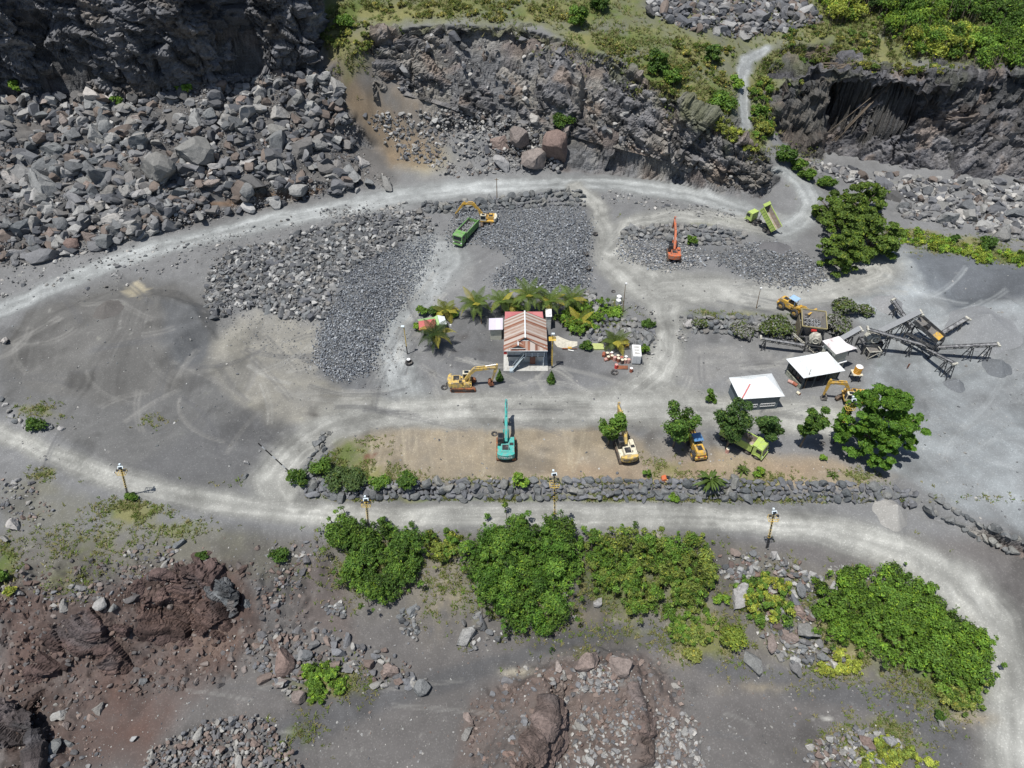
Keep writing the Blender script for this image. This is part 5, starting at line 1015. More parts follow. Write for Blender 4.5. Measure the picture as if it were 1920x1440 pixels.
# tufts of grass: nobody could count them
def grass(label, ell, n, h, cols):
    ell = np.array(ell, float); w_ = ell[:, 2]*ell[:, 3]*ell[:, 4]; k = RNG.choice(len(ell), n, p=w_/w_.sum()); q = RNG.normal(size=(n, 2))*.62
    X, Y, Z = hits(ell[k, 0]+q[:, 0]*ell[k, 2], ell[k, 1]+q[:, 1]*ell[k, 3])
    f = fbm(X/2.2, Y/2.2, o=3, seed=91); m = (f > -.15) & (sample(roadm, X, Y) < .3) & (np.abs(X) < 170); X, Y, Z = X[m], Y[m], Z[m]; n = len(X)
    nb = 6; s = RNG.uniform(.5, 1.4, n); X, Y, Z, s = [np.repeat(t, nb) for t in (X, Y, Z, s)]; a = RNG.uniform(0, 6.283, n*nb); hh = h*s*RNG.uniform(.4, 1, n*nb); ln = hh*RNG.uniform(.4, 1.5, n*nb)
    bx, by = X+RNG.normal(0, .12, n*nb), Y+RNG.normal(0, .12, n*nb); w_ = .05+.06*RNG.random(n*nb)
    V_ = np.stack([np.stack([bx-np.sin(a)*w_, by+np.cos(a)*w_, Z-.03], 1), np.stack([bx+np.sin(a)*w_, by-np.cos(a)*w_, Z-.03], 1), np.stack([bx+np.cos(a)*ln, by+np.sin(a)*ln, Z+hh], 1)], 1).reshape(-1, 3)
    c = np.array(cols)[np.repeat(RNG.integers(0, len(cols), n), nb)]*RNG.uniform(.75, 1.25, (n*nb, 1))
    tag(link('grass', npmesh('grass', V_, [np.arange(len(V_)).reshape(-1, 3)], M_leaf, np.repeat(c, 3, 0))), label, 'grass', kind='stuff')
GC = [(.17,.21,.055),(.13,.19,.04),(.26,.24,.11),(.2,.21,.08)]
up_ = [g for g in GRASS if g[1] < 300 and g[1] > 0]; lo_ = [g for g in GRASS if g[1] > 970]; md_ = [g for g in GRASS if 300 <= g[1] <= 970]
grass('grass and weeds on the plateau above the cliffs', up_, 16000, .75, GC)
grass('grass and weeds on the slopes below the lower road', lo_, 13000, .38, GC)
grass('weeds along the walls, verges and yard edges', md_, 9000, .34, GC)
# ---------------------------------------------------------------- hard objects
class MB:
    def __init__(s): s.bm = bmesh.new(); s.M = Matrix()
    def _add(s, vs, fs, mi, M=None):
        T = s.M @ (M or Matrix()); v = [s.bm.verts.new(T @ Vector(p)) for p in vs]
        for f in fs:
            try: s.bm.faces.new([v[i] for i in f]).material_index = mi
            except ValueError: pass
        return s
    def box(s, c, d, mi=0, rot=(0, 0, 0), tx=1.0, ty=1.0):
        """tx, ty: taper of the top"""
        x, y, z = d[0]/2, d[1]/2, d[2]/2
        vs = [(-x, -y, -z), (x, -y, -z), (x, y, -z), (-x, y, -z), (-x*tx, -y*ty, z), (x*tx, -y*ty, z), (x*tx, y*ty, z), (-x*tx, y*ty, z)]
        return s._add(vs, [(0, 3, 2, 1), (4, 5, 6, 7), (0, 1, 5, 4), (1, 2, 6, 5), (2, 3, 7, 6), (3, 0, 4, 7)], mi, Matrix.Translation(c) @ Euler(rot).to_matrix().to_4x4())
    def prism(s, poly_, w, mi=0, axis='y', c=(0, 0, 0), rot=(0, 0, 0)):
        """polygon in xz (axis y), xy (axis z) or yz (axis x), extruded w about the centre"""
        n = len(poly_); mp = {'y': lambda a, b, t: (a, t, b), 'z': lambda a, b, t: (a, b, t), 'x': lambda a, b, t: (t, a, b)}[axis]
        vs = [mp(a, b, -w/2) for a, b in poly_]+[mp(a, b, w/2) for a, b in poly_]
        fs = [tuple(range(n)), tuple(range(2*n-1, n-1, -1))]+[(k, (k+1) % n, n+(k+1) % n, n+k) for k in range(n)]
        return s._add(vs, fs, mi, Matrix.Translation(c) @ Euler(rot).to_matrix().to_4x4())
    def cyl(s, a, b, r, n=12, mi=0, r2=None):
        a, b = Vector(a), Vector(b); d = (b-a).normalized(); u = d.orthogonal().normalized(); w = d.cross(u); r2 = r if r2 is None else r2
        vs = [a+(u*math.cos(6.2832*k/n)+w*math.sin(6.2832*k/n))*r for k in range(n)]+[b+(u*math.cos(6.2832*k/n)+w*math.sin(6.2832*k/n))*r2 for k in range(n)]
        return s._add(vs, [tuple(range(n)), tuple(range(2*n-1, n-1, -1))]+[(k, (k+1) % n, n+(k+1) % n, n+k) for k in range(n)], mi)
    def bar(s, a, b, w, h=None, mi=0):
        a, b = Vector(a), Vector(b); h = h or w; d = (b-a); L_ = d.length; d.normalize()
        up = Vector((0, 0, 1)) if abs(d.z) < .95 else Vector((1, 0, 0)); u = d.cross(up).normalized(); v = u.cross(d)
        vs = [p+u*(w/2*i)+v*(h/2*j) for p in (a, b) for i, j in ((-1, -1), (1, -1), (1, 1), (-1, 1))]
        return s._add(vs, [(0, 3, 2, 1), (4, 5, 6, 7), (0, 1, 5, 4), (1, 2, 6, 5), (2, 3, 7, 6), (3, 0, 4, 7)], mi)
    def ring(s, c, R_, r, ax='y', mi=0, n=20, m=8, flat=1.0):
        vs = []; fs = []
        for i in range(n):
            a = 6.2832*i/n
            for j in range(m):
                b = 6.2832*j/m+.39; q = R_+r*math.cos(b); t = r*flat*math.sin(b)
                p = (q*math.cos(a), q*math.sin(a), t) if ax == 'z' else (q*math.cos(a), t, q*math.sin(a))
                vs.append((p[0]+c[0], p[1]+c[1], p[2]+c[2]))
        for i in range(n):
            for j in range(m): fs.append((i*m+j, ((i+1) % n)*m+j, ((i+1) % n)*m+(j+1) % m, i*m+(j+1) % m))
        return s._add(vs, fs, mi)
    def path(s, pts_, ws, w, mi=0):
        """tapered box arm through xz points with depths ws"""
        up = []; dn = []
        for i, p in enumerate(pts_):
            a = Vector(pts_[max(i-1, 0)]); b = Vector(pts_[min(i+1, len(pts_)-1)]); d = (b-a).normalized(); nrm = Vector((-d[1], d[0])); q = Vector(p)
            up.append(tuple(q+nrm*ws[i]/2)); dn.append(tuple(q-nrm*ws[i]/2))
        for i in range(len(pts_)-1): s.prism([dn[i], dn[i+1], up[i+1], up[i]], w, mi)
        return s
    def obj(s, name, mats, parent=None, label=None, bev=0):
        o = bmobj(name, s.bm, mats, parent)
        if label: o['label'] = label
        if bev:
            m = o.modifiers.new('b', 'BEVEL'); m.width = bev; m.segments = 2; m.limit_method = 'ANGLE'
        return o
DUST = (.22, .2, .175)
M_yel = mat('yellow_paint', (.6,.36,.045), .5, var=.15, dirt=DUST, dirt_amt=.42); M_yel2 = mat('faded_yellow_paint', (.62,.43,.1), .5, var=.15, dirt=DUST, dirt_amt=.5)
M_cream = mat('cream_paint', (.62,.58,.45), .5, dirt=DUST, dirt_amt=.3); M_teal = mat('teal_paint', (.04,.37,.33), .5, var=.15, dirt=(.2,.3,.27), dirt_amt=.45)
M_or = mat('orange_paint', (.52,.13,.045), .55, var=.2, dirt=DUST, dirt_amt=.4); M_gr = mat('green_paint', (.13,.33,.08), .5, var=.15, dirt=DUST, dirt_amt=.4); M_lime = mat('lime_paint', (.38,.5,.12), .5, var=.1, dirt=(.33,.38,.2), dirt_amt=.3)
M_glass = mat('dark_glass', (.015,.02,.025), .12, var=.05); M_rub = mat('rubber', (.03,.03,.032), .85, var=.3, dirt=DUST, dirt_amt=.3); M_stl = mat('dusty_steel', (.16,.155,.15), .7, .2, var=.3, dirt=DUST, dirt_amt=.5)
M_dk = mat('dark_metal', (.03,.03,.032), .6, .2, var=.3, dirt=DUST, dirt_amt=.2); M_trk = mat('track_steel', (.06,.055,.05), .8, .2, var=.4, dirt=(.2,.14,.1), dirt_amt=.5); M_rust = mat('rusty_metal', (.25,.09,.04), .85, var=.35, dirt=(.12,.05,.03), dirt_amt=.5)
M_wht = mat('white_paint', (.72,.73,.73), .5, var=.06, dirt=(.4,.38,.34), dirt_amt=.2); M_blue = mat('blue_paint', (.09,.22,.42), .4, dirt=DUST, dirt_amt=.2); M_lblue = mat('pale_blue_sheet', (.3,.45,.62), .4, dirt=DUST, dirt_amt=.2); M_grn2 = mat('dull_green_paint', (.04,.14,.09), .5)
M_chr = mat('cylinder_chrome', (.55,.55,.55), .25, .8); M_conc = mat('concrete', (.42,.42,.4), .9, var=.15, dirt=(.25,.24,.22), dirt_amt=.3); M_red = mat('red_paint', (.5,.04,.035), .5); M_trk2 = mat('orange_track', (.35,.13,.05), .8, var=.3, dirt=(.08,.06,.05), dirt_amt=.5)
def excavator(label, u, v, head, track_head, paint, pal, arm, s=1.0, group=None, cabm=None, text=None, tcol=None, trk=None, back=None):
    """arm: xz points pivot, knee, tip, stick end; head = arm heading in degrees"""
    b = hit(u, v); root = empty('excavator', b, R(head), label, 'excavator'); root.scale = (s, s, s); trk = trk or M_trk
    th = R(track_head-head)
    for sd_ in (1, -1):
        m = MB(); m.M = Matrix.Rotation(th, 4, 'Z'); y = sd_*1.15; st = []
        for k in range(9): a = math.pi/2+math.pi*k/8; st.append((-1.7+.43*math.cos(a), .45+.43*math.sin(a)))
        for k in range(9): a = -math.pi/2+math.pi*k/8; st.append((1.7+.43*math.cos(a), .45+.43*math.sin(a)))
        m.prism(st, .56, 0, c=(0, y, 0))
        for k in range(19): m.box((-1.72+k*.19, y, .9), (.13, .6, .05), 0); m.box((-1.72+k*.19, y, .02), (.13, .6, .05), 0)
        m.box((0, y+sd_*.295, .45), (3.2, .03, .3), 1)
        for x in (-1.7, 1.7): m.cyl((x, y+sd_*.27, .45), (x, y+sd_*.32, .45), .3, 12, 1)
        m.obj('track', [trk, M_dk], root)
    m = MB(); m.M = Matrix.Rotation(th, 4, 'Z'); m.box((0, 0, .55), (1.9, 1.7, .35)); m.cyl((0, 0, .7), (0, 0, 1.0), .62, 18); m.obj('undercarriage', M_dk, root)
    m = MB(); m.box((-.35, 0, 1.12), (3.5, 2.5, .26)); m.obj('platform', back or paint, root)
    m = MB(); m.box((-1.0, -.78, 1.62), (1.9, .95, .78), 0, tx=.96, ty=.95); m.box((-1.15, .2, 1.66), (1.55, 1.1, .86), 0, tx=.96, ty=.95); m.box((.65, -.95, 1.5), (1.05, .6, .55)); m.box((-1.1, .1, 2.11), (1.0, .9, .05), 1); m.cyl((-1.5, -.5, 2.0), (-1.5, -.5, 2.5), .06, 8, 1); m.box((-.4, -.8, 2.03), (.5, .6, .05), 1)
    m.obj('engine_house', [back or paint, M_dk], root, bev=.04)
    arc = [(-1.9+.0, -1.3)]+[(-2.05-.55*math.cos(R(a)), 1.3*math.sin(R(a))) for a in range(-75, 76, 15)]+[(-1.9, 1.3)]
    cw = MB(); cw.prism(arc, .95, 0, 'z', (0, 0, 1.52)); cwo = cw.obj('counterweight', paint, root, bev=.06)
    if text:
        cu = bpy.data.curves.new('lettering', 'FONT'); cu.body = text; cu.size = .42; cu.align_x = 'CENTER'; cu.align_y = 'CENTER'; cu.extrude = .01; tob = bpy.data.objects.new('lettering', cu); col.objects.link(tob)
        dg = bpy.context.evaluated_depsgraph_get(); me = bpy.data.meshes.new_from_object(tob.evaluated_get(dg)); bpy.data.objects.remove(tob); me.materials.clear(); me.materials.append(tcol)
        # wrap the letters round the rear of the counterweight
        for vv in me.vertices:
            yy_ = vv.co.x; xx_ = -2.05-.55*math.sqrt(max(0, 1-(yy_/1.3)**2))-.03-vv.co.z; vv.co = (xx_, -yy_, 1.5+vv.co.y)
        link('lettering', me, cwo)
    c = MB(); c.box((.62, .78, 1.95), (1.5, .92, 1.5), 0, tx=.86, ty=.93); co_ = c.obj('cab', cabm or paint, root, bev=.05)
    g = MB(); g.prism([(1.385, 1.5), (1.375, 2.45), (1.30, 2.55), (1.38, 1.3)], .01, 0); g.box((1.345, .78, 1.98), (.04, .74, 1.1), 0, rot=(0, -.07, 0)); g.box((.62, 1.225, 2.12), (1.1, .03, .8), 0, rot=(.04, 0, 0)); g.box((.62, .335, 2.12), (1.1, .03, .8), 0, rot=(-.04, 0, 0)); g.box((.62, .78, 2.71), (.75, .6, .02), 0); g.obj('cab_glass', M_glass, co_)
    P0, K, T, E = arm
    m = MB(); m.path([P0, ((P0[0]+K[0])/2, (P0[1]+K[1])/2+.1), K, ((K[0]+T[0])/2, (K[1]+T[1])/2), T], [.42, .55, .72, .5, .34], .42); bo = m.obj('boom', pal, root, bev=.02)
    m = MB()
    for y in (-.36, .36): m.cyl((P0[0]+.55, y, P0[1]-.5), ((P0[0]+K[0])/2+.1, y, (P0[1]+K[1])/2), .1, 10, 0); m.cyl(((P0[0]+K[0])/2+.1, y, (P0[1]+K[1])/2), ((P0[0]+K[0]*2)/3+.15, y, (P0[1]+K[1]*2)/3), .05, 8, 1)
    m.cyl((K[0], 0, K[1]+.48), ((K[0]+T[0])/2, 0, (K[1]+T[1])/2+.5), .1, 10, 0)
    d = (Vector(E)-Vector(T)).normalized(); tail = Vector(T)-d*.7
    m.cyl(((K[0]+T[0])/2, 0, (K[1]+T[1])/2+.5), (tail[0], 0, tail[1]), .05, 8, 1); m.obj('hydraulic_cylinders', [pal, M_chr], root)
    m = MB(); m.path([tuple(tail), T, E], [.3, .55, .26], .34); m.obj('stick', pal, root, bev=.02)
    # bucket: curved shell
    e = Vector((E[0], E[1])); back_ = -1 if T[0] > P0[0] else 1; m = MB(); pr = []
    for k in range(9):
        a = R(100+k*26); pr.append((e[0]-.1+.5*math.cos(a)*1.0-.12, e[1]-.5+.5*math.sin(a)))
    inn = [(p[0]*.86+.14*(e[0]-.2), p[1]*.86+.14*(e[1]-.5)) for p in pr]
    for i in range(8): m.prism([pr[i], pr[i+1], inn[i+1], inn[i]], 1.0)
    for y in (-.5, .5): m.prism(pr, .04, 0, c=(0, y, 0))
    for y in (-.4, -.13, .13, .4): m.box((pr[-1][0]+.1, y, pr[-1][1]), (.22, .1, .07))
    m.box((e[0], 0, e[1]), (.3, .3, .3)); m.obj('bucket', M_rust if pal in (M_yel2,) else M_stl, root)
    m = MB()
    for y in (-1.22, ): m.bar((-1.6, y, 2.05), (1.1, y, 2.05), .04); m.bar((1.1, y, 2.05), (1.1, y, 1.4), .04); m.bar((-.2, y, 2.05), (-.2, y, 1.4), .04)
    m.obj('handrail', M_dk, root)
    return root
ARM_UP = ((.5, 1.7), (2.5, 4.9), (6.0, 4.9), (5.6, 2.0))
excavator('faded yellow excavator parked beside the house with its arm stretched to the right', 869, 725, 2, 0, M_yel2, M_yel2, ((.4, 1.7), (2.0, 4.0), (5.6, 4.35), (4.9, 1.5)), back=M_yel2, cabm=M_cream, trk=M_trk2)
excavator('yellow and cream excavator loading a green truck on the crushed rock', 912, 418, 176, 95, M_cream, M_yel, ((.4, 1.7), (3.0, 5.0), (5.3, 4.9), (7.3, 2.2)), cabm=M_cream, back=M_yel, s=.92)
excavator('orange excavator seen from behind in front of the stacked pale boulder wall', 1262, 482, 84, 84, M_or, M_or, ((.4, 1.7), (3.0, 4.4), (7.0, 4.9), (7.6, 2.4)), cabm=M_dk, s=.98)
excavator('teal excavator seen from behind in the middle of the brown yard', 949, 845, 90, 91, M_teal, M_teal, ((.4, 1.7), (2.8, 4.1), (6.3, 3.6), (5.6, 1.4)), cabm=M_dk, text='KOBELCO', tcol=M_wht, trk=M_trk2, s=1.03)
excavator('yellow excavator with a pale cab parked beside the round tree, seen from behind', 1172, 850, 97, 97, M_yel2, M_yel2, ((.4, 1.7), (2.8, 4.4), (5.9, 4.0), (5.2, 1.8)), cabm=M_dk, text='KOMATSU', tcol=M_dk, s=1.03, back=M_cream)
excavator('yellow excavator half hidden under the largest tree with its arm reaching left', 1592, 752, 172, 205, M_yel, M_yel, ((.4, 1.7), (1.9, 4.1), (4.5, 4.0), (4.6, 1.0)), cabm=M_cream, s=.95)
def wheel(parent, c, r=.52, w=.36, hub=None, side=1):
    m = MB(); m.ring((0, 0, 0), r*.72, r*.28, 'y', 0, 20, 8, w/(2*r*.28)); 
    for k in range(20): a = 6.2832*k/20; m.box((r*.985*math.cos(a), 0, r*.985*math.sin(a)), (.05, w*.9, .09), 0, rot=(0, -a, 0))
    o = m.obj('wheel', M_rub, parent); o.location = c
    h = MB(); h.cyl((0, -w*.38, 0), (0, w*.38, 0), r*.5, 14); h.cyl((0, side*w*.36, 0), (0, side*w*.5, 0), r*.2, 8); h.obj('rim', hub or M_stl, o)
    return o
def dumptruck(label, u, v, head, paint, load=None, tip=0, s=1.0):
    b = hit(u, v); root = empty('dump_truck', b, R(head), label, 'dump truck'); root.scale = (s, s, s)
    m = MB()
    for y in (-.42, .42): m.box((-.6, y, .92), (7.4, .1, .24))
    for x in (-3.9, -2, 0, 1.6): m.box((x, 0, .9), (.12, .8, .2))
    m.box((.9, .8, .78), (1.1, .5, .5)); m.box((.9, -.8, .78), (1.1, .5, .5)); m.obj('chassis', M_dk, root)
    c = MB(); c.prism([(1.95, .75), (3.72, .75), (3.78, 1.55), (3.6, 2.75), (3.45, 2.92), (1.95, 2.92)], 2.4); co_ = c.obj('cab', paint, root, bev=.06)
    g = MB(); g.box((3.705, 0, 2.18), (.04, 2.0, .82), 0, rot=(0, -.15, 0))
    for y in (-1.21, 1.21): g.prism([(2.55, 1.75), (3.5, 1.75), (3.42, 2.55), (2.55, 2.55)], .03, 0, c=(0, y, 0))
    g.obj('window', M_glass, co_)
    f = MB(); f.box((3.86, 0, .72), (.22, 2.42, .34)); f.obj('bumper', paint, root, bev=.03)
    f = MB(); f.box((3.79, 0, 1.25), (.06, 1.5, .42)); [f.box((3.8, 0, 1.1+k*.1), (.08, 1.4, .03), 1) for k in range(4)]; f.obj('grille', [M_dk, M_stl], root)
    for y in (-.95, .95): h = MB(); h.box((3.8, y, 1.15), (.08, .35, .22)); h.obj('headlight', M_wht, root)
    for y in (-1.4, 1.4): h = MB(); h.box((3.5, y, 2.1), (.1, .16, .45)); h.bar((3.5, y, 2.3), (3.45, y*.85, 2.6), .03); h.obj('mirror', M_dk, root)
    piv = Vector((-4.0, 0, 1.1)); Rm = Matrix.Translation(piv) @ Matrix.Rotation(-R(tip), 4, 'Y') @ Matrix.Translation(-piv)
    m = MB(); m.M = Rm; x0, x1, z0, z1 = -4.35, 1.75, 1.15, 2.65
    m.box(((x0+x1)/2, 0, z0+.05), (x1-x0, 2.3, .1), 1)
    for y in (-1, 1): m.box(((x0+x1)/2, y*1.2, (z0+z1)/2), (x1-x0, .1, z1-z0), 0); m.box(((x0+x1)/2, y*1.24, z1+.04), (x1-x0+.1, .16, .1), 0); m.box(((x0+x1)/2, y*1.145, (z0+z1)/2+.05), (x1-x0-.12, .012, z1-z0-.25), 1)
    m.box((x1-.03, 0, (z0+z1)/2+.15), (.1, 2.34, z1-z0+.3), 0)
    for y in (-1.27, 1.27):
        for k in range(9): m.box((x0+.3+k*.69, y, (z0+z1)/2-.05), (.09, .08, z1-z0-.1), 0)
    m.box((x1+.35, 0, z1+.32), (.8, 2.5, .07), 0); m.bar((x1, 1.2, z1+.1), (x1+.7, 1.2, z1+.3), .06); m.bar((x1, -1.2, z1+.1), (x1+.7, -1.2, z1+.3), .06)
    bd = m.obj('dump_bed', [paint, mat('worn_bed', (.3,.24,.2), .75, var=.2, dirt=(.4,.38,.36), dirt_amt=.4)], root)
    if not tip:
        t = MB(); t.box((x0+.03, 0, (z0+z1)/2-.05), (.1, 2.3, z1-z0-.1)); t.obj('tailgate', paint, bd)
    else:
        t = MB(); t.cyl((.9, 0, 1.1), tuple(Rm @ Vector((1.2, 0, 1.15))), .12, 10); t.obj('tipping_ram', M_chr, root)
    if load:
        arr = [(random.uniform(x0+.4, x1-.3), random.uniform(-1.0, 1.0), z0+.75+random.uniform(-.15, .35), random.uniform(.25, .55), *(np.array((.19, .195, .2))*random.uniform(.7, 1.4))) for _ in range(230)]
        o = merged('rock_load', np.array(arr), None, None); o.parent = root
    for x in (2.9, 1.15, -2.25, -3.5):
        for sd_ in (-1, 1): wheel(root, (x, sd_*1.02, .52), .52, .34 if x > 0 else .5, side=sd_)
    m = MB()
    for y in (-1.1, 1.1): m.prism([(2.3, .9), (2.5, 1.12), (3.3, 1.12), (3.5, .9), (3.4, .9), (3.2, 1.05), (2.6, 1.05), (2.4, .9)], .34, 0, c=(0, y, 0))
    m.obj('mudguard', paint, root)
    return root
dumptruck('bright green dump truck loaded with rock beside the yellow and cream excavator', 873, 447, -115, M_gr, load=True, s=.95)
dumptruck('lime green dump truck with its bed tipped up at the bend of the upper road', 1424, 424, 126, M_lime, tip=38, s=.88)
dumptruck('lime green dump truck parked under the dark trees in the yard', 1393, 838, -41, M_lime, s=.88)
def loader(label, u, v, head, paint, canopy, frame, lift, s=1.0, load=False):
    b = hit(u, v); root = empty('wheel_loader', b, R(head), label, 'wheel loader'); root.scale = (s, s, s)
    m = MB(); m.prism([(-3.1, .95), (-3.15, 1.7), (-2.9, 2.05), (-1.2, 2.15), (-.9, 1.5), (-.3, 1.3), (-.3, .8), (-2.6, .75)], 1.45); m.box((-2.0, 0, 2.17), (.9, .8, .06), 1); m.cyl((-1.6, .4, 2.1), (-1.6, .4, 2.8), .07, 8, 1); m.box((-3.1, 0, .95), (.35, 1.9, .5)); m.obj('rear_body', [paint, M_dk], root, bev=.05)
    m = MB(); m.prism([(-.3, .7), (-.3, 1.3), (.5, 1.75), (1.15, 2.0), (1.35, 1.6), (1.5, .7)], 1.0); m.box((1.1, 0, .75), (.7, 1.5, .4)); m.obj('front_frame', paint, root, bev=.04)
    m = MB(); m.box((-.55, 0, 1.55), (1.3, 1.3, .5), 0); m.box((-.75, 0, 2.0), (.5, .5, .5), 1); m.box((-.95, 0, 2.4), (.12, .5, .6), 1); m.bar((0, 0, 1.8), (-.2, 0, 2.3), .05, .05, 1); m.ring((-.22, 0, 2.3), .18, .025, 'z', 1, 12, 6); m.obj('operator_station', [paint, M_dk], root)
    m = MB()
    for x in (-1.15, .1):
        for y in (-.62, .62): m.bar((x, y, 1.7), (x, y, 3.05), .08)
    m.obj('canopy_posts', frame, root)
    m = MB(); m.box((-.5, 0, 3.12), (1.75, 1.6, .1), tx=.9, ty=.9); m.obj('canopy', canopy, root)
    m = MB()
    for y in (-.55, .55): m.path([(.8, 1.8), (1.9, 1.7+lift*.35), (2.9, 1.0+lift)], [.3, .42, .28], .14); 
    m = MB()
    for y in (-.55, .55):
        mm = MB(); mm.bm.free(); mm.bm = m.bm; mm.M = Matrix.Translation((0, y, 0)); mm.path([(.8, 1.8), (1.9, 1.7+lift*.35), (2.9, .8+lift)], [.3, .42, .28], .14)
    m.bar((.9, 0, 1.9), (2.2, 0, 1.9+lift*.5), .16); m.bar((2.2, 0, 1.9+lift*.5), (2.85, 0, 1.2+lift), .1); m.cyl((1.9, -.6, 1.6+lift*.35), (1.9, .6, 1.6+lift*.35), .1, 8); m.obj('lift_arms', paint, root)
    m = MB(); q = []
    for k in range(8): a = R(70+k*26); q.append((3.55+.72*math.cos(a)*1.05-.1, .75+lift+.68*math.sin(a)))
    inn = [(p[0]*.9+.1*3.6, p[1]*.9+.1*(.75+lift)) for p in q]
    for i in range(7): m.prism([q[i], q[i+1], inn[i+1], inn[i]], 2.7)
    m.prism([q[-1], (q[-1][0]+.75, q[-1][1]+.06), (q[-1][0]+.75, q[-1][1]+.12), inn[-1]], 2.7)
    for y in (-1.35, 1.35): m.prism(q+[(q[-1][0]+.6, q[-1][1]+.1)], .05, 0, c=(0, y, 0))
    m.box((q[0][0]-.1, 0, q[0][1]+.05), (.35, 2.75, .12), 1); m.obj('bucket', [M_stl, paint], root)
    for x in (-2.2, .85):
        for sd_ in (-1, 1): wheel(root, (x, sd_*1.0, .78), .78, .56, hub=paint, side=sd_)
    for y in (-.5, .5): h = MB(); h.box((-3.3, y, 1.4), (.06, .25, .15)); h.obj('tail_light', M_red, root)
    return root
loader('yellow wheel loader with a pale blue roof tipping rock into the hopper', 1486, 585, -50, M_yel, M_lblue, M_blue, .9, .95)
loader('yellow wheel loader with a blue roof parked under the dark tree, seen from behind', 1299, 838, 100, M_yel, M_blue, M_grn2, .0, .95)
# ---- poles
def at_top(u, v, Y):
    """point at depth Y seen at u,v"""
    s = (v-720)/F; r = (1-s)/(1+s); k = (Y+CH)/r; return Vector(((u-960)/F*S2*(Y+CH+k), Y, CH-k))
M_py = mat('pole_yellow', (.6,.42,.08), .6); M_pale = mat('pale_lamp', (.6,.68,.72), .4)
def pole(label, ub, vb, ut, vt, kind, name='lamp_post', cat='lamp post', group=None):
    b = hit(ub, vb); t = at_top(ut, vt, b.y)-b; root = empty(name, b, 0, label, cat, group)
    if kind == 'mast':
        m = MB(); n = 26; r = .1
        for k in range(n): a, c = t*(k/n*.93), t*((k+1)/n*.93); m.bar(a-Vector((0, 0, .4 if k == 0 else 0)), c, r*(1.5 if k % 2 else 1.1), None, 1 if (k < 8 or k % 2) else 0)
        for k in range(n): c = t*((k+.5)/n*.93); m.bar(c-Vector((.22, 0, 0)), c+Vector((.22, 0, 0)), .045, .045, 1 if k < 8 else 0)
        m.obj('pole', [M_py, M_dk], root)
        c = t*.78; m = MB()
        for s1 in (-.6, .6): m.bar(c+Vector((s1, -.4, 0)), c+Vector((s1, .4, 0)), .05); m.bar(c+Vector((-.6, s1*.66, 0)), c+Vector((.6, s1*.66, 0)), .05); m.bar(c+Vector((s1, -.4, .5)), c+Vector((s1, .4, .5)), .035); m.bar(c+Vector((-.6, s1*.66, .5)), c+Vector((.6, s1*.66, .5)), .035)
        for i in range(5): m.bar(c+Vector((-.6+i*.3, -.4, 0)), c+Vector((-.6+i*.3, .4, 0)), .04)
        for i in (-.6, .6):
            for j in (-.4, .4): m.bar(c+Vector((i, j, 0)), c+Vector((i, j, .5)), .04)
        m.obj('platform', M_py, root)
        m = MB(); m.box(t*.96+Vector((0, -.1, .1)), (.7, .4, .1), 0, rot=(.7, 0, .15)); m.box(t*.96+Vector((0, -.16, .06)), (.52, .28, .12), 1, rot=(.7, 0, .15)); m.box(t*.97+Vector((-.12, .2, .3)), (.24, .26, .25), 0); m.bar(t*.9, t*.97, .1); m.obj('floodlight', [M_pale, M_glass], root)
        for sx_ in (-.5, .5): m = MB(); m.box(t*.9+Vector((sx_, -.2, 0)), (.3, .25, .2)); m.bar(t*.9, t*.9+Vector((sx_, -.1, 0)), .05); m.obj('spotlight', M_dk, root)
    elif kind == 'yellow':
        m = MB(); m.bar((0, 0, -.3), t*.3, .16, None, 1); m.bar(t*.3, t*.95, .13); m.obj('pole', [M_py, M_dk], root)
        m = MB(); m.box(t+Vector((-.2, 0, 0)), (.55, .4, .14)); m.bar(t*.95, t, .08); m.obj('lamp', M_pale, root)
    elif kind == 'platform':
        m = MB(); m.bar((0, 0, -.3), t*.08, .2, None, 1); m.bar(t*.08, t*.98, .17); [m.bar(t*(k/20)-Vector((.2, 0, 0)), t*(k/20)+Vector((.2, 0, 0)), .04) for k in range(3, 18)]; m.obj('pole', [M_py, M_dk], root)
        m = MB(); c = t*.86; [m.box(c+Vector((0, -.45+i*.22, 0)), (1.2, .14, .05)) for i in range(5)]; m.bar(c+Vector((-.55, -.5, 0)), c+Vector((-.55, .5, 0)), .07); m.bar(c+Vector((.55, -.5, 0)), c+Vector((.55, .5, 0)), .07); m.obj('platform', M_py, root)
        m = MB(); m.box(t+Vector((.1, 0, 0)), (.5, .35, .2)); m.obj('lamp', M_pale, root)
    elif kind == 'thin':
        m = MB(); m.cyl((0, 0, -.3), t, .09, 8, r2=.05); m.obj('pole', mat('weathered_wood', (.22,.15,.09), .9), root)
        m = MB(); m.box(t+Vector((.1, 0, .05)), (.35, .3, .22)); m.obj('lamp', M_wht, root)
    elif kind == 'striped':
        m = MB(); n = 9
        for k in range(n): m.bar(t*(k/n), t*((k+1)/n), .13, None, k % 3 == 1)
        m.obj('pole', [M_dk, M_wht], root)
        m = MB(); m.bar((-.5, 0, -.1), (.5, .2, .1), .1); m.obj('pole_foot', M_dk, root)
    elif kind == 'bare':
        m = MB(); m.cyl((0, 0, -.3), t, .06, 8, 0, .04); m.box((0, 0, .05), (.25, .25, .12)); m.obj('pole', mat('weathered_wood', (.22,.15,.09), .9), root)
    elif kind == 'wood':
        m = MB(); m.cyl((0, 0, -.3), t, .11, 8, 0, .07); m.bar(t*.93-Vector((.45, 0, 0)), t*.93+Vector((.45, 0, 0)), .09); m.obj('pole', mat('weathered_wood', (.22,.15,.09), .9), root)
    return root
pole('leftmost striped lamp mast with a yellow platform, on the grassy bank', 240, 930, 226, 874, 'mast')
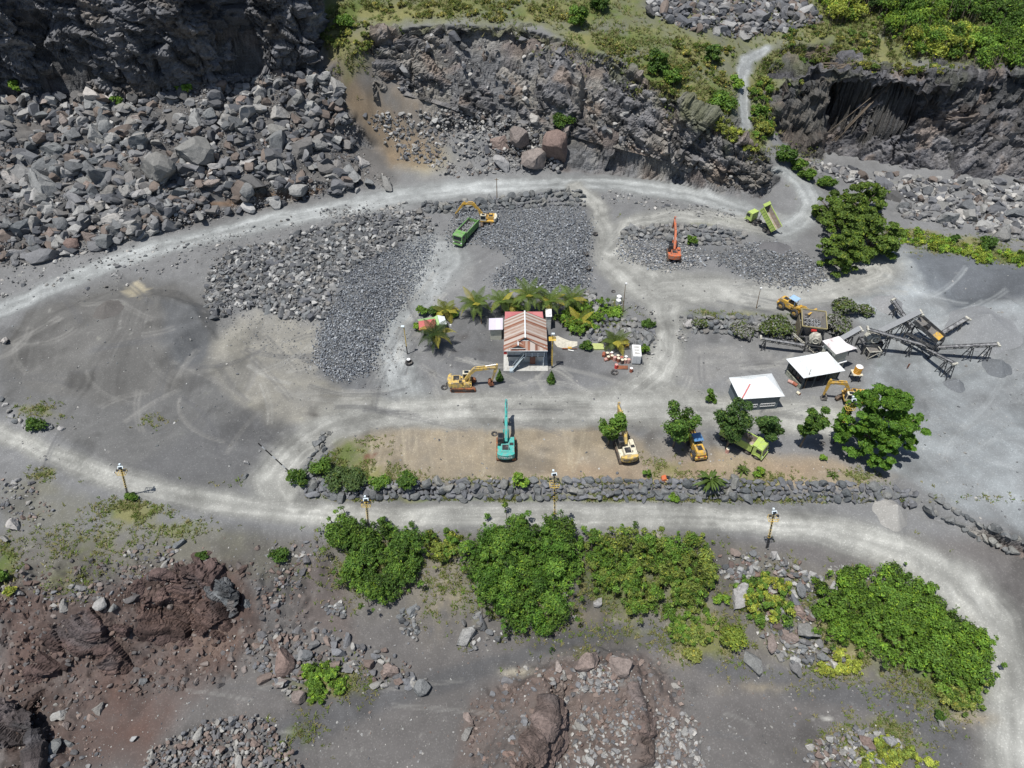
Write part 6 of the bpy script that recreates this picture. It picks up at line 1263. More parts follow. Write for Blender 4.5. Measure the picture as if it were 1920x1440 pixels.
pole('striped lamp mast standing in front of the left thicket', 691, 988, 686, 934, 'mast')
pole('tall striped lamp mast in front of the largest thicket', 1041, 993, 1039, 884, 'mast')
pole('striped lamp mast at the lower road bend with a dark lamp head', 1438, 1028, 1452, 957, 'mast')
pole('leaning striped mast beside the largest tree', 1563, 832, 1602, 746, 'mast')
pole('yellow lamp post left of the house track with a pale lamp', 764, 664, 757, 612, 'yellow')
pole('yellow post with a slatted platform at the right front corner of the house', 1035, 690, 1036, 626, 'platform')
pole('slim post standing on the boulder mound near the white tanks', 1168, 585, 1173, 532, 'thin')
pole('slim post with a white lamp on the bank left of the hopper', 1418, 578, 1426, 541, 'thin')
pole('rusty post on the wall beside the upper road', 932, 372, 931, 334, 'wood', 'post', 'post')
pole('short white pole left of the house annex', 903, 607, 901, 590, 'wood', 'post', 'post')
pole('long black and white banded pole leaning over the track bend', 541, 883, 484, 831, 'striped', 'barrier_pole', 'barrier pole')
pole('thin leaning pole against the roof of the larger white shed', 1507, 728, 1521, 692, 'bare', 'post', 'post')
# ---- tyres
def tyre(label, u, v, n=1, r=.55, group=None, top=None):
    b = hit(u, v)
    for k in range(n):
        root = tag(MB().ring((0, 0, 0), r*.7, r*.3, 'z', 0, 22, 8, .62).obj('tyre', M_rub), label if n == 1 else label+(', lower one' if k == 0 else ', upper one'), 'tyre', group); root.location = (b.x+.03*k, b.y, b.z+r*.2+k*r*.4)
    if top:
        m = MB(); m.cyl((0, 0, 0), (0, 0, .5), .26, 14, 0, .3); m.cyl((0, 0, .5), (0, 0, .54), .32, 14, 1); o = tag(m.obj('bucket', [M_dk, M_wht]), 'dark bucket with a white lid standing on the two stacked tyres', 'bucket'); o.location = (b.x, b.y, b.z+n*r*.4)
tyre('tyre lying behind the faded yellow excavator', 833, 727, 1, .6); tyre('smaller tyre close to the tail of the faded yellow excavator', 840, 720, 1, .38); tyre('tyre on the ground left of the teal excavator', 927, 814, 1, .52)
tyre('tyre beside the bend of the track, uppermost of three spots', 1116, 440, 2, .55); tyre('tyre of the pair in the middle beside the crushed rock', 1098, 478, 2, .6); tyre('tyre of the pair lowest beside the crushed rock', 1102, 505, 2, .68)
tyre('tyre of the pair under the bucket left of the house', 767, 682, 2, .68, top=True); tyre('tyre on the ground below the barrels', 1152, 699, 1, .68); tyre('half buried tyre on top of the wall beside the rusty post', 943, 371, 1, .6); tyre('small tyre in the shade of the rightmost yard tree', 1543, 831, 1, .36); tyre('tyre among stones at the top of the boulder mound', 1150, 547, 1, .45)
# ---- barrels, tanks and yard clutter
def drum(label, u, v, c, top_, lying=False, group=None, r=.29, h=.85, dz=0):
    b = hit(u, v); root = empty('barrel', b+Vector((0, 0, dz)), random.uniform(0, 6), label, 'barrel', group); m = MB(); m.cyl((0, 0, 0), (0, 0, h), r, 16); [m.ring((0, 0, h*t), r, .015, 'z', 0, 16, 5) for t in (.02, .33, .66, .98)]; o = m.obj('drum_body', c, root); t = MB(); t.cyl((0, 0, h), (0, 0, h+.015), r*.93, 16); t.cyl((r*.5, 0, h+.01), (r*.5, 0, h+.04), .04, 8); t.obj('lid', top_, root)
    if lying: root.rotation_euler = (R(88), 0, random.uniform(0, 3)); root.location.z += r
    return root
M_drk = mat('dark_drum', (.06,.055,.055), .7, dirt=(.25,.1,.05), dirt_amt=.4); M_rd2 = mat('rust_red_drum', (.34,.1,.06), .7, var=.3, dirt=(.2,.08,.04), dirt_amt=.5); M_pk = mat('faded_pink_drum', (.5,.3,.26), .7, dirt=(.3,.12,.06), dirt_amt=.4)
gB = 'rusty barrels stacked left of the white container'
for k, (u, v) in enumerate([(1131,670),(1138,668),(1146,667),(1140,675),(1147,673),(1158,673),(1159,678),(1165,676),(1166,681),(1172,680),(1178,680),(1173,675),(1152,676),(1133,677)]):
    drum('rusty barrel in the close-packed rows left of the white container', u, v, random.choice([M_rd2, M_rust, M_drk, M_pk]), random.choice([M_pk, M_wht, M_rd2, M_cream]), group=gB, lying=(k in (0, 13)))
drum('red barrel with a pink lid standing alone above the tyre', 1155, 690, M_red, M_pk); drum('rusty barrel with a white lid right of the rusty sheet', 1183, 697, M_rd2, M_wht); drum('pale rusty barrel left of the cab of the parked green truck', 1363, 848, M_pk, M_cream); drum('pink drum lying against the wall of the larger white shed', 1477, 716, M_pk, M_cream, True); drum('rusty pink drum lying in front of the other one by the larger shed', 1486, 720, M_rd2, M_pk, True); drum('cream can on the ground in front of the larger white shed', 1494, 737, M_cream, M_rd2, True, r=.25, h=.6)
def simple(name, label, cat, u, v, build, mats, rz=0, dz=0):
    b = hit(u, v); m = MB(); build(m); o = tag(m.obj(name, mats), label, cat); o.location = b+Vector((0, 0, dz)); o.rotation_euler.z = rz; return o
simple('rusty_sheet', 'flat rusty metal sheet lying between the barrels', 'metal sheet', 1167, 690, lambda m: [m.box((0, 0, .15), (1.9, .8, .05), rot=(.15, .05, 0))]+[m.bar((-.9+i*.3, -.4, .12), (-.9+i*.3, .4, .22), .06) for i in range(7)], M_rust)
def tank(label, u, v, c, r, h):
    b = hit(u, v); root = empty('water_tank', b, 0, label, 'water tank'); m = MB(); m.cyl((0, 0, 0), (0, 0, h), r, 22); [m.ring((0, 0, h*t), r, .03, 'z', 0, 22, 5) for t in (.25, .5, .75)]; m.obj('tank_body', c, root); m = MB(); m.cyl((0, 0, h), (0, 0, h+.12), r, 22, 0, r*.6); m.cyl((0, 0, h+.12), (0, 0, h+.22), r*.3, 12); m.obj('lid', M_wht, root)
M_gray = mat('grey_tank', (.3,.32,.34), .5)
tank('rear one of two grey tanks with white lids on the grassy mound', 1160, 563, M_gray, .48, 1.0); tank('front one of two grey tanks with white lids on the grassy mound', 1159, 571, M_gray, .48, 1.1)
def orange_tank():
    b = hit(1600, 712); root = empty('water_tank', b, 0, 'orange-yellow water tank on a pale stand between the shed and the largest tree', 'water tank')
    m = MB(); [m.bar((x, y, -.2), (x, y, 1.6), .12) for x in (-.6, .6) for y in (-.6, .6)]; [m.bar((-.6, y, .8), (.6, y, .8), .08) for y in (-.6, .6)]; m.box((0, 0, 1.66), (1.6, 1.5, .12), 1); m.obj('stand', [M_dk, M_cream], root)
    m = MB(); m.cyl((0, 0, 1.73), (0, 0, 3.1), .6, 20); [m.ring((0, 0, 1.75+.33*k), .6, .03, 'z', 0, 20, 5) for k in range(5)]; m.obj('tank_body', mat('orange_tank', (.62,.3,.02), .45), root); m = MB(); m.cyl((0, 0, 3.1), (0, 0, 3.3), .6, 20, 0, .3); m.obj('lid', M_wht, root)
orange_tank()
def container():
    b = hit(1192, 682); root = empty('storage_container', b, R(-4), 'small white box container standing right of the barrels', 'container'); m = MB(); m.box((0, 1.2, 1.15), (1.5, 2.9, 1.9)); m.obj('body', M_wht, root, bev=.03); m = MB(); [m.box((x, y, .1), (.3, .3, .3)) for x in (-.55, .55) for y in (0, 2.4)]; m.obj('feet', M_dk, root); m = MB(); [m.box((0, .4+k*.8, 2.13), (.9, .45, .06)) for k in range(3)]; m.obj('roof_hatch', M_conc, root); m = MB(); m.box((-.35, -.27, 1.15), (.66, .04, 1.6)); m.box((.35, -.27, 1.15), (.66, .04, 1.6)); m.obj('door', mat('pale_grey_door', (.55,.57,.58), .5), root)
container()
simple('pallet', 'pale yellow-green slatted crate stack lying beside the round bush', 'pallet', 1121, 652, lambda m: [m.box((0, -.6+k*.2, .3+.02*k), (2.0, .15, .06)) for k in range(7)]+[m.box((-.9+i*.45, 0, .22), (.08, 1.3, .1)) for i in range(5)]+[m.box((0, -.6, .12), (2.0, .1, .2)), m.box((0, .6, .14), (2.0, .1, .24))], mat('yellow_green_paint', (.5,.56,.22), .6))
simple('concrete_pad', 'pale broken concrete slab behind the yellow bench right of the house', 'slab', 1062, 642, lambda m: m.prism([(-2.2, -.3), (-1.7, -1.3), (-.6, -1.7), (.9, -1.5), (1.9, -1.0), (2.0, .1), (.6, .3), (-.4, .9), (-1.5, 1.7), (-2.3, 1.3)], .14, 0, 'z'), mat('pale_slab', (.46,.44,.37), .9, var=.25, scale=2), dz=.05)
simple('bench', 'small yellow and white plank bench right of the house', 'bench', 1068, 656, lambda m: [m.box((0, .1, .45), (.7, .5, .06), 0), m.box((.2, -.35, .2), (1.0, .22, .05), 1, rot=(0, 0, -.3)), m.box((-.9, .1, .25), (.9, .25, .06), 2), m.box((.9, .1, .2), (.9, .12, .05), 2), m.box((-.3, .1, .22), (.06, .4, .42), 0), m.box((.3, .1, .22), (.06, .4, .42), 0)], [M_yel, M_wht, M_rust])
simple('scrap_hood', 'orange and yellow scrap panel lying in the yard above the boulder wall', 'scrap panel', 1248, 900, lambda m: [m.prism([(-.7, 0), (-.6, .5), (-.2, .75), (0, .7), (-.1, .1)], .8, 0), m.box((.3, -.2, .15), (.9, .6, .12), 1, rot=(.2, .1, .2)), m.box((.25, .15, .4), (.5, .4, .4), 2, rot=(.3, .4, 0))], [M_or, M_yel, M_dk])
simple('crate', 'small yellow box under the short palm', 'box', 1175, 651, lambda m: [m.box((0, 0, .3), (.6, .5, .55), 0), m.box((0, 0, .6), (.66, .56, .06), 0), m.box((0, -.27, .3), (.3, .02, .3), 1)], [M_yel, M_dk])
simple('sign_board', 'rusty upright board beside the right edge of the largest tree', 'board', 1700, 692, lambda m: [m.box((0, 0, .8), (.35, .06, .9), 0), m.bar((0, 0, 0), (0, 0, .5), .06)], M_rust, rz=.3)
simple('blue_sheet', 'pale blue plastic sheet under the right side of the largest tree', 'sheet', 1693, 825, lambda m: [m.box((-.4, 0, .5), (.9, .5, .05), rot=(.25, .12, .2)), m.box((.5, .1, .55), (.7, .4, .04), rot=(.1, -.3, .1)), m.bar((-.7, -.2, -.1), (-.7, -.2, .5), .05), m.bar((.6, .1, -.1), (.6, .1, .5), .05)], M_pale)
for k, (u, v, lb) in enumerate([(845,612,'white jerrycan at the right end of the red hut'),(810,645,'white can in front of the red hut under the dark palm'),(845,688,'small grey rock-like bag on the ground behind the faded yellow excavator')]):
    simple('jerrycan' if k < 2 else 'sack', lb, 'can' if k < 2 else 'sack', u, v, lambda m: [m.box((0, 0, .22), (.4, .28, .42), tx=.8, ty=.8), m.cyl((.1, 0, .42), (.1, 0, .5), .05, 8), m.bar((-.12, 0, .42), (-.12, 0, .48), .06)], M_wht if k < 2 else M_conc)
# ---------------------------------------------------------------- buildings
def sheetmat(name, axis, cols_, period, rough=.5, rust=None, metal=0):
    """corrugated sheet: ribs across `axis` of the object, sheet-by-sheet colour"""
    if name in MATS: return MATS[name]
    m, nt, b, N, L = newmat(name); b.inputs['Roughness'].default_value = rough
    tc = N('ShaderNodeTexCoord'); sp = N('ShaderNodeSeparateXYZ'); L(tc.outputs['Object'], sp.inputs[0]); ax = sp.outputs[axis]
    dv = N('ShaderNodeMath'); dv.operation = 'DIVIDE'; L(ax, dv.inputs[0]); dv.inputs[1].default_value = period; fl = N('ShaderNodeMath'); fl.operation = 'FLOOR'; L(dv.outputs[0], fl.inputs[0])
    wn = N('ShaderNodeTexWhiteNoise'); wn.noise_dimensions = '1D'; L(fl.outputs[0], wn.inputs['W'])
    no = N('ShaderNodeTexNoise'); no.inputs['Scale'].default_value = 1.6; no.inputs['Detail'].default_value = 6; no.inputs['Roughness'].default_value = .7
    mp = N('ShaderNodeMapping'); sc = [.5, .5, .5]; sc[axis] = 3.0; mp.inputs['Scale'].default_value = sc; L(tc.outputs['Object'], mp.inputs[0]); L(mp.outputs[0], no.inputs['Vector'])
    ad = N('ShaderNodeMath'); ad.operation = 'ADD'; L(wn.outputs[0], ad.inputs[0]); L(no.outputs[0], ad.inputs[1]); hf = N('ShaderNodeMath'); hf.operation = 'MULTIPLY'; L(ad.outputs[0], hf.inputs[0]); hf.inputs[1].default_value = .62
    rp = N('ShaderNodeValToRGB'); L(hf.outputs[0], rp.inputs[0]); rp.color_ramp.elements.remove(rp.color_ramp.elements[0])
    for k, (pos_, cc) in enumerate(cols_):
        e = rp.color_ramp.elements[0] if k == 0 else rp.color_ramp.elements.new(pos_); e.position = pos_; e.color = (*cc, 1)
    L(rp.outputs[0], b.inputs['Base Color'])
    sn = N('ShaderNodeMath'); sn.operation = 'SINE'; mu = N('ShaderNodeMath'); mu.operation = 'MULTIPLY'; L(ax, mu.inputs[0]); mu.inputs[1].default_value = 6.2832/.19; L(mu.outputs[0], sn.inputs[0])
    bp = N('ShaderNodeBump'); bp.inputs['Strength'].default_value = .5; bp.inputs['Distance'].default_value = .03; L(sn.outputs[0], bp.inputs['Height']); L(bp.outputs[0], b.inputs['Normal'])
    MATS[name] = m; return m
RU = [(.3, (.16,.065,.04)), (.42, (.28,.12,.07)), (.54, (.26,.15,.11)), (.64, (.34,.24,.19)), (.8, (.44,.39,.35))]
M_roofx = sheetmat('rusty_sheet_slopes', 1, RU, .42); M_roofy = sheetmat('rusty_sheet_front', 0, RU, .42)
M_pink = sheetmat('pink_sheet', 0, [(.2, (.45,.14,.15)), (.8, (.52,.2,.2))], .8); M_lil = sheetmat('lilac_sheet', 0, [(.2, (.5,.46,.55)), (.8, (.62,.6,.66))], .8)
M_wall = mat('pale_plaster', (.55,.56,.54), .8, dirt=(.35,.34,.3), dirt_amt=.3); M_wallc = mat('cream_plaster', (.5,.5,.42), .85, dirt=(.33,.32,.26), dirt_amt=.35); M_wbl = mat('grey_blue_wall', (.32,.38,.42), .8); M_fas = mat('white_fascia', (.62,.66,.68), .6); M_brown = mat('brown_door', (.16,.06,.04), .6); M_dgap = mat('dark_slate_trim', (.07,.09,.1), .7)
def slab(m, pts_, th, mi=0):
    """thick sheet over a polygon of 3D points"""
    n = len(pts_); dn = [Vector(p)-Vector((0, 0, th)) for p in pts_]
    return m._add([Vector(p) for p in pts_]+dn, [tuple(range(n)), tuple(range(2*n-1, n-1, -1))]+[(k, (k+1) % n, n+(k+1) % n, n+k) for k in range(n)], mi)
def house():
    b = hit(984, 688); root = empty('house', b, 0, 'two-storey pale house with a rusty corrugated roof and outside stairs', 'house')
    W_, D = 6.6, 7.2; x0, x1 = -3.1, 3.3; E = 4.9; y1 = D
    m = MB(); m.box((.15, 3.0, .06), (7.7, 8.4, .3)); m.obj('slab', M_conc, root)
    m = MB(); m.box((.15, y1/2+.55, 1.35), (6.2, y1-1.1, 2.3), 0); m.box((-1.55, y1/2+.1, 3.4), (3.0, y1-.2, 1.7), 0); m.box((1.6, y1/2+1.0, 3.4), (3.1, y1-2.0, 1.7), 1); m.obj('wall', [M_wall, M_wbl], root)
    m = MB(); m.box((-1.5, .05, 2.52), (3.2, .3, .14)); m.box((1.7, 1.0, 2.52), (3.6, 2.1, .14)); m.obj('floor_edge', M_dgap, root)
    m = MB(); slab(m, [(x0-.5, -.6, E-.55), (0, -.6+1.3, E+1.35), (0, y1+.5, E+1.35), (x0-.5, y1+.5, E-.55)], .07); slab(m, [(x1+.5, y1+.5, E-.55), (0, y1+.5, E+1.35), (0, .7, E+1.35), (x1+.5, -.6, E-.55)], .07); r = m.obj('roof', M_roofx, root)
    m = MB(); slab(m, [(x0-.5, -.62, E-.53), (x1+.5, -.62, E-.53), (1.35, .55, E+.62), (-1.35, .55, E+.62)], .07); m.obj('hip_roof', M_roofy, root)
    m = MB(); slab(m, [(-2.5, -.66, E-.45), (-1.15, -.66, E-.45), (-1.15, .15, E+.55)], .06); m.obj('gable_sheet', M_roofx, root)
    # main gablet and small gablet
    m = MB(); m.prism([(-1.3, E+.66), (1.3, E+.66), (0, E+1.32)], .06, 0, 'y', (0, .72, 0)); m.prism([(-1.2-1.15, E-.05), (-1.2+1.15, E-.05), (-1.2, E+.5)], .06, 0, 'y', (0, -.45, 0)); m.obj('gable', M_dgap, root)
    m = MB(); slab(m, [(-2.4, -.55, E-.03), (-1.2, -.55, E+.58), (-1.2, .6, E+.62), (-2.1, .3, E+.2)], .05); slab(m, [(-1.2, .6, E+.62), (-1.2, -.55, E+.58), (0, -.55, E-.03), (-.3, .3, E+.2)], .05); m.obj('small_gable_roof', M_roofx, root)
    m = MB(); m.bar((0, .5, E+1.42), (0, y1+.5, E+1.42), .22, .06); m.bar((-1.2, -.58, E+.64), (-1.2, .6, E+.66), .18, .05); m.bar((-1.35, .6, E+.62), (1.35, .6, E+.62), .09, .1); m.bar((-2.4, -.58, E-.08), (0, -.58, E-.08), .07, .09); m.obj('ridge_cap', M_fas, root)
    m = MB(); m.bar((x0-.5, -.64, E-.6), (x1+.5, -.64, E-.6), .06, .14); m.obj('fascia', M_fas, root)
    m = MB(); m.box((1.35, .52, 1.15), (.95, .1, 1.9), 0); d = m.obj('door', M_brown, root); m = MB(); m.bar((.9, .44, 1.1), (.9, .44, 1.3), .05); m.obj('handle', M_stl, d)
    for (x, z, w_) in ((-1.9, 4.2, .35), (-1.45, 4.2, .35)):
        m = MB(); m.box((x, -.01, z), (w_, .05, .5)); m.obj('window', M_glass, root)
    m = MB(); m.box((1.2, 1.97, 3.8), (.9, .06, 1.6)); m.box((2.5, 1.97, 4.0), (.9, .06, .9)); m.obj('window', M_glass, root)
    m = MB(); a = Vector((-2.1, -1.05, .2)); c = Vector((-.2, -.15, 2.55))
    for k in range(11): p = a.lerp(c, k/10); m.box(p, (.34, .75, .08), 0)
    for s1 in (-.4, .4): m.bar(a+Vector((0, s1, .05)), c+Vector((0, s1, .05)), .1, .22, 1); m.bar(a+Vector((0, s1, .85)), c+Vector((0, s1, .85)), .06, .08, 0)
    m.box((-2.3, -1.05, .2), (.7, .9, .35), 0); m.obj('stairs', [M_wbl, M_dgap], root)
    m = MB()
    for z in (2.75, 3.0, 3.25, 3.45): m.bar((.1, -.1, z), (3.3, -.1, z), .07, .08)
    for x in (.1, 1.2, 2.2, 3.3): m.box((x, -.1, 3.0), (.14, .14, 1.0))
    m.obj('balcony_rail', M_fas, root)
    m = MB(); [m.box((x, .05, 3.6), (.14, .14, 2.3)) for x in (.15, 3.25)]; [m.box((x, -.0, 1.3), (.16, .16, 2.3)) for x in (3.2,)]; m.obj('post', M_fas, root)
    m = MB(); m.box((-3.35, .2, 3.9), (.55, 1.6, .8)); m.obj('red_awning', M_red, root)
    # rear lean-to with pink roof
    m = MB(); m.box((.1, y1+1.7, 1.8), (6.6, 2.4, 3.4)); m.obj('rear_room', M_wall, root)
    m = MB(); slab(m, [(-3.5, y1+.35, E-.35), (3.35, y1+.35, E-.35), (3.3, y1+3.1, 4.0), (-3.5, y1+3.1, 4.0)], .08); m.obj('rear_roof', M_pink, root)
house()
def annex():
    b = hit(930, 637); root = empty('annex', b, 0, 'small pale block annex with a lilac sheet roof left of the house', 'annex'); m = MB(); m.box((0, 1.0, 1.3), (2.0, 2.0, 2.7)); m.obj('wall', M_wallc, root); m = MB(); slab(m, [(-1.25, -.3, 2.6), (1.25, -.3, 2.7), (1.25, 2.2, 3.3), (-1.25, 2.2, 3.2)], .08); m.obj('roof', M_lil, root); m = MB(); m.box((1.02, .9, 1.1), (.04, .8, 1.8)); m.obj('door', M_dgap, root)
annex()
def washroom():
    b = hit(1027, 622); root = empty('side_cabin', b, 0, 'tiny white topped cabin at the rear right corner of the house', 'cabin'); m = MB(); m.box((.1, 1.4, 1.6), (.9, 1.7, 3.2)); m.obj('wall', M_wall, root); m = MB(); m.box((.1, 1.4, 3.28), (1.1, 2.0, .1), rot=(.08, 0, 0)); m.box((.25, 1.2, 3.42), (.5, .6, .2)); m.obj('roof', M_wht, root)
washroom()
def hut():
    b = hit(812, 622); root = empty('hut', b, R(14), 'small open hut with a red and green roof under the dark palm', 'hut'); m = MB(); [m.box((x, y, 1.1), (.12, .12, 2.4)) for x in (-2.2, -.2, 2.0) for y in (-1.0, 1.2)]; m.box((.2, 1.15, 1.1), (4.2, .08, 2.2)); m.obj('wall', M_wallc, root)
    m = MB(); slab(m, [(-2.6, -1.4, 2.0), (.6, -1.4, 2.0), (.6, .1, 2.9), (-2.4, .1, 2.9)], .06, 0); slab(m, [(-2.4, .14, 2.9), (.6, .14, 2.9), (.6, 1.5, 2.2), (-2.5, 1.5, 2.2)], .06, 1); slab(m, [(.64, -1.3, 2.2), (1.2, -1.3, 2.5), (1.2, 1.5, 2.5), (.64, 1.5, 2.2)], .06, 1); slab(m, [(1.24, -1.2, 2.5), (2.5, -1.0, 2.1), (2.5, 1.3, 2.1), (1.24, 1.5, 2.5)], .06, 2); m.obj('roof', [mat('red_sheet', (.42,.09,.08), .6), mat('green_sheet', (.3,.46,.2), .6), M_fas], root)
    m = MB(); m.box((-.6, -.9, .5), (1.4, .5, .08)); m.box((-.6, -.9, .25), (1.2, .4, .5)); m.obj('table', M_wht, root)
hut()
M_wsheet = sheetmat('white_sheet', 0, [(.25, (.52,.54,.54)), (.4, (.66,.7,.71)), (.8, (.72,.75,.76))], .8, .4); M_patch = mat('patchy_white_sheet', (.68,.66,.66), .6, var=.08, scale=1.6, dirt=(.36,.27,.26), dirt_amt=.25)
def shed1():
    H = 3.3; c4 = [P(1367, 708, H), P(1447, 700, H), P(1472, 743, H), P(1387, 749, H)]; b = Vector(c4[0]).lerp(Vector(c4[2]), .5); g = ground(b.x, b.y); root = empty('white_shed', (b.x, b.y, g), 0, 'smaller white shed with a hipped roof and a red stripe, left of the flat-roofed one', 'shed')
    q = [Vector(p)-Vector((b.x, b.y, g)) for p in c4]; q[3] = q[0]+q[2]-q[1] if False else q[3]
    r0 = Vector((q[0].x*.25+q[3].x*.25+1.2, (q[0].y+q[3].y)/2+1.0, H+1.1)); r1 = Vector(((q[1].x+q[2].x)/2-2.2, (q[1].y+q[2].y)/2+.8, H+1.1))
    m = MB(); slab(m, [q[3], q[2], r1, r0], .06); slab(m, [q[2], q[1], r1], .06); slab(m, [q[1], q[0], r0, r1], .06); slab(m, [q[0], q[3], r0], .06); m.obj('roof', M_wsheet, root)
    m = MB(); m.bar(q[3]+Vector((.3, 0, .08)), r0+Vector((-.7, -.9, -.3)), .2, .06); m.obj('stripe', mat('faded_red', (.45,.12,.12), .7), root)
    m = MB(); cx = sum((p for p in q), Vector())/4; ins = [cx.lerp(p, .86) for p in q]
    for i in range(4):
        a, c = ins[i].copy(), ins[(i+1) % 4].copy(); a.z = c.z = (H-.1)/2; m.bar(a, c, .15, H-.1)
    m.obj('wall', mat('dark_shed_wall', (.12,.15,.17), .8), root)
    m = MB(); a, c = ins[3].copy(), ins[2].copy(); d = (c-a); nn_ = Vector((d.y, -d.x, 0)).normalized()*.14
    for t0, t1 in ((.08, .46), (.54, .92)):
        p0, p1 = a+d*t0+nn_, a+d*t1+nn_; p0.z = p1.z = .9; m.bar(p0, p1, .06, .08); p0.z = p1.z = 1.5; m.bar(p0, p1, .06, .08)
        for k in range(9): p = p0.lerp(p1, k/8); m.bar(Vector((p.x, p.y, .9)), Vector((p.x, p.y, 1.5)), .05)
    m.obj('window_grille', M_wht, root)
shed1()
def shed2():
    H = 3.1; c4 = [P(1474, 673, H), P(1551, 659, H+.3), P(1585, 695, H+.3), P(1507, 709, H)]; b = Vector(c4[0]).lerp(Vector(c4[2]), .5); g = ground(b.x, b.y); root = empty('white_shed', (b.x, b.y, g), 0, 'larger white shed with a flat sloping roof beside the sorting plant', 'shed')
    q = [Vector(p)-Vector((b.x, b.y, g)) for p in c4]; m = MB(); slab(m, [q[3], q[2], q[1], q[0]], .08); m.obj('roof', M_wsheet, root)
    cx = sum(q, Vector())/4; ins = [cx.lerp(p, .84) for p in q]; m = MB()
    for i in (0, 1, 3):
        a, c = ins[i].copy(), ins[(i+1) % 4].copy(); h = .9 if i == 3 else H-.2; a.z = c.z = h/2; m.bar(a, c, .16, h)
    m.obj('wall', mat('stained_block_wall', (.3,.32,.26), .9, var=.3, dirt=(.12,.12,.1), dirt_amt=.5), root)
    for p in ins: m = MB(); m.box((p.x, p.y, (H-.1)/2), (.2, .2, H)); m.obj('post', M_dgap, root)
    m = MB(); a, c = ins[3].copy(), ins[2].copy()
    for t in (.33, .66): p = a.lerp(c, t); mp_ = MB(); mp_.box((p.x, p.y, 1.5), (.15, .15, 3)); mp_.obj('post', M_dgap, root)
    m.box((cx.x, cx.y, .6), (3.0, 1.2, .9)); m.obj('workbench', M_dk, root)
    m = MB(); a, c = ins[0].copy(), ins[3].copy(); d = (c-a); nn_ = Vector((d.y, -d.x, 0)).normalized()*-.12
    for k in range(4): p0, p1 = a+d*(.08+k*.23), a+d*(.25+k*.23); p0 += nn_; p1 += nn_; p0.z = p1.z = 1.8; m.bar(p0, p1, .06, .9)
    m.obj('window', M_glass, root)
shed2()
def cabin():
    H = 4.6; c4 = [P(1542, 639, H), P(1573, 630, H), P(1600, 655, H), P(1568, 664, H)]; b = Vector(c4[0]).lerp(Vector(c4[2]), .5); g = ground(b.x, b.y); root = empty('control_cabin', (b.x, b.y, g), 0, 'tall cream control cabin with a patchy white roof behind the larger shed', 'cabin')
    q = [Vector(p)-Vector((b.x, b.y, g)) for p in c4]; m = MB(); slab(m, [q[3], q[2], q[1], q[0]], .08); m._add([q[2]+Vector((0, 0, -.02)), q[2]+Vector((1.2, .8, -.5)), q[1]+Vector((.2, -.8, -.3))], [(0, 1, 2)], 0); m.obj('roof', M_patch, root)
    cx = sum(q, Vector())/4; ins = [cx.lerp(p, .78) for p in q]; m = MB()
    pl = [(p.x, p.y) for p in ins]; m.prism(pl, 2.5, 0, 'z', (0, 0, H-1.35)); m.obj('wall', M_wallc, root)
    m = MB(); m.prism([(p.x*1.25, p.y*1.25) for p in ins], .15, 0, 'z', (0, 0, H-2.7)); m.obj('floor_slab', M_wht, root)
    for p in ins: m = MB(); m.box((p.x, p.y, (H-2.8)/2), (.25, .25, H-2.8)); m.obj('leg', M_wallc, root)
    m = MB(); a, c = ins[0], ins[3]; p0, p1 = a.lerp(c, .25), a.lerp(c, .75); n_ = Vector((-.06, -.06, 0)); p0 = Vector((p0.x, p0.y, H-1.2))+n_; p1 = Vector((p1.x, p1.y, H-1.2))+n_; m.bar(p0, p1, .06, .8); m.obj('window', M_glass, root)
cabin()
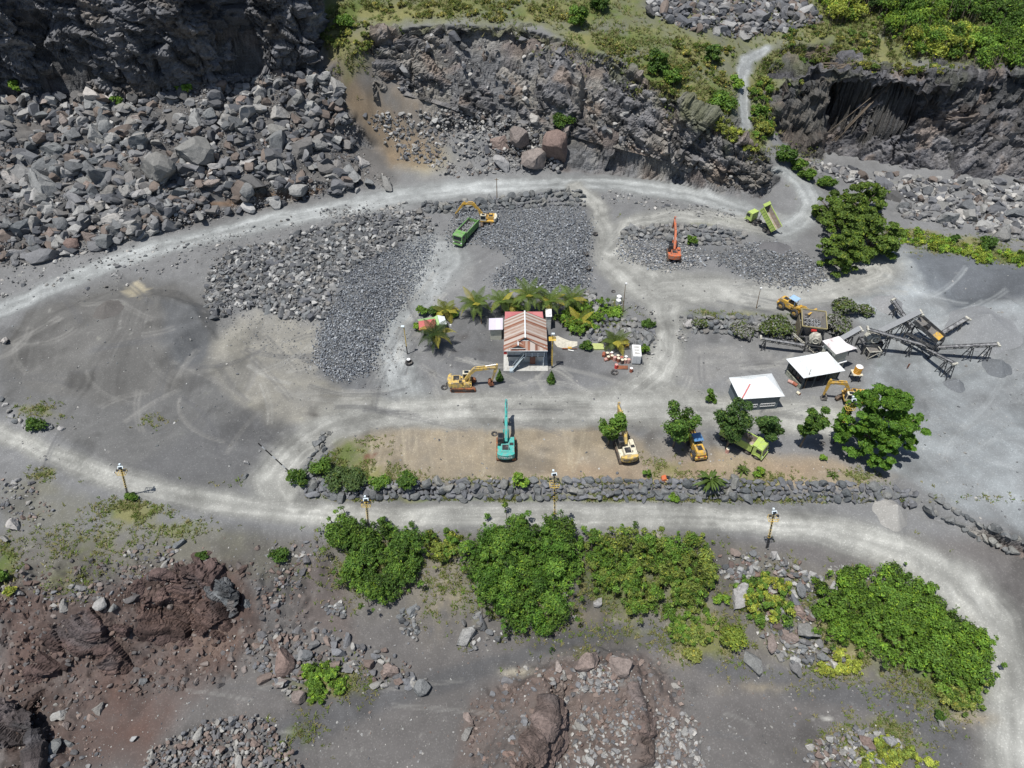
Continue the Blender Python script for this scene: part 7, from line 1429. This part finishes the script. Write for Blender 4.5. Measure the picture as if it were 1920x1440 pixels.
# ---------------------------------------------------------------- sorting plant
M_belt = mat('rubber_belt', (.06,.06,.065), .8, var=.2, dirt=(.26,.265,.27), dirt_amt=.6); M_frm = mat('plant_steel', (.055,.058,.062), .7, .3, var=.3, dirt=(.2,.2,.2), dirt_amt=.3); M_pls = mat('pale_plant_paint', (.5,.49,.42), .6, dirt=DUST, dirt_amt=.4)
def conveyor(label, a, b, w=.9, legs=(.9,), cover=False, spread=1.2, deep=.34):
    w *= .8
    """a, b: (u, v, height) foot and head"""
    A, B = Vector(P(*a)), Vector(P(*b)); g = ground(A.x, A.y); root = empty('conveyor', (A.x, A.y, g), 0, label, 'conveyor'); o = Vector((A.x, A.y, g)); A, B = A-o, B-o; d = (B-A).normalized(); s = d.cross(Vector((0, 0, 1))).normalized(); up = s.cross(d)
    m = MB(); m.bar(A, B, w*.8, .05); m.obj('belt', M_belt, root)
    m = MB()
    for k in (-1, 1):
        m.bar(A+s*w/2*k, B+s*w/2*k, .09, .16); m.bar(A+s*w/2*k-up*deep, B+s*w/2*k-up*deep, .06, .08)
        n = max(3, int((B-A).length/1.1))
        for i in range(n): p, q_ = A.lerp(B, i/n)+s*w/2*k, A.lerp(B, (i+1)/n)+s*w/2*k; m.bar(p-up*deep*(i % 2), q_-up*deep*((i+1) % 2), .05)
    n = max(4, int((B-A).length/.6))
    for i in range(n+1): p = A.lerp(B, i/n); m.bar(p-s*w/2-up*deep, p+s*w/2-up*deep, .04); m.bar(p+s*w*.5+up*.02, p+s*w*.62+up*.16, .07, .07)
    m.obj('truss', M_frm, root)
    m = MB(); n = max(5, int((B-A).length/1.0))
    for i in range(n): p = A.lerp(B, (i+.5)/n)-up*.1; m.cyl(p-s*w*.62, p+s*w*.62, .07, 6)
    m.obj('rollers', M_pls, root)
    m = MB(); m.cyl(B-s*w*.55, B+s*w*.55, .2, 12); m.box(B+s*w*.8, (.35, .3, .3)); m.obj('head_pulley', M_pls, root)
    if cover:
        m = MB(); m.bar(A+up*.25, B+up*.25, w*1.25, .04); m.obj('cover', mat('grey_cover_sheet', (.26,.27,.28), .6), root)
    for t in legs:
        p = A.lerp(B, t)-up*deep; m = MB()
        for k in (-1, 1):
            for r in (-1, 1):
                f = p+s*(w*.5+.15)*k+d*spread*.5*r; gz = ground(f.x+o.x, f.y+o.y)-g; m.bar(p+s*w/2*k, Vector((f.x, f.y, gz-.2)), .11)
            f1, f2 = p+s*w*.6*k+d*spread*.25, p+s*w*.6*k-d*spread*.25; m.bar(f1-Vector((0, 0, (p.z)*.5)), f2-Vector((0, 0, p.z*.5)), .07)
        m.obj('leg', M_frm, root)
    return root
conveyor('short low conveyor running left from the jaw crusher', (1508,647,1.6), (1427,634,2.2), .8, (.88,), spread=.8)
conveyor('inclined covered conveyor rising behind the control cabin to the second crusher', (1545,655,1.2), (1614,616,5.6), 1.1, (.75,), cover=True, spread=1.6)
conveyor('longest conveyor running down from the second crusher to the hub of the sorting plant', (1742,650,2.4), (1628,617,5.4), .9, (.25,.62), spread=.7)
conveyor('wide covered conveyor rising to the top of the screen tower', (1640,628,1.0), (1727,585,6.6), 1.3, (.35,.7), cover=True, spread=1.4)
conveyor('conveyor pointing up-left behind the screen tower', (1712,615,.8), (1674,562,3.4), .9, (.75,), spread=1.2)
conveyor('conveyor pointing up-right from the hub towards the large pale heap', (1750,634,1.0), (1814,596,3.6), .9, (.8,), spread=1.0)
conveyor('long level conveyor pointing right from the hub', (1752,651,2.2), (1872,645,4.2), .8, (.62,.9), spread=1.6)
conveyor('narrow conveyor pointing down-right from the hub', (1738,654,2.2), (1792,682,3.6), .8, (.7,.95), spread=1.2)
def screen():
    b = hit(1722, 652); root = empty('screen_tower', b, R(-52), 'screening tower with a tilted yellow and grey screen deck at the hub of the conveyors', 'screen tower')
    m = MB()
    for x in (-2.6, 2.6):
        for y in (-1.3, 1.3): m.bar((x, y, -.3), (x, y, 4.6 if x < 0 else 3.4), .2)
    for y in (-1.3, 1.3): m.bar((-2.6, y, 2.6), (2.6, y, 2.6), .16); m.bar((-2.6, y, 0), (2.6, y, 2.6), .1); m.bar((2.6, y, 0), (-2.6, y, 2.6), .1)
    for x in (-2.6, 0, 2.6): m.bar((x, -1.3, 2.6), (x, 1.3, 2.6), .14)
    m.obj('tower_frame', M_frm, root)
    m = MB(); m.box((0, 0, 4.2), (5.0, 2.3, .12), 0, rot=(0, .28, 0)); [m.box((0, y, 4.45), (5.2, .1, .75), 1, rot=(0, .28, 0)) for y in (-1.2, 1.2)]; m.box((1.75, 0, 3.85), (1.3, 2.2, .1), 2, rot=(0, .28, 0)); m.obj('screen_deck', [M_stl, M_frm, M_yel], root)
    m = MB(); m.cyl((-.4, -.5, 4.6), (-.4, .5, 4.6), .4, 14); m.cyl((-.4, -.65, 4.6), (-.4, -.55, 4.6), .55, 14); m.obj('motor', M_dk, root)
    m = MB(); slab(m, [(-2.5, 1.4, 4.9), (2.7, 1.4, 3.3), (2.4, 3.2, 1.2), (-2.2, 3.2, 3.2)], .06); m.obj('chute', mat('grey_cover_sheet', (.26,.27,.28), .6), root)
    m = MB()
    for x in np.linspace(-2.4, 2.4, 7): m.bar((x, -1.9, 2.6), (x, -1.9, 3.7), .06)
    for z in (3.1, 3.7): m.bar((-2.4, -1.9, z), (2.4, -1.9, z), .06)
    m.box((0, -1.65, 2.6), (5, .6, .06)); m.obj('walkway', M_frm, root)
screen()
def crusher(label, u, v, rz, s=1.0, dz=1.0):
    b = hit(u, v); root = empty('crusher', b, rz, label, 'crusher'); root.scale = (s, s, s)
    m = MB()
    for x in (-1.3, 1.3):
        for y in (-1, 1): m.bar((x, y, -.3), (x, y, 1.8), .18)
    for y in (-1, 1): m.bar((-1.3, y, 1.7), (1.3, y, 1.7), .2); m.bar((-1.3, y, .2), (1.3, y, 1.6), .1)
    for x in (-1.3, 1.3): m.bar((x, -1, 1.7), (x, 1, 1.7), .2)
    m.obj('stand', M_frm, root)
    m = MB(); m.prism([(-.9, 1.8), (.9, 1.8), (1.0, 2.9), (.6, 3.4), (-.7, 3.3), (-1.0, 2.6)], 1.3); m.box((0, 0, 3.45), (1.3, 1.0, .12)); m.obj('crusher_body', M_pls, root, bev=.04)
    for y in (-1, 1): m = MB(); m.ring((0, .86*y, 2.7), .55, .13, 'y', 0, 20, 6, .9); m.cyl((0, .75*y, 2.7), (0, .95*y, 2.7), .2, 10); [m.bar((0, .86*y, 2.7), (.5*math.cos(a), .86*y, 2.7+.5*math.sin(a)), .08) for a in (0, 1.57, 3.14, 4.71)]; m.obj('flywheel', M_pls, root)
    m = MB(); m.box((1.5, 0, 1.1), (.9, 1.2, .8)); m.cyl((1.5, -.6, 1.7), (1.5, .6, 1.7), .3, 10); m.obj('motor', M_dk, root)
crusher('jaw crusher with pale flywheels under the hopper', 1520, 655, R(-15)); crusher('second crusher with pale drum between the two long conveyors', 1624, 655, R(5), 1.15)
def screen2():
    b = hit(1632, 668); root = empty('vibrating_feeder', b, R(8), 'small steel feeder frame standing in front of the second crusher', 'feeder'); m = MB()
    for x in (-1.1, 1.1):
        for y in (-.7, .7): m.bar((x, y, -.2), (x, y, 1.7), .12)
    for y in (-.7, .7): m.bar((-1.1, y, 1.7), (1.1, y, 1.7), .12); m.bar((-1.1, y, .1), (1.1, y, 1.6), .08)
    for x in (-1.1, 1.1): m.bar((x, -.7, 1.7), (x, .7, 1.7), .12)
    m.obj('frame', M_pls, root); m = MB(); m.box((0, 0, 1.5), (1.9, 1.2, .1), rot=(0, .15, 0)); m.box((-.2, 0, .7), (1.2, .9, .7), rot=(0, .3, 0)); m.obj('tray', M_stl, root)
screen2()
def hopper():
    b = hit(1512, 640); root = empty('hopper', b, R(-12), 'large steel hopper with a timber skirt receiving rock from the loader', 'hopper'); H = 4.2
    m = MB(); 
    tp = [Vector((-2.0, -1.1, H)), Vector((2.2, -1.1, H)), Vector((2.2, 3.0, H+.7)), Vector((-2.0, 3.0, H+.7))]; bt = [Vector((-.7, -.6, 2.0)), Vector((.9, -.6, 2.0)), Vector((.9, .9, 2.0)), Vector((-.7, .9, 2.0))]
    for i in range(4):
        j = (i+1) % 4; m._add([tp[i], tp[j], bt[j], bt[i], tp[i]*1.0+Vector((0, 0, .001)), tp[j]+Vector((0, 0, .001)), bt[j]-Vector((0, 0, .08)), bt[i]-Vector((0, 0, .08))], [(0, 1, 2, 3), (4, 7, 6, 5), (0, 4, 5, 1), (3, 2, 6, 7)], 0)
        m.bar(tp[i], tp[j], .16, .2, 1)
    m.obj('bin', [M_stl, mat('hopper_trim', (.28,.24,.12), .7)], root)
    m = MB(); [m.bar((x, y, -.3), (x*.9, y*.9, H), .24) for x in (-2, 2.1) for y in (-1.1, 2.6)]; m.bar((-2, -1.1, 1.8), (2.1, -1.1, 1.8), .2); m.bar((-2, -1.1, .1), (-1.9, 2.4, 2.8), .15); m.obj('leg', M_frm, root)
    m = MB(); [m.box((-2.15, .7, .6+k*.5), (.12, 3.8, .42)) for k in range(7)]; m.obj('side_planks', mat('dusty_planks', (.14,.12,.08), .9, var=.3), root)
    m = MB(); m.box((.1, -1.25, 3.6), (.9, .3, .35)); m.box((.4, -1.3, 3.1), (.5, .3, .3)); m.obj('motor_guard', M_red, root)
    arr = [(random.uniform(-1.2, 1.4), random.uniform(-.5, 2.4), H-.7+random.uniform(-.2, .35), random.uniform(.2, .5), .22, .225, .23) for _ in range(150)]; o = merged('rock_load', np.array(arr), None, None); o.parent = root
    m = MB(); 
    for y in (-.3, .3): m.bar((-3.2, y-1.6, 2.6), (1.2, y-3.4, .3), .1); 
    for k in range(12): p = Vector((-3.2, -1.6, 2.6)).lerp(Vector((1.2, -3.4, .3)), k/11); m.bar(p-Vector((0, .3, 0)), p+Vector((0, .3, 0)), .06)
    m.obj('ladder', M_pls, root)
hopper()
# heaps under the conveyor heads
def heap(label, u, v, r, h, c, name='gravel_heap'):
    h *= 1.35
    b = hit(u, v); n = 40; V_ = [(0, 0, h)]; k_ = 9
    for j in range(1, k_+1):
        for i in range(n):
            a = 6.2832*i/n; q = j/k_*r*(1+.08*math.sin(3*a+u)+.05*math.sin(7*a)); x, y = q*math.cos(a), q*math.sin(a); t = j/k_; z = h*(1-t)*(1-.15*t)+random.gauss(0, .02); gz = ground(b.x+x, b.y+y)-b.z; V_.append((x, y, max(z+gz*t, gz-.12 if j == k_ else -9)))
    tr = [(0, 1+i, 1+(i+1) % n) for i in range(n)]; qd = [(1+(j-1)*n+i, 1+j*n+i, 1+j*n+(i+1) % n, 1+(j-1)*n+(i+1) % n) for j in range(1, k_) for i in range(n)]
    o = tag(link(name, npmesh(name, V_, [tr, qd], M_ground, np.array(c)[None]*np.ones((len(V_), 1)), True)), label, 'heap'); o.location = b
heap('dark grey gravel heap under the end of the long level conveyor', 1868, 690, 2.4, 1.5, (.13,.14,.15)); heap('small dark gravel heap near the lower right conveyor', 1790, 722, 1.7, 1.1, (.14,.15,.16)); heap('gravel heap behind the conveyor pointing up-left', 1665, 572, 2.8, 1.8, (.24,.245,.25)); heap('pale heap under the conveyor pointing up-right', 1838, 620, 6.0, 2.9, (.2,.208,.215));
heap('small pale gravel heap against the boulder wall on the lower road', 1672, 962, 2.5, 1.5, (.29,.285,.27)); heap('dark sand heap on top of the crushed rock mound', 1452, 466, 3.2, 1.0, (.12,.12,.125)); heap('dark round heap on the crest of the sand stockpile', 203, 580, 2.6, 1.0, (.11,.105,.1))
# ---------------------------------------------------------------- camera, sun, sky
cam = bpy.data.cameras.new('camera'); co = bpy.data.objects.new('camera', cam); col.objects.link(co)
cam.sensor_width = 36; cam.lens = 24; cam.clip_end = 3000; cam.clip_start = 1
co.location = (0, -CH, CH); co.rotation_euler = (R(45), 0, 0); scene.camera = co
EL, AZ = R(73), math.atan2(-.6, -.8)      # direction towards the sun
sd = Vector((math.cos(EL)*math.cos(AZ), math.cos(EL)*math.sin(AZ), math.sin(EL)))
sl = bpy.data.lights.new('sun', 'SUN'); sl.energy = 5.0; sl.angle = R(.53); sl.color = (1, .96, .9)
so = bpy.data.objects.new('sun', sl); col.objects.link(so); so.rotation_euler = sd.to_track_quat('Z', 'Y').to_euler(); so.location = (0, 0, 150)
w = bpy.data.worlds.new('World'); scene.world = w; w.use_nodes = True
sk = w.node_tree.nodes.new('ShaderNodeTexSky'); sk.sky_type = 'NISHITA'; sk.sun_disc = False; sk.sun_elevation = EL; sk.sun_rotation = math.atan2(sd.x, sd.y)
w.node_tree.links.new(sk.outputs[0], w.node_tree.nodes['Background'].inputs[0]); w.node_tree.nodes['Background'].inputs[1].default_value = .085
scene.view_settings.view_transform = 'Standard'; scene.view_settings.look = 'None'; scene.view_settings.exposure = .1; scene.view_settings.gamma = 1
scene.render.engine = 'CYCLES'; scene.cycles.max_bounces = 5; scene.cycles.diffuse_bounces = 3
